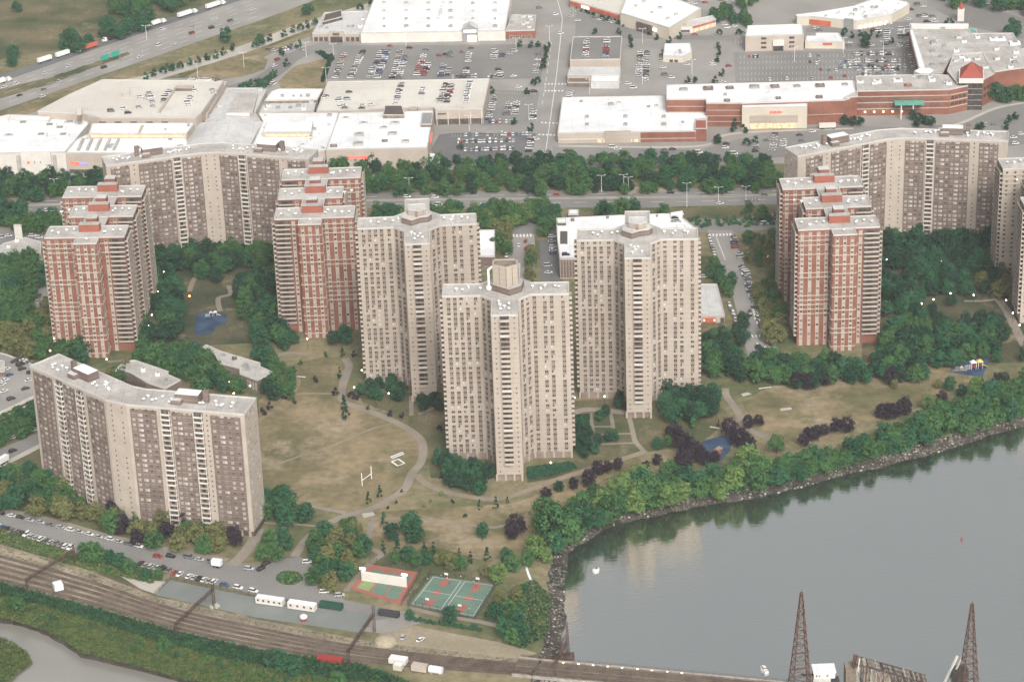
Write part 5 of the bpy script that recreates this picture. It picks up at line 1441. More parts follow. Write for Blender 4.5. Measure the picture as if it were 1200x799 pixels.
for i, x in enumerate(range(489, 566, 6)): T(x, 724 + (x - 489) * .155, 'bush', TE, 1.0, 'hedge below the basketball court')
# riverside
cover('rail_weeds', [(0, 640), (87, 664), (180, 700), (300, 727), (425, 752), (600, 773), (600, 778), (425, 757), (300, 732), (180, 705), (87, 672), (0, 650)], 900, .5, ['leaf olive', 'leaf green'], 77, size=.6)
for x, y, b_, l, s in [(605, 615, 'round', PU, 1.15), (598, 622, 'round', PU, .8), (652, 612, 'wide', GR, 2.0), (640, 600, 'wide', GR, 1.5), (664, 622, 'wide', GR, 1.5), (652, 635, 'round', TE, 1.0), (627, 640, 'wide', LT, 1.1), (640, 650, 'round', LT, .8), (618, 655, 'round', GR, .7), (674, 605, 'wide', TE, 1.2)]:
    T(x, y, b_, l, s, 'big trees at the river bend')
mass([(668, 592), (700, 577), (745, 562), (800, 560), (860, 552), (905, 545), (905, 560), (860, 571), (800, 579), (745, 590), (695, 608), (678, 608)], 8.0, ['wide', 'round'], [TE, GR, LT, GR], 'riverside wood south of the purple trees', .85, 1.3, seed=31)
mass([(905, 535), (950, 532), (1000, 515), (1050, 498), (1085, 480), (1130, 465), (1200, 440), (1240, 432), (1240, 462), (1195, 480), (1120, 502), (1060, 518), (1000, 535), (945, 550), (905, 560)], 7.4, ['round', 'wide'], [TE, GR, TE, GR], 'riverside wood below the east field', .7, 1.1, seed=32)
for x, y, b_, l, s in [(790, 505, 'wide', PU, 1.0), (800, 518, 'wide', PU, 1.2), (815, 528, 'wide', PU, 1.15), (826, 536, 'round', PU, .9), (802, 538, 'wide', PU, 1.1), (855, 500, 'round', PU, 1.2), (868, 512, 'wide', PU, 1.15), (880, 520, 'round', PU, .9), (877, 494, 'round', PU, .8), (889, 493, 'round', PU, .8), (700, 548, 'round', PU, .9), (712, 547, 'round', PU, .8), (724, 543, 'round', PU, .75), (690, 560, 'round', PU, 1.0), (672, 566, 'round', PU, .7), (640, 578, 'round', PU, .8), (655, 570, 'round', DK, .7), (842, 495, 'cone', PU, .6), (838, 535, 'round', PU, .7), (770, 538, 'round', PU, .7), (757, 545, 'round', PU, .6)]:
    T(x, y, b_, l, s * .84, 'dark purple trees around the lower playground')
for x, y, b_, l, s in [(878, 538, 'wide', LT, 1.3), (895, 545, 'wide', LT, 1.0), (860, 552, 'wide', GR, 1.0), (750, 558, 'wide', LT, 1.15), (735, 565, 'wide', LT, 1.1), (785, 555, 'wide', GR, 1.1), (772, 520, 'round', TE, .6), (770, 519, 'round', TE, .6), (783, 517, 'round', GR, .65), (813, 495, 'small', GR, 1.2), (910, 520, 'round', GR, 1.0), (845, 560, 'wide', GR, 1.0), (820, 565, 'wide', TE, 1.0)]:
    T(x, y, b_, l, s, 'light green trees on the river slope')
mass([(773, 452), (800, 450), (820, 462), (842, 455), (842, 474), (815, 486), (795, 487), (775, 482)], 7.5, ['round', 'wide'], [DK, TE, DK], 'dark clump at the right foot of the podium tower' if False else 'dark clump at the foot of the podium tower', .85, 1.1, seed=33)
for x, y in ((703, 486), (710, 481), (726, 465), (725, 472), (690, 505), (688, 520), (700, 515), (712, 512), (720, 511), (684, 530), (697, 525), (680, 495), (675, 500), (683, 512)):
    T(x, y, 'round', random.choice([TE, DK, PU] if y < 480 else [TE, DK]), .6, 'garden trees between two beige towers')
mass([(828, 398), (865, 408), (905, 415), (945, 418), (1000, 422), (1040, 415), (1080, 420), (1082, 436), (1000, 440), (960, 442), (930, 446), (870, 440), (828, 432)], 8.0, ['round', 'wide'], [TE, GR, DK], 'wood between the parking street and east field', .75, 1.05, seed=34)
for x, y, l, s in [(933, 445, PU, .9), (945, 447, PU, .9), (955, 446, DK, .9), (966, 444, PU, .7), (976, 443, PU, .6), (1044, 440, PU, .9), (1043, 436, DK, .8)]:
    T(x, y, 'round', l, s, 'dark trees on the upper edge of the east field')
for x, y, l, s in [(942, 515, PU, .7), (953, 509, PU, .75), (958, 505, PU, .6), (966, 503, PU, .6), (980, 498, PU, .85), (993, 497, PU, .85), (946, 506, PU, .5), (1033, 481, PU, .8), (1043, 482, PU, .9), (1052, 480, PU, .8), (1060, 475, PU, .95), (1104, 465, PU, .7), (1127, 458, DK, .75), (1149, 449, DK, .6), (1170, 444, PU, .7), (1178, 442, DK, .6)]:
    T(x, y, 'round', l, s, 'dark bushes on the lower edge of the east field')
for x, y, l, s in [(1048, 450, OL, .5), (1113, 449, TE, .8), (1100, 450, OL, .5), (1087, 470, LT, .8), (1145, 450, LT, .9), (1112, 498, LT, .6), (1120, 496, LT, .5), (1168, 418, TE, .7)]:
    T(x, y, 'round', l, s, 'light bushes around the east playground')
mass([(1036, 268), (1080, 264), (1165, 262), (1172, 290), (1150, 312), (1120, 322), (1080, 322), (1036, 305)], 8.6, ['wide', 'round'], [DK, DK, TE], 'dark garden wood below the bent brown block', .85, 1.2, seed=35)
mass([(1036, 322), (1075, 325), (1085, 345), (1075, 362), (1036, 368)], 8.0, ['wide', 'round'], [DK, TE], 'garden wood beside the stepped red block', seed=36)
mass([(1034, 385), (1080, 366), (1110, 378), (1160, 368), (1180, 385), (1178, 402), (1150, 412), (1110, 420), (1060, 425), (1030, 415)], 8.2, ['wide', 'round'], [TE, DK, GR], 'garden wood above the east playground', .8, 1.1, seed=37)
mass([(1150, 306), (1175, 300), (1180, 325), (1210, 330), (1212, 350), (1185, 345), (1150, 335)], 8.2, ['wide', 'round'], [OL, GR, DK], 'olive trees at the garden edge', .8, 1.05, seed=38)
mass([(1085, 322), (1130, 316), (1140, 335), (1110, 342), (1090, 340)], 8.2, ['wide'], [DK, TE], 'middle trees of the garden', .7, 1.0, seed=39)
for x, y in ((1093, 362), (1100, 372), (1172, 375), (1164, 372), (1115, 352), (1205, 405), (1200, 415)): T(x, y, 'round', DK, .75, 'single dark trees on the garden lawn')
mass([(832, 303), (846, 305), (862, 334), (858, 342), (846, 336), (832, 318)], 7, ['round'], [GR, TE], 'street trees beside the corner store', .65, .85, seed=40)
mass([(824, 384), (838, 382), (870, 372), (876, 388), (870, 400), (826, 400)], 7.5, ['round'], [GR, TE, DK], 'trees in front of the corner store', .7, .95, seed=41)
mass([(872, 268), (912, 272), (912, 300), (885, 305), (874, 290)], 8, ['round'], [GR, TE, OL], 'trees beside the parking street crossing', .6, .9, seed=42)
mass([(884, 318), (912, 312), (916, 330), (916, 400), (900, 398), (892, 362), (884, 340)], 8.2, ['round', 'wide'], [OL, GR, OL], 'olive row behind the angled parked cars', .75, 1.0, seed=43)
mass([(860, 240), (915, 238), (915, 252), (880, 256)], 8, ['small', 'round'], [TE, GR], 'parkway bushes beside the red block', .6, .8, seed=44)
mass([(424, 442), (450, 438), (478, 446), (478, 460), (440, 462), (412, 456)], 6.5, ['round'], [DK, TE], 'dark clump at the foot of a beige tower', .65, .85, seed=45)
for x, y in ((494, 467), (502, 470), (509, 465), (514, 474), (497, 475)): T(x, y, 'round', DK, .65, 'trees in the gap between two towers')
mass([(512, 533), (530, 530), (560, 540), (578, 545), (572, 568), (545, 570), (528, 560)], 7, ['round'], [TE, DK], 'clump at the foot of the chimney tower', .7, .9, seed=46)
for x, y, l, s in [(403, 471, DK, .9), (405, 482, DK, .9), (412, 463, PU, .8), (419, 463, PU, .7), (393, 459, PU, .7), (370, 444, PU, .6), (345, 470, DK, .5), (352, 425, DK, .5), (398, 436, DK, .6), (382, 415, TE, .5), (401, 411, DK, .6), (415, 415, PU, .6), (316, 476, PU, .7), (308, 482, PU, .7), (333, 465, PU, .5), (431, 478, DK, .4), (457, 485, PU, .6), (471, 486, PU, .5), (515, 502, PU, .6), (483, 491, OL, .5), (441, 473, OL, .6)]:
    T(x, y, 'cone' if l == DK and s > .55 else 'small', l, s * 1.3, 'shrubs and small firs around the dry field')
for x, y, l, s in [(445, 575, DK, .8), (432, 582, DK, .85), (471, 575, PU, .4), (464, 588, PU, .4), (455, 594, PU, .4), (497, 592, OL, .5), (505, 587, OL, .5), (517, 578, LT, .6), (530, 587, PU, .5), (562, 590, DK, .7), (581, 588, DK, .8), (540, 560, PU, .6), (517, 558, PU, .6), (595, 585, DK, .5)]:
    T(x, y, 'cone' if l == DK else 'small', l, s, 'small firs and shrubs along the winding path')
# far edge
mass([(118, 8), (160, 18), (200, 6), (232, -8), (190, -10), (120, -6)], 13, ['wide', 'round'], [TE, GR], 'trees beyond the highway', .9, 1.3, seed=47)
for x, y, s in [(14, 62, 1.1), (14, 72, .8), (82, 48, 1.6), (92, 52, 1.2), (104, 48, .9), (125, 32, 1.6), (150, 30, 1.3), (165, 26, 1.4), (172, 20, 1.2), (140, 38, 1.0), (20, 8, .8)]:
    T(x, y, 'wide', TE, s, 'big trees on the field beyond the highway')
for i, (x, y) in enumerate([(170, 90), (180, 86), (191, 83), (197, 79), (203, 79), (211, 77), (222, 73), (232, 71), (243, 67), (252, 64), (262, 61), (272, 56), (299, 53), (316, 45), (333, 40), (343, 35), (352, 32), (361, 29), (369, 26), (422, 9), (436, 4), (350, 52), (330, 61), (336, 74)]):
    T(x, y, 'small', DK if i % 3 else TE, 1.25, 'round trees lining the frontage road')
T(265, 41, 'round', TE, 1.1, 'single trees on the highway verge'); T(359, 12, 'round', TE, .9, 'single trees on the highway verge'); T(365, 9, 'small', TE, 1.2, 'single trees on the highway verge'); T(305, 47, 'round', TE, .9, 'single trees on the highway verge')
T(1188, 33, 'wide', TE, 1.3, 'tree beyond the grey mall hall')
mass([(1100, -8), (1160, -6), (1240, -2), (1240, 14), (1190, 10), (1150, 4), (1110, 2)], 13, ['wide'], [TE, GR], 'trees past the far road', .9, 1.2, seed=48)
mass([(832, 9), (850, 6), (880, 16), (888, 22), (884, 27), (860, 22), (835, 18)], 8, ['round'], [TE, GR], 'hedge of trees beside the shop row', .6, .8, seed=49)
mass([(840, 2), (870, -6), (900, -6), (880, 4)], 10, ['round'], [GR], 'far trees behind the hedge', .6, .8, seed=50)
for i in range(11): T(678 + i * 5, 9.5 + i * 1.75, 'bush', DK, 1.3, 'bushes below the red canopy')
for i in range(15): T(388 - i * .7, 66 + i * 2.0 + random.uniform(-1, 1), 'small', DK, .9, 'hedge trees beside the car park')
for i in range(14): T(387 + i * 1.0 - 14 + (i % 2) * 2, 60 + i * 0.7, 'bush', DK, 1.2, 'shrubs at the car park corner')
for i, (x, y) in enumerate([(609, 52), (622, 53), (631, 52), (642, 54), (640, 58), (639, 66), (638, 72), (636, 78), (630, 94), (625, 97), (576, 106), (618, 107), (622, 149), (603, 142), (539, 171)]):
    T(x, y, 'small', DK, 1.1, 'lot trees along the mall street')
for i, (x, y) in enumerate([(697, 37), (725, 37), (739, 45), (769, 44), (784, 47), (796, 42), (740, 52), (760, 37), (842, 54), (842, 62), (841, 70), (776, 63), (843, 38), (866, 38), (846, 85), (815, 94), (806, 94), (838, 94)]):
    T(x, y, 'small', DK, 1.05, 'lot trees around the diner')
for i, (x, y) in enumerate([(1014, 44), (1014, 50), (1045, 48), (988, 41), (998, 41), (1007, 39), (1020, 41), (1030, 41), (1110, 25), (1115, 25), (990, 36)]):
    T(x, y, 'round' if i < 2 else 'small', DK, .8 if i < 2 else 1, 'lot trees near the strip of shops')
for i, (x, y) in enumerate([(862, 144), (874, 144), (860, 150), (872, 151), (841, 163), (990, 141), (1000, 142), (1008, 142), (1070, 135), (1078, 138), (1085, 141), (1092, 142), (1075, 143), (1146, 151), (1150, 148), (1182, 140), (1180, 147), (1190, 136), (875, 167), (885, 165)]):
    T(x, y, 'round' if 3 < i < 14 else 'small', DK, .65 if 3 < i < 14 else 1.2, 'planting in front of the brick mall')
T(1170, 108, 'wide', TE, 1.25, 'trees beside the pyramid pavilion'); T(1180, 112, 'wide', TE, 1.0, 'trees beside the pyramid pavilion'); T(1190, 108, 'wide', GR, 1.0, 'trees beside the pyramid pavilion'); T(1200, 110, 'wide', GR, 1.0, 'trees beside the pyramid pavilion')
mass([(290, 88), (310, 82), (316, 90), (300, 96), (268, 104), (268, 98)], 6, ['bush'], [TE], 'bushes on the ramp bank', 1.2, 1.6, seed=51)
mass([(300, 88), (320, 78), (326, 84), (306, 97)], 6, ['small'], [TE], 'bushes by the mall ramp', .8, 1.2, seed=52)
mass([(805, 246), (913, 244), (913, 256), (808, 257)], 5.5, ['bush'], [TE, GR], 'hedge beside the parkway', 1.0, 1.4, seed=53)
mass([(886, 276), (913, 274), (913, 292), (892, 295)], 4.5, ['bush'], [TE], 'lawn hedge beside the parking street', 1, 1.3, seed=54) if False else None
for i in range(10): T(1144 + i * 2.2, 183 - i * .25, 'bush', DK, 1.3, 'hedge behind the bent brown block')
# reed belt trees
mass([(0, 690), (60, 706), (150, 732), (240, 758), (340, 780), (430, 792), (360, 796), (260, 782), (160, 752), (60, 722), (0, 704)], 8.5, ['round', 'small', 'small'], [TE, GR, GR], 'bushy trees between railway and creek', .6, 1.0, seed=55)
for x, y in ((335, 777), (328, 772), (345, 780), (318, 770)): T(x, y, 'round', TE, .9, 'big bushes beside the red rail wagon')

ALLT = [t for t in ALLT if not (t[5] is None)]
ALLT.sort(key=lambda t: math.hypot(t[0], t[1]) / (t[3] * (1 if t[2][0] in ('wide', 'round') else .6)))
PER = {}
near_t, far_t = ALLT[:300], ALLT[300:]
groups = {}
for t in near_t: groups.setdefault(t[5], []).append(t)
for desc, L in groups.items():
    xs = [t[0] for t in L]; ys = [t[1] for t in L]
    bylook = {}
    for t in L: bylook.setdefault((LOOK[t[2][1]], t[2][0]), []).append(t)
    for (look, base), M in bylook.items():
        M.sort(key=lambda t: t[0])
        for i, t in enumerate(M):
            k = tree_kind(t[2])[int(abs(t[0] * 7 + t[1])) % 3]
            nm = {'wide': 'tree', 'round': 'tree', 'small': 'small_tree', 'cone': 'fir_tree', 'bush': 'bush'}[base]
            word = {'wide': 'broad tree', 'round': 'round tree', 'small': 'small tree', 'cone': 'fir', 'bush': 'bush'}[base]
            r = put(nm, k[2], None, (t[0], t[1], 0), (t[0] * 3.1) % 6.28)
            r.scale = (t[3], t[3], t[3] * t[4])
            if len(M) == 1: lab = f'{look} {word}, among the {desc}'
            else: lab = f'{look} {word}, {ordw(i + 1)} from the west in the {desc}'
            r['label'] = ' '.join(lab.split()[:16]); r['category'] = 'bush' if base == 'bush' else 'tree'; r['group'] = desc
            put('crown', k[1], r)
# the remaining far belts read as one mass
vs, fs, ms = [], [], []
mats_ = []
acc = 0
for t in far_t:
    cm = tree_kind(t[2])[int(abs(t[0] * 7 + t[1])) % 3][0]
    key = t[2][1]
    if key not in mats_: mats_.append(key)
    V_ = np.array([tuple(v) for v in cm.v]) if ('np', id(cm)) not in PER else PER[('np', id(cm))]
    PER[('np', id(cm))] = V_
    a = (t[0] * 3.1) % 6.28; c, s = math.cos(a), math.sin(a)
    V2 = np.stack([(V_[:, 0] * c - V_[:, 1] * s) * t[3] + t[0], (V_[:, 0] * s + V_[:, 1] * c) * t[3] + t[1], V_[:, 2] * t[3] * t[4]], 1)
    F_ = np.arange(len(V_)).reshape(-1, 4) + acc
    vs.append(V2); fs.append(F_); ms.append(np.full(len(F_), mats_.index(key))); acc += len(V_)
if vs:
    V_ = np.concatenate(vs); F_ = np.concatenate(fs); M_ = np.concatenate(ms)
    me = bpy.data.meshes.new('distant_trees')
    me.vertices.add(len(V_)); me.vertices.foreach_set('co', V_.ravel())
    me.loops.add(F_.size); me.loops.foreach_set('vertex_index', F_.ravel())
    me.polygons.add(len(F_)); me.polygons.foreach_set('loop_start', np.arange(0, F_.size, 4)); me.polygons.foreach_set('loop_total', np.full(len(F_), 4))
    for k in mats_: me.materials.append(MATS[k])
    me.polygons.foreach_set('material_index', M_)
    me.update(calc_edges=True)
    put('distant_trees', me, kind='stuff')
print('TREES', len(ALLT))

# ground cover: reeds and riverside scrub, rocks on the bank
cover('reeds', [(-20, 692), (60, 712), (150, 738), (240, 765), (340, 790), (440, 800), (440, 830), (330, 815), (217, 797), (140, 775), (95, 765), (75, 750), (50, 738), (10, 726), (-20, 722)], 15000, 1.3, ['reed', 'reed', 'leaf olive', 'leaf green'], 61, size=.6)
cover('railway_scrub', [(-20, 686), (0, 684), (100, 711), (207, 742), (300, 763), (420, 780), (480, 800), (400, 800), (240, 768), (150, 742), (60, 714), (-20, 694)], 7000, 2.4, ['leaf green', 'leaf teal', 'leaf dark'], 62, size=.7)
cover('river_scrub', [(668, 600), (700, 585), (745, 570), (800, 566), (900, 552), (960, 538), (1040, 512), (1120, 490), (1200, 462), (1240, 452), (1240, 474), (1190, 490), (1110, 510), (1040, 532), (960, 556), (860, 578), (790, 588), (700, 612)], 9000, 2.4, ['leaf teal', 'leaf green', 'leaf dark'], 63)
cover('verge_scrub', [(-20, 612), (0, 622), (90, 652), (180, 672), (180, 684), (90, 664), (0, 636), (-20, 628)], 2500, 1.4, ['leaf green', 'leaf olive'], 64)
cover('yard_scrub', [(600, 690), (625, 680), (645, 700), (640, 745), (610, 760), (590, 745), (610, 720)], 1500, 1.2, ['leaf olive', 'leaf green', 'leaf dark'], 65)
cover('lawn_hedge', [(619, 549), (668, 542), (676, 548), (650, 556), (619, 562)], 1600, .9, ['leaf teal', 'leaf dark'], 66)
cover('lawn_hedge', [(672, 488), (690, 486), (690, 528), (672, 530)], 1500, .9, ['leaf teal', 'leaf dark'], 67)
cover('garden_ivy', [(324, 679), (330, 672), (348, 672), (354, 679), (345, 684), (332, 684)], 500, .9, ['leaf teal', 'leaf light'], 68)
# marsh islet in the creek
sheet('marsh_islet', [(-60, 735), (0, 742), (14, 748), (32, 760), (38, 772), (20, 786), (8, 798), (-60, 820)], 'green grass', -2.0)
cover('islet_reeds', [(-40, 738), (0, 743), (14, 749), (31, 761), (36, 771), (18, 785), (5, 797), (-40, 812)], 3600, 1.2, ['reed', 'leaf olive', 'leaf green'], 69, size=.6, z=-2.0)
rng = random.Random(5); mb = MB()
for i in range(len(shore) - 1):
    a, b_ = Vector(s_in[i]), Vector(shore[i])
    nrk = 22 if i < 60 else 16
    for _ in range(nrk):
        t = rng.uniform(0.0, 1.15); u = rng.random()
        p = (a.lerp(b_, t)).lerp(Vector(s_in[i + 1]).lerp(Vector(shore[i + 1]), t), u)
        s = rng.uniform(.25, .75); z = -2.2 * t
        mb.ball((p.x, p.y, z), s, 'rock' if rng.random() < .93 else 'concrete', s * .6, 5, 3)
put('riprap_rocks', mb, kind='stuff')
# ------------------------------------------------------------------ vehicles
def car_mb(kind, paint, glass='glass dark', sep=False):
    """x forward; returns body MB and glass MB"""
    mb = MB(); gl = MB() if sep else mb
    if kind == 'sedan': L, W, hb, hc, c0, c1, r0, r1 = 4.6, 1.8, .82, 1.42, -1.75, 1.15, -1.15, .35
    elif kind == 'suv': L, W, hb, hc, c0, c1, r0, r1 = 4.7, 1.9, 1.0, 1.75, -2.2, 1.2, -1.95, .55
    else: L, W, hb, hc, c0, c1, r0, r1 = 5.2, 2.0, 1.15, 2.2, -2.5, 1.8, -2.4, 1.3
    h = L / 2
    prof = [(-h, .35), (-h, hb * .92), (-h + .3, hb), (c0, hb), (c1, hb * .98), (h - .35, hb * .86), (h, hb * .66), (h, .35)]
    n = len(prof); i = len(mb.v); pm = mb.mi(paint)
    for s in (-1, 1):
        for x, z in prof: mb.v.append((x, s * W / 2, z))
    mb.f.append(tuple(i + k for k in range(n))); mb.m.append(pm)
    mb.f.append(tuple(i + n + k for k in range(n - 1, -1, -1))); mb.m.append(pm)
    for k in range(n):
        q = (k + 1) % n; mb.f.append((i + k, i + n + k, i + n + q, i + q)); mb.m.append(pm)
    wi = W / 2 - .06; wr = W / 2 - .24
    A = [(c0, -wi, hb), (c1, -wi, hb), (c1, wi, hb), (c0, wi, hb)]; B = [(r0, -wr, hc), (r1, -wr, hc), (r1, wr, hc), (r0, wr, hc)]
    for k in range(4):
        q = (k + 1) % 4; gl.poly([A[k], A[q], B[q], B[k]], glass)
    mb.poly([(p[0], p[1], p[2] + .02) for p in B], paint)
    for x in (-h * .62, h * .62):
        for s in (-1, 1):
            mb.bar((x, s * (W / 2 - .2), .33), (x, s * (W / 2 + .02), .33), .52, 'tyre', 8)
    if sep: return mb, gl
    return mb
PAINT = ['car white'] * 10 + ['car silver'] * 6 + ['car grey'] * 4 + ['car black'] * 4 + ['car red', 'car blue', 'car tan', 'car silver']
CARM = {}
def car_mesh(kind, paint, sep):
    k = (kind, paint, sep)
    if k not in CARM:
        if sep:
            a, b_ = car_mb(kind, paint, sep=True); CARM[k] = (a.mesh('car_body'), b_.mesh('windows'), a, b_)
        else:
            a = car_mb(kind, paint); CARM[k] = (a.mesh('car'), None, a, None)
    return CARM[k]
CARS = []   # x, y, z, heading, kind, paint, rowdesc, order
crng = random.Random(99)
def car_at(x, y, hd, desc, z=0.2, paint=None, kind=None, order=0, zs=None):
    w = G(x, y, z)
    CARS.append([w[0], w[1], z, hd, kind or crng.choice(['sedan', 'sedan', 'sedan', 'suv', 'suv', 'suv', 'van']), paint or crng.choice(PAINT), desc, order])
def hdg(p, q, z=0.2):
    a, b_ = G(*p, z), G(*q, z); return math.atan2(b_[1] - a[1], b_[0] - a[0])
def row(p, q, n, desc, mode='perp', occ=1.0, z=0.2, paint=None, jit=.25, extra=0.0):
    h = hdg(p, q, z)
    for i in range(n):
        if crng.random() > occ: continue
        t = (i + .5) / n
        x, y = p[0] + (q[0] - p[0]) * t, p[1] + (q[1] - p[1]) * t
        w = G(x, y, z)
        hd = h + (PI / 2 if mode == 'perp' else 0) + extra + (PI if crng.random() < .35 else 0) + crng.uniform(-.03, .03)
        CARS.append([w[0] + crng.uniform(-jit, jit), w[1] + crng.uniform(-jit, jit), z, hd, crng.choice(['sedan', 'sedan', 'suv', 'suv', 'van'] if mode == 'perp' else ['sedan', 'suv', 'sedan']), paint or crng.choice(PAINT), desc, i])
def spots(pts, hd, desc, z=0.2, paints=None):
    for i, p in enumerate(pts):
        car_at(p[0], p[1], hd + crng.uniform(-.06, .06), desc, z, p[2] if len(p) > 2 else None, order=i)
W_, S_, GY, BK_, RD, BL = 'car white', 'car silver', 'car grey', 'car black', 'car red', 'car blue'
# drive by the railway
row((-20, 598), (20, 606), 3, 'upper kerb of the railway drive', 'along')
row((18, 605.5), (168, 642), 13, 'upper kerb of the railway drive', 'along')
spots([(185, 652.5, RD), (200, 652.5, BK_), (221, 653.5, GY), (234, 656, S_), (249, 659, GY), (292, 667, S_)], hdg((185, 652), (250, 661)), 'upper kerb of the railway drive, east half')
row((-24, 611), (86, 643), 19, 'nose-in row along the railway drive', 'perp', paint=None)
row((161, 660), (200, 670), 6, 'nose-in row beside the grey platform lot', 'perp')
row((202, 671), (254, 683), 9, 'nose-in row beside the grey platform lot', 'perp', .9)
spots([(263, 686, BL), (279, 689, W_), (297, 693, W_)], hdg((263, 686), (297, 693)), 'kerb above the grey platform lot')
spots([(306, 667, BK_), (312, 661, BK_), (329, 654.5, GY)], hdg((306, 667), (329, 655)), 'kerb of the roundabout')
spots([(360, 659, W_), (380, 694, W_), (398, 698, S_)], .1, 'roundabout mouth')
spots([(493, 750, W_)], .9, 'bare yard by the railway'); spots([(472, 747, S_)], 1.4, 'bare yard by the railway')
# garage deck and its street
spots([(11, 440), (26, 433), (34, 446, W_), (3, 451, W_), (13, 468), (24, 428, BK_), (8, 433), (30, 456), (36, 437, BK_), (17, 424, BK_), (22, 421, BK_), (28, 423, W_), (34, 425, GY), (-8, 458), (5, 459, W_), (-6, 470), (6, 446, W_)], hdg((0, 440), (30, 430), 8.2), 'garage deck', 8.15)
row((5, 517), (44, 503), 9, 'kerb below the parking garage', 'along', .9)
spots([(15, 529, BK_)], hdg((0, 535), (45, 515)), 'roadway below the parking garage')
row((64, 297), (34, 384), 13, 'west street kerb', 'along', .7)
spots([(35, 271, W_), (45, 271, W_), (2, 279), (10, 277, W_), (46, 279), (38, 277), (4, 290, GY)], hdg((0, 272), (50, 270)), 'forecourt of the grey station roof')
# tower street, podium lot, podium roof
spots([(647, 278, W_), (647, 283.5, S_), (648, 290.5, W_), (648, 294, W_), (647.5, 297.5, BL), (642, 312, S_), (643, 320, W_), (641, 281, W_)][:7], 0.0, 'dark lot beside the podium wall')
spots([(608, 288, W_), (616, 283.5, RD), (616, 291.5, RD), (624, 288, S_), (594, 300, W_)], 1.45, 'street between the towers')
spots([(663, 299, BK_), (791, 256, BK_), (794, 260, S_), (790, 260, S_), (797, 252, W_)], .05, 'podium roof', 13.1)
spots([(825, 325, S_)], 0.0, 'lane behind the corner store')
# parking street
hs_ = hdg((840, 300), (880, 400))
row((831, 277), (838.5, 303), 8, 'west kerb of the parking street', 'along', .95)
row((853, 352), (862, 377), 7, 'lower west kerb of the parking street', 'along', .9)
for a_, c_, n_ in (((859, 277), (862, 292), 5), ((866, 297), (868, 303), 3), ((869, 312), (877, 329), 8), ((876, 332), (884, 357), 11), ((884, 360), (897, 393), 13)):
    row(a_, c_, n_, 'angled row on the east side of the parking street', 'perp', .95, extra=.12)
spots([(879, 369, BK_), (900, 400, RD), (888, 407, W_), (897, 411, W_)], hs_, 'roadway of the parking street')
spots([(896, 263, W_), (908, 261.5, S_), (906, 270, W_), (898, 330, W_)], .1, 'small lot beside the stepped red block')
# parkway and highway
hp = hdg((420, 235), (800, 231))
spots([(471, 232, 'car tan'), (477, 231.5, W_), (510, 232, W_), (459, 242, BK_), (514, 241, W_), (622, 229, GY), (786, 226.5, BK_), (825, 229, GY), (846, 226, BK_), (882, 226, W_), (896, 229, GY), (844, 239, W_), (877, 237.5, GY), (886, 235, S_), (10, 236, RD), (54, 247.5, W_), (60, 247.5, W_), (652, 229, RD), (560, 240, S_)], hp, 'parkway')
hh = hdg((50, 95), (200, 45))
spots([(53, 87, W_), (81, 78.5, W_), (70, 96, S_), (51, 105.5, GY), (23, 112.5, BK_), (19, 99, W_), (122, 80, BK_), (164, 67.5, W_), (186, 54, W_), (204, 52, W_), (225, 40, RD), (226, 32.5, S_), (248, 33.5, BK_), (252, 23, W_), (270, 25.5, GY), (50, 114, W_), (297, 12, W_), (191, 35, W_), (5, 103, W_)], hh, 'highway')
# mall lots
row((544, 159), (624, 157.5), 19, 'top row of the small dark mall lot', 'perp', .85)
row((536, 167), (603, 165.5), 20, 'second row of the small dark mall lot', 'perp', .95)
row((544, 176.5), (603, 175), 18, 'third row of the small dark mall lot', 'perp', .95)
row((557, 188), (602, 187), 13, 'bottom row of the small dark mall lot', 'perp', 1)
row((623, 160), (617, 189), 9, 'side row of the small dark mall lot', 'perp', .95)
row((580, 111), (572, 142), 11, 'west column of the middle mall lot', 'perp')
row((597, 121), (592.5, 136), 6, 'centre column of the middle mall lot', 'perp'); row((606, 119), (603, 136), 6, 'centre column of the middle mall lot', 'perp', .9)
row((572, 143.5), (607, 143), 9, 'bottom row of the middle mall lot', 'perp', .9); row((626, 129), (624, 142), 4, 'east column of the middle mall lot', 'perp')
for k, (a_, c_, n_, o_) in enumerate([((404, 64), (392, 93), 12, .95), ((426, 60), (410, 93), 14, 1), ((449, 59), (432, 93), 14, 1), ((454.5, 59), (442, 93), 14, .95), ((470, 60), (459, 93), 14, 1), ((475.5, 66), (467, 93), 12, .95), ((497, 64), (487, 92), 12, .9), ((501.5, 76), (496, 90), 6, .9), ((520, 76), (516, 91), 6, .9), ((526, 82), (523, 90), 3, .9), ((550, 60), (548, 74), 6, .7), ((547, 80), (545, 92), 5, .9), ((580, 60), (578, 73), 6, .9), ((590, 61), (588, 68), 3, .8), ((529, 59), (527, 68), 4, .7), ((525, 58), (522, 66), 3, .6)]):
    row(a_, c_, n_, f'{ordw(k + 1)} column of the large lot before the white store', 'perp', o_)
row((529, 90.5), (560, 90), 7, 'edge row of the large mall lot', 'perp', .95); row((565, 88.5), (590, 92), 7, 'edge row of the large mall lot', 'perp', .8)
spots([(457, 54.5, RD), (480, 57, BK_), (499, 58.5, GY), (552, 57, BK_), (542, 61.5, RD), (515, 66, RD), (584, 82.5, BK_), (586, 86, W_), (597, 64, S_)], 0.0, 'aisles of the large mall lot')
row((632, 60), (627, 88), 9, 'kerb column beside the mall street', 'perp', .6)
spots([(602, 90, W_), (608, 103, W_), (626, 108, BK_), (603, 61, S_), (628, 164, W_)], .1, 'lot lane beside the mall street')
row((523, 99), (515, 121), 11, 'west column on the rooftop car park', 'perp', .95, 10.65); row((530, 99), (523, 121), 11, 'east column on the rooftop car park', 'perp', .9, 10.65)
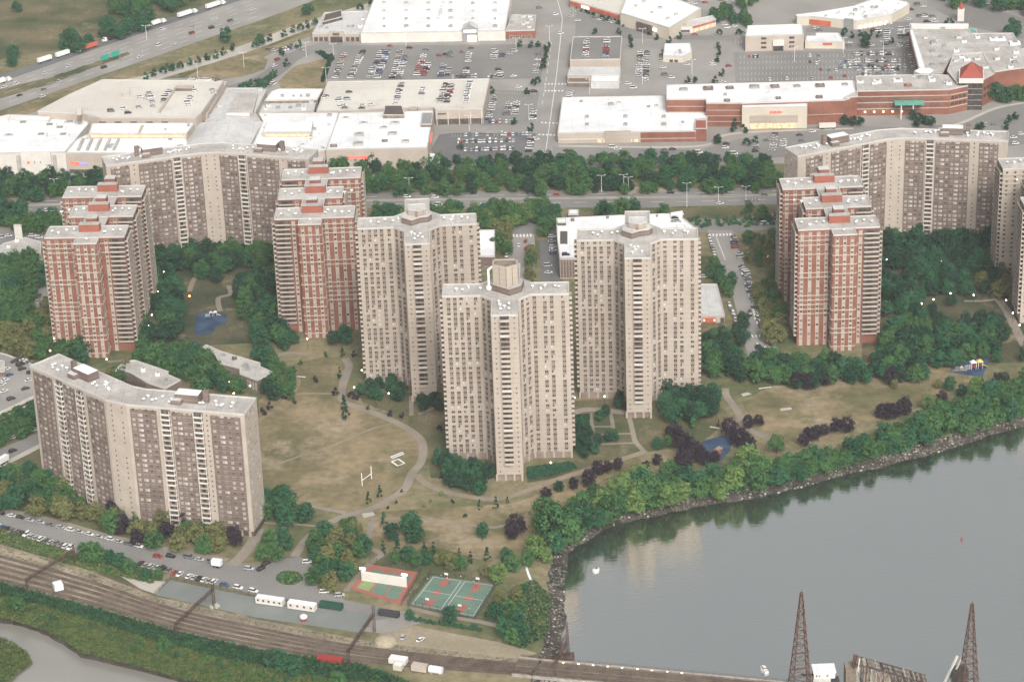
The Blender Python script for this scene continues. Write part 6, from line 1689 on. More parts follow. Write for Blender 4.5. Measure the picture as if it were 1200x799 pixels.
row((550.5, 97), (545.5, 121), 12, 'east edge column of the rooftop car park', 'perp', 1, 10.65, W_)
row((471, 98), (463, 123), 10, 'middle column of the rooftop car park', 'perp', .9, 10.65); row((495, 100), (493, 118), 6, 'middle column of the rooftop car park', 'perp', .6, 10.65)
spots([(409, 108.5, BK_), (397, 119, W_), (403, 124, W_), (404, 127, GY), (398, 116, W_), (407, 117, S_), (425, 124, W_), (424, 127.5, BK_), (435, 123.5, W_), (382, 113, GY), (380, 115, W_), (399, 126, W_)], .05, 'west part of the rooftop car park', 10.65)
spots([(164, 114.5, W_), (171, 117, W_), (173, 113, S_), (175, 110, S_), (177, 115, W_), (179, 120, S_), (130, 131, GY), (150, 133, BK_), (163, 126.5, S_), (179, 125, S_), (145, 128, W_)], 0.1, 'west part of the pale parking deck', 19.65)
row((199, 106), (190, 121), 6, 'ramp-side column of the pale parking deck', 'perp', 1, 19.65)
spots([(223, 117.5, W_), (220, 121, W_), (223, 114, S_), (229, 107, W_), (249, 106, S_), (250, 110, W_), (224, 93.5, W_), (234, 94, W_), (240, 94, W_), (244, 94.5, W_), (255, 95, BK_), (221, 123.5, W_)], .15, 'ramp end of the pale parking deck', 19.65)
row((687.5, 47), (686, 69), 8, 'west column on the roof of the square building', 'perp', .95, 8.15); row((711.5, 46), (709.5, 68), 8, 'east column on the roof of the square building', 'perp', .95, 8.15)
row((751, 60), (747, 96), 14, 'west column beside the diner', 'perp', .95); row((758.5, 60), (756, 96), 14, 'second column beside the diner', 'perp', .9)
spots([(776, 72, S_), (777, 80, W_), (779, 88.5, GY), (787, 92, W_), (805, 76.5, W_), (836, 74, W_), (835, 77, W_), (811, 97.5, W_), (847, 97, W_), (736, 99, W_), (742, 104, W_), (854, 78, RD)], .05, 'lot around the diner')
spots([(667, 110, W_), (667, 112.5, W_), (669, 108, S_), (671, 99, S_), (684, 99, W_), (668, 115, W_)], .1, 'corner of the mall street and the supermarket')
row((1000, 64.5), (1050, 63.5), 18, 'top row of the big east lot', 'perp', .95); row((990, 73), (1056, 72), 22, 'second row of the big east lot', 'perp', .85)
row((985, 79), (1062, 78), 24, 'third row of the big east lot', 'perp', .8); row((998, 82.5), (1062, 81.5), 22, 'fourth row of the big east lot', 'perp', .9); row((1004, 88), (1056, 87.5), 18, 'bottom row of the big east lot', 'perp', .5)
spots([(949, 66, W_), (949, 73, BK_), (957, 75, W_), (959, 66, GY), (960, 71, S_), (962, 82, RD), (972, 83, GY), (980, 83, W_), (984, 80, GY), (988, 66, S_), (974, 92, RD), (990, 90, RD), (984, 74, S_), (922, 93, W_), (902, 94, W_), (952, 92.5, S_)], 1.5, 'west part of the big east lot')
row((1040, 36), (1038, 54), 8, 'column of cars above the big east lot', 'perp', .95); row((1056, 34), (1054, 56), 9, 'red-lit column beside the mall hall', 'perp', .7, paint=None); row((1063, 33), (1065, 57), 9, 'red-lit column beside the mall hall', 'perp', .6); row((1068, 64), (1072, 80), 7, 'last column of the big east lot', 'perp', .8)
spots([(995, 51, W_), (995, 54, GY), (1017, 54, W_), (1021, 54, W_), (1009, 31, S_), (1013, 31, W_), (1021, 31, GY), (1024, 37, BK_), (1029, 37, W_), (1042, 29, W_), (1043, 35, S_), (1064, 23.5, W_), (1078, 20, GY), (1083, 20.5, W_), (1084, 17.5, GY), (1093, 20, GY), (1092, 25, W_), (1093, 23, W_), (1096, 26, W_), (1075, 6, GY), (1082, 8.5, W_), (1067, 12, BK_), (956, 34, W_), (960, 36, GY), (1086, 26, BK_), (1000, 33, GY)], 0.1, 'lanes by the strip of shops')
row((1132, -1), (1180, 13), 8, 'kerb of the far road', 'along', .8)
row((700, 22.5), (720, 27), 6, 'kerb of the far lot', 'perp', .95)
spots([(677, 25, W_), (669, 20, S_), (672, 15, S_), (732, 31, BK_), (738, 31.5, W_), (696, 21, GY), (752, 27, W_), (760, 30, W_), (769, 30.5, S_), (775, 38.5, W_), (849, 30, W_), (861, 31.5, W_), (852, 33, W_), (870, 39, GY), (814, 41, RD), (836, 41, S_), (651, 18, W_), (632, 10, GY), (657, 40, W_)], .1, 'lanes around the far lot')
spots([(802 + i * 6, 2 + (i % 3) * 1.5) for i in range(5)] + [(845 + i * 7, 1) for i in range(4)], .1, 'far lot behind the white roofed store')
row((877, 67), (889, 67), 5, 'row before the office block', 'perp', .9)
row((341, 57), (331, 60), 3, 'kerb by the restaurant', 'perp'); row((312, 58), (334, 63), 7, 'ramp kerb by the restaurant', 'along', .95); row((341, 53), (355, 60), 5, 'ramp kerb by the restaurant', 'along', .9)
spots([(325, 71, RD), (322, 78, W_), (320, 96, W_), (321, 99, W_), (318, 101, S_), (300, 103, GY), (298, 106, W_)], 1.0, 'mall ramp')
row((908, 154), (905, 178), 8, 'bus stop lot beside the tree belt', 'perp', .85); row((918, 165), (917, 175), 4, 'bus stop lot beside the tree belt', 'perp', .8)
spots([(937, 159, BK_), (939, 165.5, GY), (724, 175.5, W_), (718, 173.5, W_), (779, 177, GY), (780, 180, BK_), (819, 179.6, W_), (788, 175.5, BK_), (851, 169.5, BK_), (850, 174, W_), (664, 177, BK_), (885, 171, S_), (886, 174, GY), (885, 178, BK_), (898, 165, GY), (952, 155, W_), (1164, 146.5, GY), (1152, 145, S_), (1147, 152.5, BK_), (1147, 148.5, BK_), (1188, 162, W_), (1190, 169, W_), (1197, 158, W_), (860, 181, W_)], 0.0, 'road in front of the brick mall')
CN = {'car white': 'white', 'car silver': 'silver', 'car grey': 'grey', 'car black': 'black', 'car red': 'red', 'car blue': 'blue', 'car tan': 'tan', 'car green': 'green'}
CARS.sort(key=lambda c: Vector((c[0], c[1], c[2] - CAM_H)).length)
near_c, far_c = CARS[:300], CARS[300:]
gs = {}
for i, c in enumerate(near_c): gs.setdefault(c[6], []).append((i, c))
for desc, L in gs.items():
    xs = [c[0] for _, c in L]; ys = [c[1] for _, c in L]
    ax, end = (0, 'west') if (max(xs) - min(xs)) > (max(ys) - min(ys)) * .8 else (1, 'near')
    by = {}
    for i, c in L: by.setdefault((CN[c[5]], c[4]), []).append((i, c))
    for (col, kind), M in by.items():
        M.sort(key=lambda q: q[1][ax])
        for j, (i, c) in enumerate(M):
            wd = {'sedan': 'car', 'suv': 'tall car', 'van': 'van'}[kind]
            where = 'on' if desc.split()[0] in ('upper', 'garage', 'roadway', 'podium', 'parkway', 'highway') or 'kerb' in desc else 'in'
            if len(M) == 1: lab = f'the only {col} {wd} {where} the {desc}'
            else: lab = f'{col} {wd}, {ordw(j + 1)} such from the {end} end, {where} the {desc}'
            lab = ' '.join(lab.split()[:16])
            sep = i < 130
            md = car_mesh(c[4], c[5], sep)
            nm = 'van' if kind == 'van' else 'car'
            o = put(nm, md[0], None, (c[0], c[1], c[2]), c[3], lab, 'van' if kind == 'van' else 'car', 'vehicles of the ' + desc)
            if sep: put('windows', md[1], o)
mb = MB()
for c in far_c:
    m4 = Matrix.Translation((c[0], c[1], c[2])) @ Matrix.Rotation(c[3], 4, 'Z')
    mb.add(car_mesh(c[4], c[5], False)[2], m4)
if far_c: put('distant_parked_cars', mb, kind='stuff')
print('CARS', len(CARS))

def truck(px, hd, box, label, cab=True, name='semi_truck', L=13.5, z=0.2, cat='truck'):
    w = G(*px, z); r = put(name, None, None, (w[0], w[1], z), hd, label, cat)
    mb = MB(); mb.box(-2, 0, 1.2, L, 2.6, 2.8, box, 0); put('trailer', mb, r)
    mb = MB(); mb.box(-2, 0, .7, L - .5, 1.2, .5, 'dark metal'); put('chassis', mb, r)
    for x in (-L / 2 - .6, -L / 2 + .9, L / 2 - 3.4):
        mb = MB(); mb.bar((x, -1.25, .5), (x, 1.25, .5), .8, 'tyre', 8); put('axle', mb, r)
    if cab:
        mb = MB(); x = L / 2 - .2
        mb.prism([(x + .2, -1.25), (x + 3.8, -1.25), (x + 3.8, 1.25), (x + .2, 1.25)], .6, 2.0, 'car white'); mb.prism([(x + .4, -1.2), (x + 2.6, -1.2), (x + 2.6, 1.2), (x + .4, 1.2)], 2.0, 3.3, 'car white')
        mb.poly([(x + 2.63, -1.1, 2.1), (x + 2.63, 1.1, 2.1), (x + 2.63, 1.1, 3.0), (x + 2.63, -1.1, 3.0)], 'glass dark'); c_ = put('cab', mb, r)
        mb = MB(); mb.bar((x + 3, -1.3, .5), (x + 3, 1.3, .5), .85, 'tyre', 8); put('front_axle', mb, r)
    return r
truck((50, 73.5), hh + PI, 'car white', 'white trailer at the lower end of the highway shoulder line', False, 'parked_trailer', 12, cat='trailer')
truck((71, 67), hh + PI, 'car white', 'white trailer parked on the highway shoulder behind another white one', False, 'parked_trailer', 12, cat='trailer')
truck((103, 58), hh + PI, 'container orange', 'orange trailer truck with white cab on the highway shoulder')
truck((182, 30), hh, 'car white', 'white semi truck on the shoulder below the trees')
truck((219, 18.5), hh, 'car white', 'white semi truck on the shoulder beyond the round trees')
truck((252, 8.5), hh, 'car white', 'white semi truck uppermost on the highway shoulder')
truck((2, 98), hh, 'car white', 'white semi truck in the highway lane at the view edge', L=10)
r_ = truck((133, 46), hh + PI, 'dark metal', 'truck with empty dark flatbed and white cab on the shoulder'); r_.scale = (1, 1, 1)
for ch in r_.children:
    if ch.name.startswith('trailer'): ch.scale = (1, 1, .2); ch.location.z = .8
truck((973, 151), 0.0, 'trim white', 'long pale bus standing before the cream store entrance', False, 'bus', 11, cat='bus')
truck((7, 541), hdg((0, 545), (15, 536)), 'car white', 'white box truck on the walk below the parking garage', False, 'box_truck', 6.5)
truck((259, 664.5), hdg((185, 652), (250, 661)), 'car white', 'white delivery van on the upper kerb of the railway drive', False, 'delivery_van', 5.0, cat='van')
truck((28, 103), 0, 'trim white', 'x', False) if False else None

# green highway sign, light poles
def pole(px, h, label, z=0.1, double=True, group='tall lamp posts of the roads and lots'):
    w = G(*px, z); r = put('lamp_post', None, None, (w[0], w[1], z), 0, label, 'lamp post', group)
    mb = MB(); mb.bar((0, 0, 0), (0, 0, h), .28, 'white metal', 6, .16); put('pole', mb, r)
    for s in ((-1, 1) if double else (1,)):
        mb = MB(); mb.bar((0, 0, h), (s * 2.0, 0, h + .4), .14, 'white metal'); mb.box(s * 2.3, 0, h + .3, 1.0, .4, .2, 'white metal'); put('lamp_arm', mb, r)
    return r
PL = [((391, 69), 'at the hedge corner of the large mall lot'), ((382.5, 97), 'beside the dry lawn and the rooftop car park'), ((476, 54), 'before the long wall of the white store'), ((359, 67), 'at the ramp beside the restaurant'), ((644, 48), 'at the bend of the mall street'), ((691, 111), 'above the white supermarket roof'), ((620, 141), 'in the middle mall lot'), ((753, 51), 'above the diner lot'), ((811, 88), 'in the diner lot, south of the diner'), ((753, 99), 'at the lower corner of the diner lot'), ((931, 73), 'in the empty part of the east lot'), ((988, 62), 'between the empty and full part of the east lot'), ((550, 154), 'beside the columned car park wall'), ((605, 62), 'at the upper right of the large lot'), ((480, 228), 'on the parkway edge behind a tower'), ((705, 225), 'on the parkway before the tree belt'), ((731, 224), 'on the parkway at the bare bank'), ((736.5, 227), 'on the parkway, beside its twin at the bank'), ((805, 243), 'on the near side of the parkway, the tallest'), ((874, 238), 'on the parkway near the red block'), ((842, 239), 'on the parkway centre near the hedge'), ((172, 47), 'on the highway median'), ((286, 79), 'on the dry oval beside the frontage road'), ((232, 92), 'at the back edge of the pale deck'), ((1103, 70), 'on the mall hall roof edge'), ((1188, 10), 'beside the far road'), ((1035, 66), 'in the crowded part of the east lot'), ((65, 229), 'on the parkway below the white wall')]
for p, d in PL: pole(p, 11 if p != (805, 243) else 16, 'tall white lamp post ' + d)
w = G(130, 76); r = put('highway_sign', None, None, (w[0], w[1], .15), hh, 'pair of green direction signs over the highway median', 'sign')
mb = MB(); mb.bar((-9, 0, 0), (-9, 0, 8), .35, 'grey metal'); mb.bar((9, 0, 0), (9, 0, 8), .35, 'grey metal'); mb.bar((-9, 0, 7), (9, 0, 7), .3, 'grey metal'); put('gantry', mb, r)
for x in (-5, 4.5): mb = MB(); mb.box(x, -.3, 5.2, 7.5, .2, 3.6, 'sign green'); put('sign_board', mb, r)

# ------------------------------------------------------------------ street lamps that are lit
LAMPS = [(175, 350, 1, 'orange lamp at the foot of the stepped red block'), (181, 354, 0, 'lamp just right of the orange one at the red block'), (178, 369, 0, 'lamp in the trees below the orange lamp'), (174, 382, 0, 'lowest lamp in the wood beside the red block'), (185, 342, 0, 'lamp above the orange lamp, in dark trees'), (189, 329, 0, 'lamp in the courtyard wood, upper edge of clearing'), (192, 319, 0, 'uppermost lamp in the courtyard wood'), (222, 347, 1, 'orange lamp on the lawn above the playground'), (63.5, 397, 0, 'lamp among olive trees by the red block'), (1039, 304, 0, 'lamp beside the bright garden path end'), (1071, 302, 0, 'lamp at the right end of the garden path'), (1103, 306, 0, 'lamp amid the dark garden trees'), (1114, 344, 0, 'lamp on the garden lawn, centre'), (1141, 346, 0, 'lamp on the garden lawn, right of centre'), (1094, 351, 0, 'lamp above the round dark garden tree'), (1080, 356, 0, 'lamp at the left of the garden lawn'), (1179, 352, 0, 'lamp by the garden footpath, upper'), (1187, 367, 0, 'lamp by the garden footpath, middle'), (1195, 381, 0, 'lamp by the garden footpath, lower'), (125, 421, 0, 'lamp behind the roof of the bent block'), (136, 434, 0, 'lamp at the corner of the low brown block'), (58.7, 411, 1, 'orange lamp behind the left roof end'), (239, 432, 1, 'amber lamp amid the green wood'), (269, 447.5, 1, 'amber lamp beside the low school block'), (274, 461, 1, 'amber lamp right above the bent block roof'), (424, 434, 0, 'bright lamp at the tower foot beside the path'), (415, 454, 0, 'bright lamp left of the dark clump by the path'), (455.5, 461, 0, 'bright lamp below the dark clump of the tower'), (673, 466, 0, 'bright lamp between the chimney tower and its neighbour'), (708.5, 464.5, 0, 'bright lamp at the podium tower entrance'), (796, 472, 0, 'lamp inside the dark clump of the podium tower'), (645.5, 542, 0, 'lamp on the hedge lawn of the chimney tower'), (360, 397, 0, 'bright lamp at the foot of the middle red block'), (900, 301, 0, 'lamp on the lawn beside the parking street'), (899, 412, 0, 'lamp at the lower end of the parking street'), (293, 452, 0, 'lamp on the wall of the low school block'), (597, 542, 0, 'lamp at the foot of the chimney tower')]
for x, y, k, d in LAMPS:
    w = G(x, y, 6.2); r = put('street_lamp', None, None, (w[0], w[1], 0), 0, 'lit ' + d, 'street lamp', 'lit lamps in the grounds')
    mb = MB(); mb.bar((0, 0, 0), (0, 0, 6), .18, 'dark metal', 6); put('pole', mb, r)
    mb = MB(); mb.ball((0, 0, 6.3), .55 if k else .42, 'lamp orange' if k else 'lamp white', .5, 8, 5); put('lamp_head', mb, r)

# ------------------------------------------------------------------ courts, playgrounds, field
w1, w2 = G(424, 680), G(477, 688)
r = put('handball_wall', None, None, (*w1, 0.15), math.atan2(w2[1] - w1[1], w2[0] - w1[0]), 'long white handball wall standing on the red and green court', 'wall')
Lw = math.dist(w1, w2); mb = MB(); mb.box(Lw / 2, 0, 0, Lw, .5, 5.0, 'trim white'); put('wall_slab', mb, r)
for u in (.03, .95):
    mb = MB(); mb.bar((Lw * u, .4, 0), (Lw * u, .4, 6.3), .2, 'grey metal'); mb.box(Lw * u, .2, 6.0, 2.6, .8, .7, 'lamp white'); put('floodlight', mb, r)
def fence(pts, label, h=3.2, step=4.0, z=.15):
    W = [G(*p) for p in pts]; r = put('chain_link_fence', None, None, (W[0][0], W[0][1], z), 0, label, 'fence')
    o = Vector(W[0])
    mb = MB()
    for a, c in zip(W, W[1:]):
        a = Vector(a) - o; c = Vector(c) - o
        for zz in (.1, h * .5, h): mb.bar((a.x, a.y, zz), (c.x, c.y, zz), .07, 'dark metal')
        n = max(1, int((c - a).length / .7))
        for k in range(n):
            p = a.lerp(c, k / n); q = a.lerp(c, (k + 1) / n)
            mb.bar((p.x, p.y, .1), (q.x, q.y, h), .03, 'dark metal', 3); mb.bar((q.x, q.y, .1), (p.x, p.y, h), .03, 'dark metal', 3)
    put('mesh_panel', mb, r)
    for a, c in zip(W, W[1:]):
        a = Vector(a) - o; c = Vector(c) - o; n = max(1, round((c - a).length / step))
        for k in range(n + 1 if a is W[-2] else n):
            p = a.lerp(c, k / n); mb = MB(); mb.bar((p.x, p.y, 0), (p.x, p.y, h + .1), .14, 'dark metal', 5); put('post', mb, r)
fence([(505, 673), (583, 684), (557, 726), (478, 710), (505, 673)], 'tall dark mesh fence around the two basketball courts')
fence([(433, 660), (494, 669.5), (470, 711)], 'mesh fence on two sides of the handball court')
hp_ = math.atan2(G(580, 685)[1] - G(507, 674.5)[1], G(580, 685)[0] - G(507, 674.5)[0])
for s, vc, d in ((0, .04, 'far end of the west court'), (0, .96, 'near end of the west court'), (.5, .04, 'far end of the east court'), (.5, .96, 'near end of the east court')):
    p = quadpt(BK, s + .25, vc); r = put('basketball_hoop', None, None, (p.x, p.y, .2), hp_ + (0 if vc < .5 else PI), 'basketball hoop on the ' + d, 'basketball hoop', 'basketball hoops')
    mb = MB(); mb.bar((0, 0, 0), (0, 0, 3.4), .16, 'grey metal'); mb.bar((0, 0, 3.2), (0, -1.1, 3.3), .12, 'grey metal'); put('pole', mb, r)
    mb = MB(); mb.box(0, -1.15, 2.8, 1.8, .08, 1.1, 'paint white'); put('backboard', mb, r)
    mb = MB()
    for k in range(8): mb.bar((.25 * math.cos(k * PI / 4), -1.5 + .25 * math.sin(k * PI / 4), 3.05), (.25 * math.cos((k + 1) * PI / 4), -1.5 + .25 * math.sin((k + 1) * PI / 4), 3.05), .04, 'container orange')
    put('rim', mb, r)
a_, c_ = G(424.5, 569), G(435.5, 561)
r = put('goal_post', None, None, (*a_, 0), math.atan2(c_[1] - a_[1], c_[0] - a_[0]), 'white goal post shaped like an H on the dry field', 'goal post')
Lg = math.dist(a_, c_)
for x in (0, Lg): mb = MB(); mb.bar((x, 0, 0), (x, 0, 7.2), .34, 'white metal', 6); put('upright', mb, r)
mb = MB(); mb.bar((0, 0, 3.0), (Lg, 0, 3.0), .32, 'white metal', 6); put('crossbar', mb, r)
def playset(px, rz, label, cols, sc_=1.0):
    w = G(*px); r = put('play_structure', None, None, (w[0], w[1], .22), rz, label, 'play structure', 'playground climbing structures'); r.scale = (sc_,) * 3
    for x in (-1.5, 1.5):
        mb = MB()
        for dx in (-1, 1):
            for dy in (-1, 1): mb.bar((x + dx, dy, 0), (x + dx, dy, 3.2), .16, cols[0])
        mb.box(x, 0, 1.4, 2.1, 2.1, .15, cols[1]); put('platform', mb, r)
        mb = MB(); ap = (x, 0, 4.4); q = [(x - 1.3, -1.3, 3.2), (x + 1.3, -1.3, 3.2), (x + 1.3, 1.3, 3.2), (x - 1.3, 1.3, 3.2)]
        for k in range(4): mb.poly([q[k], q[(k + 1) % 4], ap], cols[2] if x < 0 else cols[3])
        put('roof', mb, r)
    mb = MB(); mb.poly([(2.6, -.5, 1.5), (5.2, -.5, .2), (5.2, .5, .2), (2.6, .5, 1.5)], cols[3]); mb.bar((2.6, -.5, 1.7), (5.2, -.5, .4), .12, cols[3]); mb.bar((2.6, .5, 1.7), (5.2, .5, .4), .12, cols[3]); put('slide', mb, r)
    mb = MB()
    for k in range(6): mb.bar((-5.5, -.6 + .0 * k, .4 + k * .4), (-2.5, -.6, .4 + k * .4), .07, cols[0])
    for k in range(4): mb.bar((-5.5 + k, -.6, 0), (-5.5 + k, -.6, 2.6), .08, cols[0])
    put('climbing_frame', mb, r)
playset((1144, 432), .2, 'white and red play structure on the blue east playground', ['paint white', 'container red', 'paint white', 'plastic yellow'], 1.25)
playset((840, 536), 1.0, 'orange and brown climbing structure beside the lower blue playground', ['wood brown', 'container orange', 'brick orange', 'wood brown'], 1.3)
playset((250, 371), .1, 'pale play structure on the blue courtyard playground', ['paint white', 'play blue', 'car silver', 'paint white'], .8)
playset((1124, 436), .1, 'small beige play frame at the left edge of the east playground', ['trim beige', 'trim beige', 'wood brown', 'trim beige'], .8)
for p, q, d in [((889, 456.5), (904, 454.5), 'white bench like barrier at the upper edge of the east field'), ((832, 501), (843, 503), 'pale picnic table slab beside the purple tree'), ((347, 442), (358, 443), 'small pale tiled pad shelter by the low school block')]:
    a, c = G(*p), G(*q); r = put('bench', None, None, (*a, 0.1), math.atan2(c[1] - a[1], c[0] - a[0]), d, 'bench')
    L2 = math.dist(a, c); mb = MB(); mb.box(L2 / 2, 0, .45, L2, .9, .15, 'trim white'); put('seat', mb, r)
    for u in (.1, .9): mb = MB(); mb.box(L2 * u, 0, 0, .3, .6, .45, 'concrete'); put('leg', mb, r)

# people: one continuous figure grown over a posed skeleton
def person_mesh(pose, shirt, seed):
    P = {'pel': (0, 0, .95), 'wai': (0, 0, 1.12), 'che': (0, .02, 1.35), 'nec': (0, 0, 1.52), 'hea': (0, -.02, 1.64), 'top': (0, -.01, 1.76)}
    st = .28 if pose == 'walk' else .06
    for s, k in ((-1, 'l'), (1, 'r')):
        P[k + 'hip'] = (s * .10, 0, .90); P[k + 'kne'] = (s * .12, -s * st * .8 - .02, .50); P[k + 'ank'] = (s * .12, -s * st, .08); P[k + 'toe'] = (s * .13, -s * st - .16, .03)
        P[k + 'sho'] = (s * .19, 0, 1.42)
        up = pose == 'reach' and s > 0
        P[k + 'elb'] = (s * .26, -.18 if up else s * st * .5, 1.62 if up else 1.14); P[k + 'han'] = (s * .22, -.3 if up else s * st * .8 - .08, 1.9 if up else .90)
    E_ = [('pel', 'wai'), ('wai', 'che'), ('che', 'nec'), ('nec', 'hea'), ('hea', 'top')]
    for k in 'lr': E_ += [('pel', k + 'hip'), (k + 'hip', k + 'kne'), (k + 'kne', k + 'ank'), (k + 'ank', k + 'toe'), ('che', k + 'sho'), (k + 'sho', k + 'elb'), (k + 'elb', k + 'han')]
    rad = {'pel': .15, 'wai': .13, 'che': .16, 'nec': .06, 'hea': .10, 'top': .07, 'hip': .09, 'kne': .06, 'ank': .045, 'toe': .04, 'sho': .065, 'elb': .045, 'han': .04}
    ks = list(P); me = bpy.data.meshes.new('person'); me.from_pydata([P[k] for k in ks], [(ks.index(a), ks.index(b)) for a, b in E_], [])
    o = bpy.data.objects.new('tmp', me); COL.objects.link(o); md = o.modifiers.new('s', 'SKIN')
    for i, k in enumerate(ks):
        r_ = rad.get(k) or rad[k[1:]]; me.skin_vertices[0].data[i].radius = (r_, r_)
    me.skin_vertices[0].data[0].use_root = True
    o.modifiers.new('u', 'SUBSURF').levels = 1
    dg = bpy.context.evaluated_depsgraph_get(); m2 = bpy.data.meshes.new_from_object(o.evaluated_get(dg)); bpy.data.objects.remove(o)
    m2.materials.clear()
    for k in ('skin', shirt, 'cloth dark'): m2.materials.append(MATS[k])
    for p in m2.polygons:
        c = p.center; p.material_index = 0 if c.z > 1.5 or (abs(c.x) > .24 and c.z < 1.2 and c.z > .85) else (1 if c.z > 1.0 else 2)
    m2.name = 'person'; return m2
PM = [person_mesh('stand', 'cloth light', 1), person_mesh('walk', 'cloth red', 2), person_mesh('reach', 'cloth light', 3), person_mesh('walk', 'cloth dark', 4)]
PD = ['light shirt standing', 'red shirt walking', 'light shirt with one arm raised', 'dark clothes walking']
PPL = [(499, 677, 0, 'at the upper gap between the courts'), (497, 680, 3, 'between the courts, second from the top'), (501, 681, 0, 'by the fence beside the white wall end'), (495, 684, 1, 'between the courts, below a pair'), (491, 688, 0, 'between the courts, halfway down'), (485, 694, 3, 'between the courts, near the lower end'), (481, 697, 0, 'lowest between the two courts'), (517, 677, 2, 'under the far hoop of the west court'), (524, 680, 0, 'by the red key of the west court'), (521, 678, 1, 'inside the red key of the west court'), (527, 685, 3, 'mid west court beside the key'), (555, 684, 2, 'under the far hoop of the east court'), (558, 688, 1, 'in the red key of the east court'), (540, 678, 0, 'at the top fence between both courts'), (494, 703, 1, 'at the lower left corner of the west court'), (550, 716, 0, 'at the near end of the east court'), (507, 674, 3, 'at the top left fence corner'), (605, 571, 0, 'alone at the chimney tower foot')]
for x, y, k, d in PPL:
    w = G(x, y); o = put('person', PM[k], None, (w[0], w[1], .2), crng.uniform(0, 6), None, None, 'people at the ball courts'); o['label'] = ' '.join(('person in ' + PD[k] + ' ' + d).split()[:16]); o['category'] = 'person'

# ------------------------------------------------------------------ railway equipment
def lattice_bar(mb, a, b, w, mt='rust', n=None, th=.16):
    a, b = Vector(a), Vector(b); d = (b - a); L = d.length; d.normalize()
    u = d.cross(Vector((0, 0, 1))); u = Vector((1, 0, 0)) if u.length < .05 else u.normalized(); v = d.cross(u)
    C = [u * w / 2 + v * w / 2, u * w / 2 - v * w / 2, -u * w / 2 - v * w / 2, -u * w / 2 + v * w / 2]
    for c in C: mb.bar(a + c, b + c, th, mt)
    n = n or max(2, int(L / w))
    for k in range(n):
        p, q = a + d * L * k / n, a + d * L * (k + 1) / n
        for i in range(4):
            j = (i + 1) % 4; mb.bar(p + C[i], q + C[j], th * .7, mt, 3)
            mb.bar(p + C[i], p + C[j], th * .7, mt, 3)
def gantry(p0, p1, h, label, heavy=False):
    a, c = Vector(G(*p0)), Vector(G(*p1)); r = put('catenary_gantry', None, None, (a.x, a.y, .1), 0, label, 'gantry', 'lattice gantries over the railway'); d = c - a
    for q, hh_ in ((Vector((0, 0)), h * .95), (d, h * 1.25)):
        mb = MB(); lattice_bar(mb, (q.x, q.y, 0), (q.x, q.y, hh_), .8 if not heavy else 1.1, 'rust', th=.18); put('mast', mb, r)
    mb = MB(); lattice_bar(mb, (0, 0, h * .85), (d.x, d.y, h * .85), 1.1, 'rust', th=.18); put('beam', mb, r)
    for u in (.2, .4, .6, .8):
        mb = MB(); q = d * u; mb.bar((q.x, q.y, h * .85), (q.x, q.y, h * .6), .14, 'rust'); mb.bar((q.x - 1, q.y, h * .6), (q.x + 1, q.y, h * .6), .1, 'rust'); put('hanger', mb, r)
gantry((32.5, 696), (88, 661), 9.0, 'rusty lattice gantry at the west end of the railway')
gantry((207.5, 750), (251, 709), 10.0, 'rusty lattice gantry with a tall mast beside the grey platform lot', True)
gantry((409, 784), (439, 740), 11.0, 'rusty lattice gantry by the red rail wagon', True)
gantry((651, 794), (664, 770), 9.0, 'rusty lattice gantry where the railway meets the bridge')
# tall A-shaped mast on the abutment
w = G(664, 772); r = put('signal_mast', None, None, (w[0], w[1], .2), 0, 'tall A shaped dark lattice mast at the bridge abutment', 'mast')
mb = MB(); lattice_bar(mb, (1.2, 0, 0), (0.3, 0, 19), .9, 'rust', th=.26); put('mast_leg', mb, r)
mb = MB(); lattice_bar(mb, (-4.2, 0, 0), (-1.2, 0, 11), .8, 'rust', th=.22); mb.bar((-1.2, 0, 11), (0.4, 0, 13), .3, 'rust'); put('mast_leg', mb, r)
mb = MB(); mb.box(-1, 0, 0, 9, 3, 2.4, 'rust'); put('base_housing', mb, r)
def crate(px, sx, sy, h, hd, mt, label, name, cat, roof=None, windows=0, z=.15, lift=.5):
    w = G(*px); r = put(name, None, None, (w[0], w[1], z), hd, label, cat)
    mb = MB(); mb.box(0, 0, lift, sx, sy, h, mt, 0, roof or mt)
    for k in range(int(sx / 1.2)): mb.box(-sx / 2 + .6 + k * 1.2, -sy / 2 - .03, lift + .1, .12, .08, h - .2, mt)
    put('body', mb, r)
    for k in range(windows):
        mb = MB(); mb.box(-sx / 2 + sx * (k + .5) / windows, -sy / 2 - .1, lift + h * .45, 1.0, .1, h * .3, 'glass dark'); put('window', mb, r)
    for s in (-1, 1): mb = MB(); mb.box(s * sx * .38, 0, 0, .8, sy * .8, lift, 'dark metal'); put('bogie', mb, r)
    return r
hd = hdg((300, 705), (373, 716))
crate((317, 708), 13.5, 3.4, 3.2, hd, 'trim white', 'white site trailer beside the drive, the one nearer the parked cars', 'site_trailer', 'site trailer', 'roof white', 5)
crate((354.5, 714), 13.5, 3.4, 3.2, hd, 'trim white', 'white site trailer next to the dark green container', 'site_trailer', 'site trailer', 'roof white', 4)
crate((388.5, 713), 11, 2.8, 2.6, hd, 'container green', 'dark green container behind the white site trailers', 'container', 'container')
crate((456, 722), 10, 2.4, 2.4, hd, 'dark metal', 'dark container parked beside the rail gantry mast', 'container', 'container')
crate((387, 777), 11.5, 2.8, 2.8, hdg((371, 776), (403, 780)), 'container red', 'red rail wagon half hidden by trees below the tracks', 'rail_wagon', 'rail wagon')
crate((467, 777), 8, 4, 2.4, hd, 'trim white', 'white shed nearest the gantry, below the tracks', 'shed', 'shed', 'roof white'); crate((467, 785), 4, 3, 2.6, hd, 'wall cream', 'cream hut in front of the white shed', 'hut', 'hut', 'roof white')
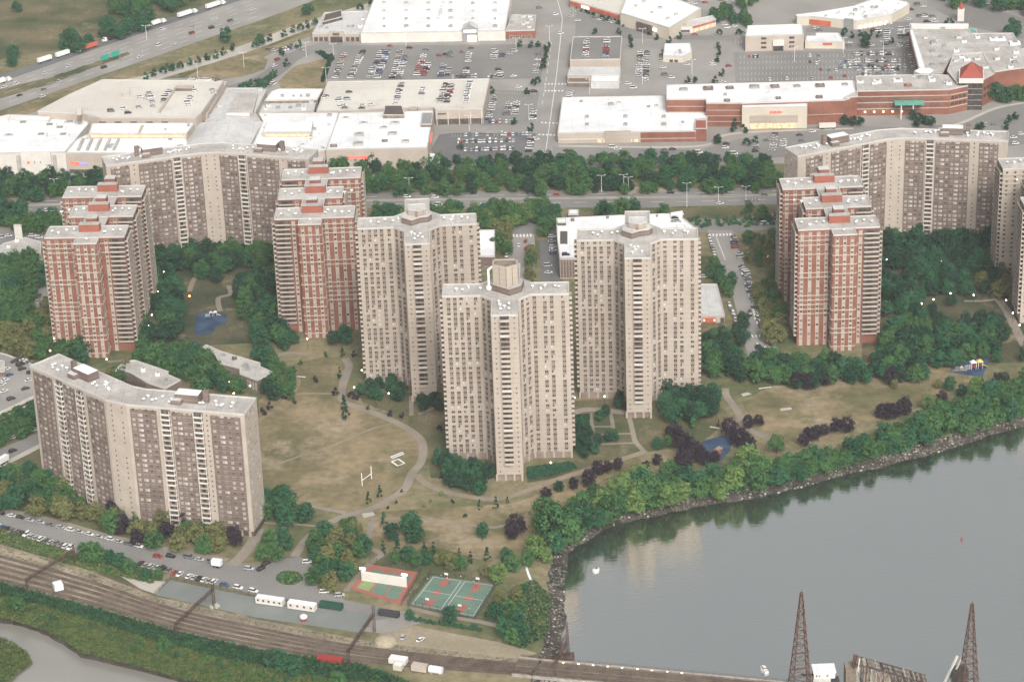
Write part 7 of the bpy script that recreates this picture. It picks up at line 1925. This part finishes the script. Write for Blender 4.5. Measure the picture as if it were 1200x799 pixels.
crate((492, 786), 7, 3.4, 2.8, hd, 'trim beige', 'beige container between the white shed and white tank', 'container', 'container'); crate((68.5, 691), 4.2, 4.2, 3.2, .4, 'car white', 'small white cube hut on the railway bed', 'hut', 'hut', 'roof white')
w = G(511, 789); r = put('storage_tank', None, None, (w[0], w[1], .15), hd, 'white horizontal tank at the end of the sheds', 'tank')
mb = MB(); mb.bar((-3, 0, 2), (3, 0, 2), 2.9, 'car white', 12); put('tank_body', mb, r); mb = MB(); mb.box(-2, 0, 0, .6, 2, 1.0, 'concrete'); mb.box(2, 0, 0, .6, 2, 1.0, 'concrete'); put('saddle', mb, r)
w = G(356, 727); r = put('kiosk', None, None, (w[0], w[1], .15), .2, 'small kiosk with white and red roof on the grey lot', 'kiosk')
mb = MB(); mb.box(0, 0, 0, 2.4, 2.4, 1.8, 'container red'); put('base', mb, r); mb = MB(); mb.ball((0, 0, 2.0), 1.9, 'car white', 1.2); put('roof', mb, r)
w = G(251, 711); r = put('mast_footing', None, None, (w[0], w[1], .15), .2, 'heap of pale blocks around the platform lot mast', 'blocks')
mb = MB(); rg = random.Random(3)
for k in range(8): mb.box(rg.uniform(-3, 3), rg.uniform(-1.5, 1.5), 0, 1, 1, rg.uniform(.5, 1.2), 'concrete', rg.uniform(0, 1))
put('block_heap', mb, r)
w = G(452, 752); mb = MB()
mb.ball((0, 0, 0), 5.5, 'pale soil', 3.2, 14, 8); put('gravel_pile', mb, None, (w[0], w[1], 0), 0, 'pale gravel mound beside the rail gantry in the bare yard', 'gravel pile')
w = G(183, 696)
mb = MB()
fence([(182, 697), (200, 679), (250, 690)], 'dark rail fence around the corner of the grey lot', 2.0)
for (x_, y_, s_, d_) in ((548, 641, .5, 0), ):
    pass
fence([(250, 690), (300, 700), (375, 712)], 'dark rail fence behind the white site trailers', 2.0)

# ------------------------------------------------------------------ bridge
def TRp(k, i0=5):
    T_ = [(604, 769.5), (625, 772), (650, 775), (820, 791), (1000, 808), (1220, 829)]; B_ = [(604, 789.5), (625, 791.5), (650, 793.5), (820, 809), (1000, 826), (1220, 847)]
    return [G(a[0], a[1] + (b[1] - a[1]) * k, 1.2) for a, b in zip(T_, B_)]
ctr = smooth(TRp(.5), 14); o0 = ctr[0]; loc = lambda p: (p[0] - o0[0], p[1] - o0[1])
BR = put('railway_bridge', None, None, (o0[0], o0[1], 0), 0, 'low railway bridge leaving the shore over the river, lamps along its rail', 'bridge')
cl = [loc(p) for p in ctr]; Wb = math.dist(TRp(0)[1], TRp(1)[1])
mb = MB(); ribbon_mb(mb, cl, Wb, 1.2, 'wood brown')
def side(off, z0, z1, t, mt):
    m_ = MB()
    for i in range(len(cl) - 1):
        a, c = Vector(cl[i]), Vector(cl[i + 1]); d = (c - a).normalized(); n = Vector((-d.y, d.x))
        q = [a + n * (off - t / 2), c + n * (off - t / 2), c + n * (off + t / 2), a + n * (off + t / 2)]
        m_.prism([tuple(x) for x in q], z0, z1, mt, None, True)
    return m_
mm = side(0, .2, 1.1, Wb * .9, 'dark metal'); mb.add(mm, Matrix.Identity(4)); put('deck', mb, BR)
put('girder', side(-Wb / 2, -.1, 1.5, .5, 'stone pier'), BR); put('girder', side(Wb / 2, .2, 1.8, .35, 'stone pier'), BR)
for o_ in (-.3, -.1, .12, .3):
    mb = MB()
    for e in (-.72, .72): ribbon_mb(mb, cl, .16, 1.42, 'rail rust', off=o_ * Wb + e)
    ribbon_mb(mb, cl, 2.4, 1.28, 'sleeper', off=o_ * Wb); put('track', mb, BR)
acc_ = 0
for i in range(6, len(cl) - 1, 1):
    a, c = Vector(cl[i]), Vector(cl[i + 1]); d = (c - a).normalized(); n = Vector((-d.y, d.x))
    if i % 1 == 0 and a.x > 12:
        m_ = MB(); p = a; rz = math.atan2(d.y, d.x); m_.box(p.x, p.y, -5, 1.4, Wb * .94, 5.2, 'stone pier', rz); put('pier', m_, BR)
for i in range(2, len(cl) - 2):
    for off in (-Wb / 2, Wb / 2):
        a, c = Vector(cl[i]), Vector(cl[i + 1]); d = (c - a).normalized(); n = Vector((-d.y, d.x)); p = a + n * off
        if a.x > 160: continue
        m_ = MB(); m_.bar((p.x, p.y, 1.4), (p.x, p.y, 2.9), .14, 'rust'); q = c + n * off; m_.bar((p.x, p.y, 2.85), (q.x, q.y, 2.85), .1, 'rust'); m_.bar((p.x, p.y, 2.2), (q.x, q.y, 2.2), .08, 'rust'); put('railing', m_, BR)
for x, y in [(660, 776), (678, 777.5), (695, 779), (712, 780.5), (729, 782), (747, 783.5), (764, 785), (782, 786.5), (799, 788)]:
    w = G(x, y, 2.6); m_ = MB(); q = loc(w); m_.bar((q[0], q[1], .8), (q[0], q[1], 2.5), .12, 'grey metal'); m_.box(q[0], q[1], 2.5, 1.0, .35, .25, 'lamp soft'); put('lamp', m_, BR)
def spire(px, h, wb, label):
    w = G(*px, -2); r = put('lattice_tower', None, None, (w[0], w[1], -2.4), .15, label, 'tower', 'rusty lattice towers of the bridge')
    wt = 0.9; N = 14
    def cw(z): return wb + (wt - wb) * min(1, (z / h) ** .9)
    for sx, sy in ((-1, -1), (1, -1), (1, 1), (-1, 1)):
        mb = MB()
        for k in range(N):
            z0, z1 = h * k / N, h * (k + 1) / N; a, c = cw(z0) / 2, cw(z1) / 2
            mb.bar((sx * a, sy * a, z0), (sx * c, sy * c, z1), .46 - .014 * k, 'tower steel')
        put('leg', mb, r)
    mb = MB(); S = [(-1, -1), (1, -1), (1, 1), (-1, 1)]
    for k in range(N):
        z0, z1 = h * k / N, h * (k + 1) / N; a, c = cw(z0) / 2, cw(z1) / 2
        for i in range(4):
            p, q = S[i], S[(i + 1) % 4]
            mb.bar((p[0] * a, p[1] * a, z0), (q[0] * c, q[1] * c, z1), .19, 'tower steel', 3); mb.bar((q[0] * a, q[1] * a, z0), (p[0] * c, p[1] * c, z1), .19, 'tower steel', 3)
            mb.bar((p[0] * c, p[1] * c, z1), (q[0] * c, q[1] * c, z1), .3, 'tower steel', 4)
            
    put('bracing', mb, r)
    for k in range(3, N, 1):
        z = h * k / N; a = cw(z) / 2; [put('step_bracket', (lambda m_: (m_.bar((sg * (a + .7), -a, z), (sg * (a - .1), -a, z), .2, 'tower steel'), m_)[1])(MB()), r) for sg in (-1, 1)]
    mb = MB(); mb.bar((0, 0, h), (0, 0, h + 2), .12, 'tower steel'); put('finial', mb, r)
spire((937, 824), 55.5, 10.0, 'tall rusty lattice tower left of the white bridge cabin')
spire((1133, 836), 54.5, 9.6, 'tall rusty lattice tower right of the white angled beam')
w = G(962, 812, 0); r = put('bridge_cabin', None, None, (w[0], w[1], -2), .0, 'white roofed operator cabin on a grey base on the bridge', 'cabin')
mb = MB(); mb.box(0, 0, 0, 7.5, 6, 11.5, 'roof grey'); mb.box(6, 0, 0, 3.5, 5, 9, 'dark metal'); put('base', mb, r)
mb = MB(); mb.box(1, 0, 11.5, 9, 6.5, 2.8, 'trim white', 0, 'roof white'); put('room', mb, r)
mb = MB(); mb.box(1, 0, 14.3, 9.8, 7.2, .5, 'roof white'); put('roof', mb, r)
for x in (-2.4, -1.2, 2.2): mb = MB(); mb.box(x, -3.3, 12.3, .8, .12, 1.2, 'glass mid'); put('window', mb, r)
mb = MB(); mb.box(-6, 0, 11.5, 5, 1.4, .3, 'dark metal'); put('walkway', mb, r)
# the raised bascule leaf between the towers
A0 = G(993, 800, 2); Lf = put('bascule_leaf', None, None, (A0[0], A0[1], 0), 0, 'weathered tan bascule leaf with peeling deck, sloping down between the towers', 'bridge leaf')
def lw(px, z): g = G(*px, z); return (g[0] - A0[0], g[1] - A0[1], z)
tl, tr_ = lw((1003, 777), 9), lw((1088, 801), 2)
bl_, br_ = (tl[0] - .5, tl[1] - 3, 0), (tr_[0], tr_[1] - 3, 0)
rg = random.Random(8)
L3 = lambda a, c, t: tuple(a[i] + (c[i] - a[i]) * t for i in range(3))
for o_, jt in ((0, 0), (3.4, .4), (6.8, 0)):
    mb = MB(); n_ = 11
    T0 = lambda t: (lambda p: (p[0], p[1] + o_, p[2]))(L3(tl, tr_, t)); B0 = lambda t: (lambda p: (p[0], p[1] + o_, p[2] - 1.0))(L3(bl_, br_, t))
    mb.bar(T0(0), T0(1), .55, 'rust'); mb.bar(B0(0), B0(1), .6, 'rust')
    for k in range(n_):
        t0, t1 = k / n_, (k + 1) / n_
        mb.bar(T0(t0), B0(t0), .3, 'wood brown'); mb.bar(T0(t0), B0(t1), .24, 'rust'); mb.bar(B0(t0), T0(t1), .24, 'rust')
    put('truss', mb, Lf)
mb = MB()
for k in range(46):
    if rg.random() < (.12 if k < 16 else .45): continue
    t = (k + .5) / 46; p = L3(tl, tr_, t); h0 = rg.uniform(-.1, .3); w0 = rg.uniform(.2, .42)
    e0, e1 = rg.uniform(-.6, .8), rg.uniform(5.6, 7.4)
    mb.poly([(p[0] - w0, p[1] + e0, p[2] + .3 + h0), (p[0] + w0, p[1] + e0, p[2] + .25 + h0), (p[0] + w0, p[1] + e1, p[2] + .25 + h0), (p[0] - w0, p[1] + e1, p[2] + .3 + h0)], rg.choice(['ballast', 'stone pier', 'wood brown', 'ballast', 'mud']))
put('decking', mb, Lf, kind='stuff')
mb = MB()
for k in range(30):
    if rg.random() < .25: continue
    t = k / 30 * .55; p = L3(tl, tr_, t); q = L3(bl_, br_, t)
    mb.poly([(q[0], q[1], 0), (q[0] + .75, q[1], 0), (p[0] + .75, p[1] - .25, p[2] - rg.uniform(.2, 1.6)), (p[0], p[1] - .25, p[2] - rg.uniform(.2, 1.6))], rg.choice(['ballast', 'wood brown', 'stone pier', 'ballast', 'mud']))
put('side_planking', mb, Lf)
mb = MB(); mb.prism([(tl[0] - 4.5, tl[1] - 2), (tl[0] - .2, tl[1] - 3), (tl[0] - .2, tl[1] + 6), (tl[0] - 4.5, tl[1] + 5)], -2, 7.0, 'ballast'); put('counterweight', mb, Lf)
mb = MB(); lattice_bar(mb, (tl[0] - 1, tl[1], 5), (tl[0] - .2, tl[1], 13.5), 1.2, 'tower steel', 5, .35); mb.bar((tl[0] + .6, tl[1] - 1, 5), (tl[0] + 1.4, tl[1] - 1, 12), .5, 'trim white'); put('pivot_arm', mb, Lf)
a = G(1103, 803, 0); r = put('angled_beam', None, None, (a[0], a[1], -2), 0, 'pale steel beam leaning up to the right hand tower'.replace(' right hand', ' second'), 'beam')
mb = MB(); mb.bar((0, 0, 0), (7, 3, 15), 1.0, 'trim white'); mb.bar((2.2, 0, -.5), (9.0, 3, 14.5), .8, 'concrete'); put('beam', mb, r)
mb = MB(); mb.prism([(4.5, -1), (11.5, -1), (11.5, 5), (4.5, 5)], 0, 9, 'dark metal'); put('housing', mb, r)
# far deck remains between cabin and leaf
w = G(985, 800, 1); mb = MB()
# boats and buoy
def boat(px, L, rz, label, cabin=True):
    w = G(*px, -2.5); r = put('boat', None, None, (w[0], w[1], -2.6), rz, label, 'boat')
    mb = MB(); pl = [(-L / 2, -.9), (L * .15, -1.0), (L / 2, 0), (L * .15, 1.0), (-L / 2, .9)]; mb.prism(pl, 0, 1.1, 'car white', 'trim white'); put('hull', mb, r)
    if cabin: mb = MB(); mb.box(-.2, 0, 1.1, L * .35, 1.3, 1.2, 'car white'); mb.box(-.2, 0, 1.5, L * .36, 1.34, .5, 'glass dark'); put('cabin', mb, r)
    else: mb = MB(); mb.box(0, 0, 1.1, .8, 1.2, .5, 'wood brown'); put('thwart', mb, r)
boat((895, 785), 5.5, 2.0, 'small white motor boat near the bridge')
boat((699, 668), 3.4, .6, 'tiny white skiff floating near the west bank', False)
w = G(1127, 632, -2.5); mb = MB(); mb.bar((0, 0, 0), (0, 0, 1.6), .9, 'container red', 8, .4); put('buoy', mb, None, (w[0], w[1], -2.6), 0, 'tiny red buoy alone on the open river', 'buoy')

# ------------------------------------------------------------------ haze
HD = 0.000045
me = bpy.data.meshes.new('haze')
x0, x1, y0, y1, z0, z1 = -1500, 1500, -300, 3500, -6.0, 640.0
me.from_pydata([(x, y, z) for z in (z0, z1) for y in (y0, y1) for x in (x0, x1)], [], [(0, 2, 3, 1), (4, 5, 7, 6), (0, 1, 5, 4), (2, 6, 7, 3), (0, 4, 6, 2), (1, 3, 7, 5)])
hm = bpy.data.materials.new('haze'); hm.use_nodes = True
nt = hm.node_tree
for n in list(nt.nodes):
    if n.type != 'OUTPUT_MATERIAL': nt.nodes.remove(n)
pv = nt.nodes.new('ShaderNodeVolumePrincipled'); pv.inputs['Density'].default_value = HD; pv.inputs['Color'].default_value = (0.95, 0.95, 0.96, 1); pv.inputs['Anisotropy'].default_value = 0.0
nt.links.new(pv.outputs[0], nt.nodes['Material Output'].inputs['Volume'])
me.materials.append(hm)
o = bpy.data.objects.new('haze', me); COL.objects.link(o); o['kind'] = 'stuff'
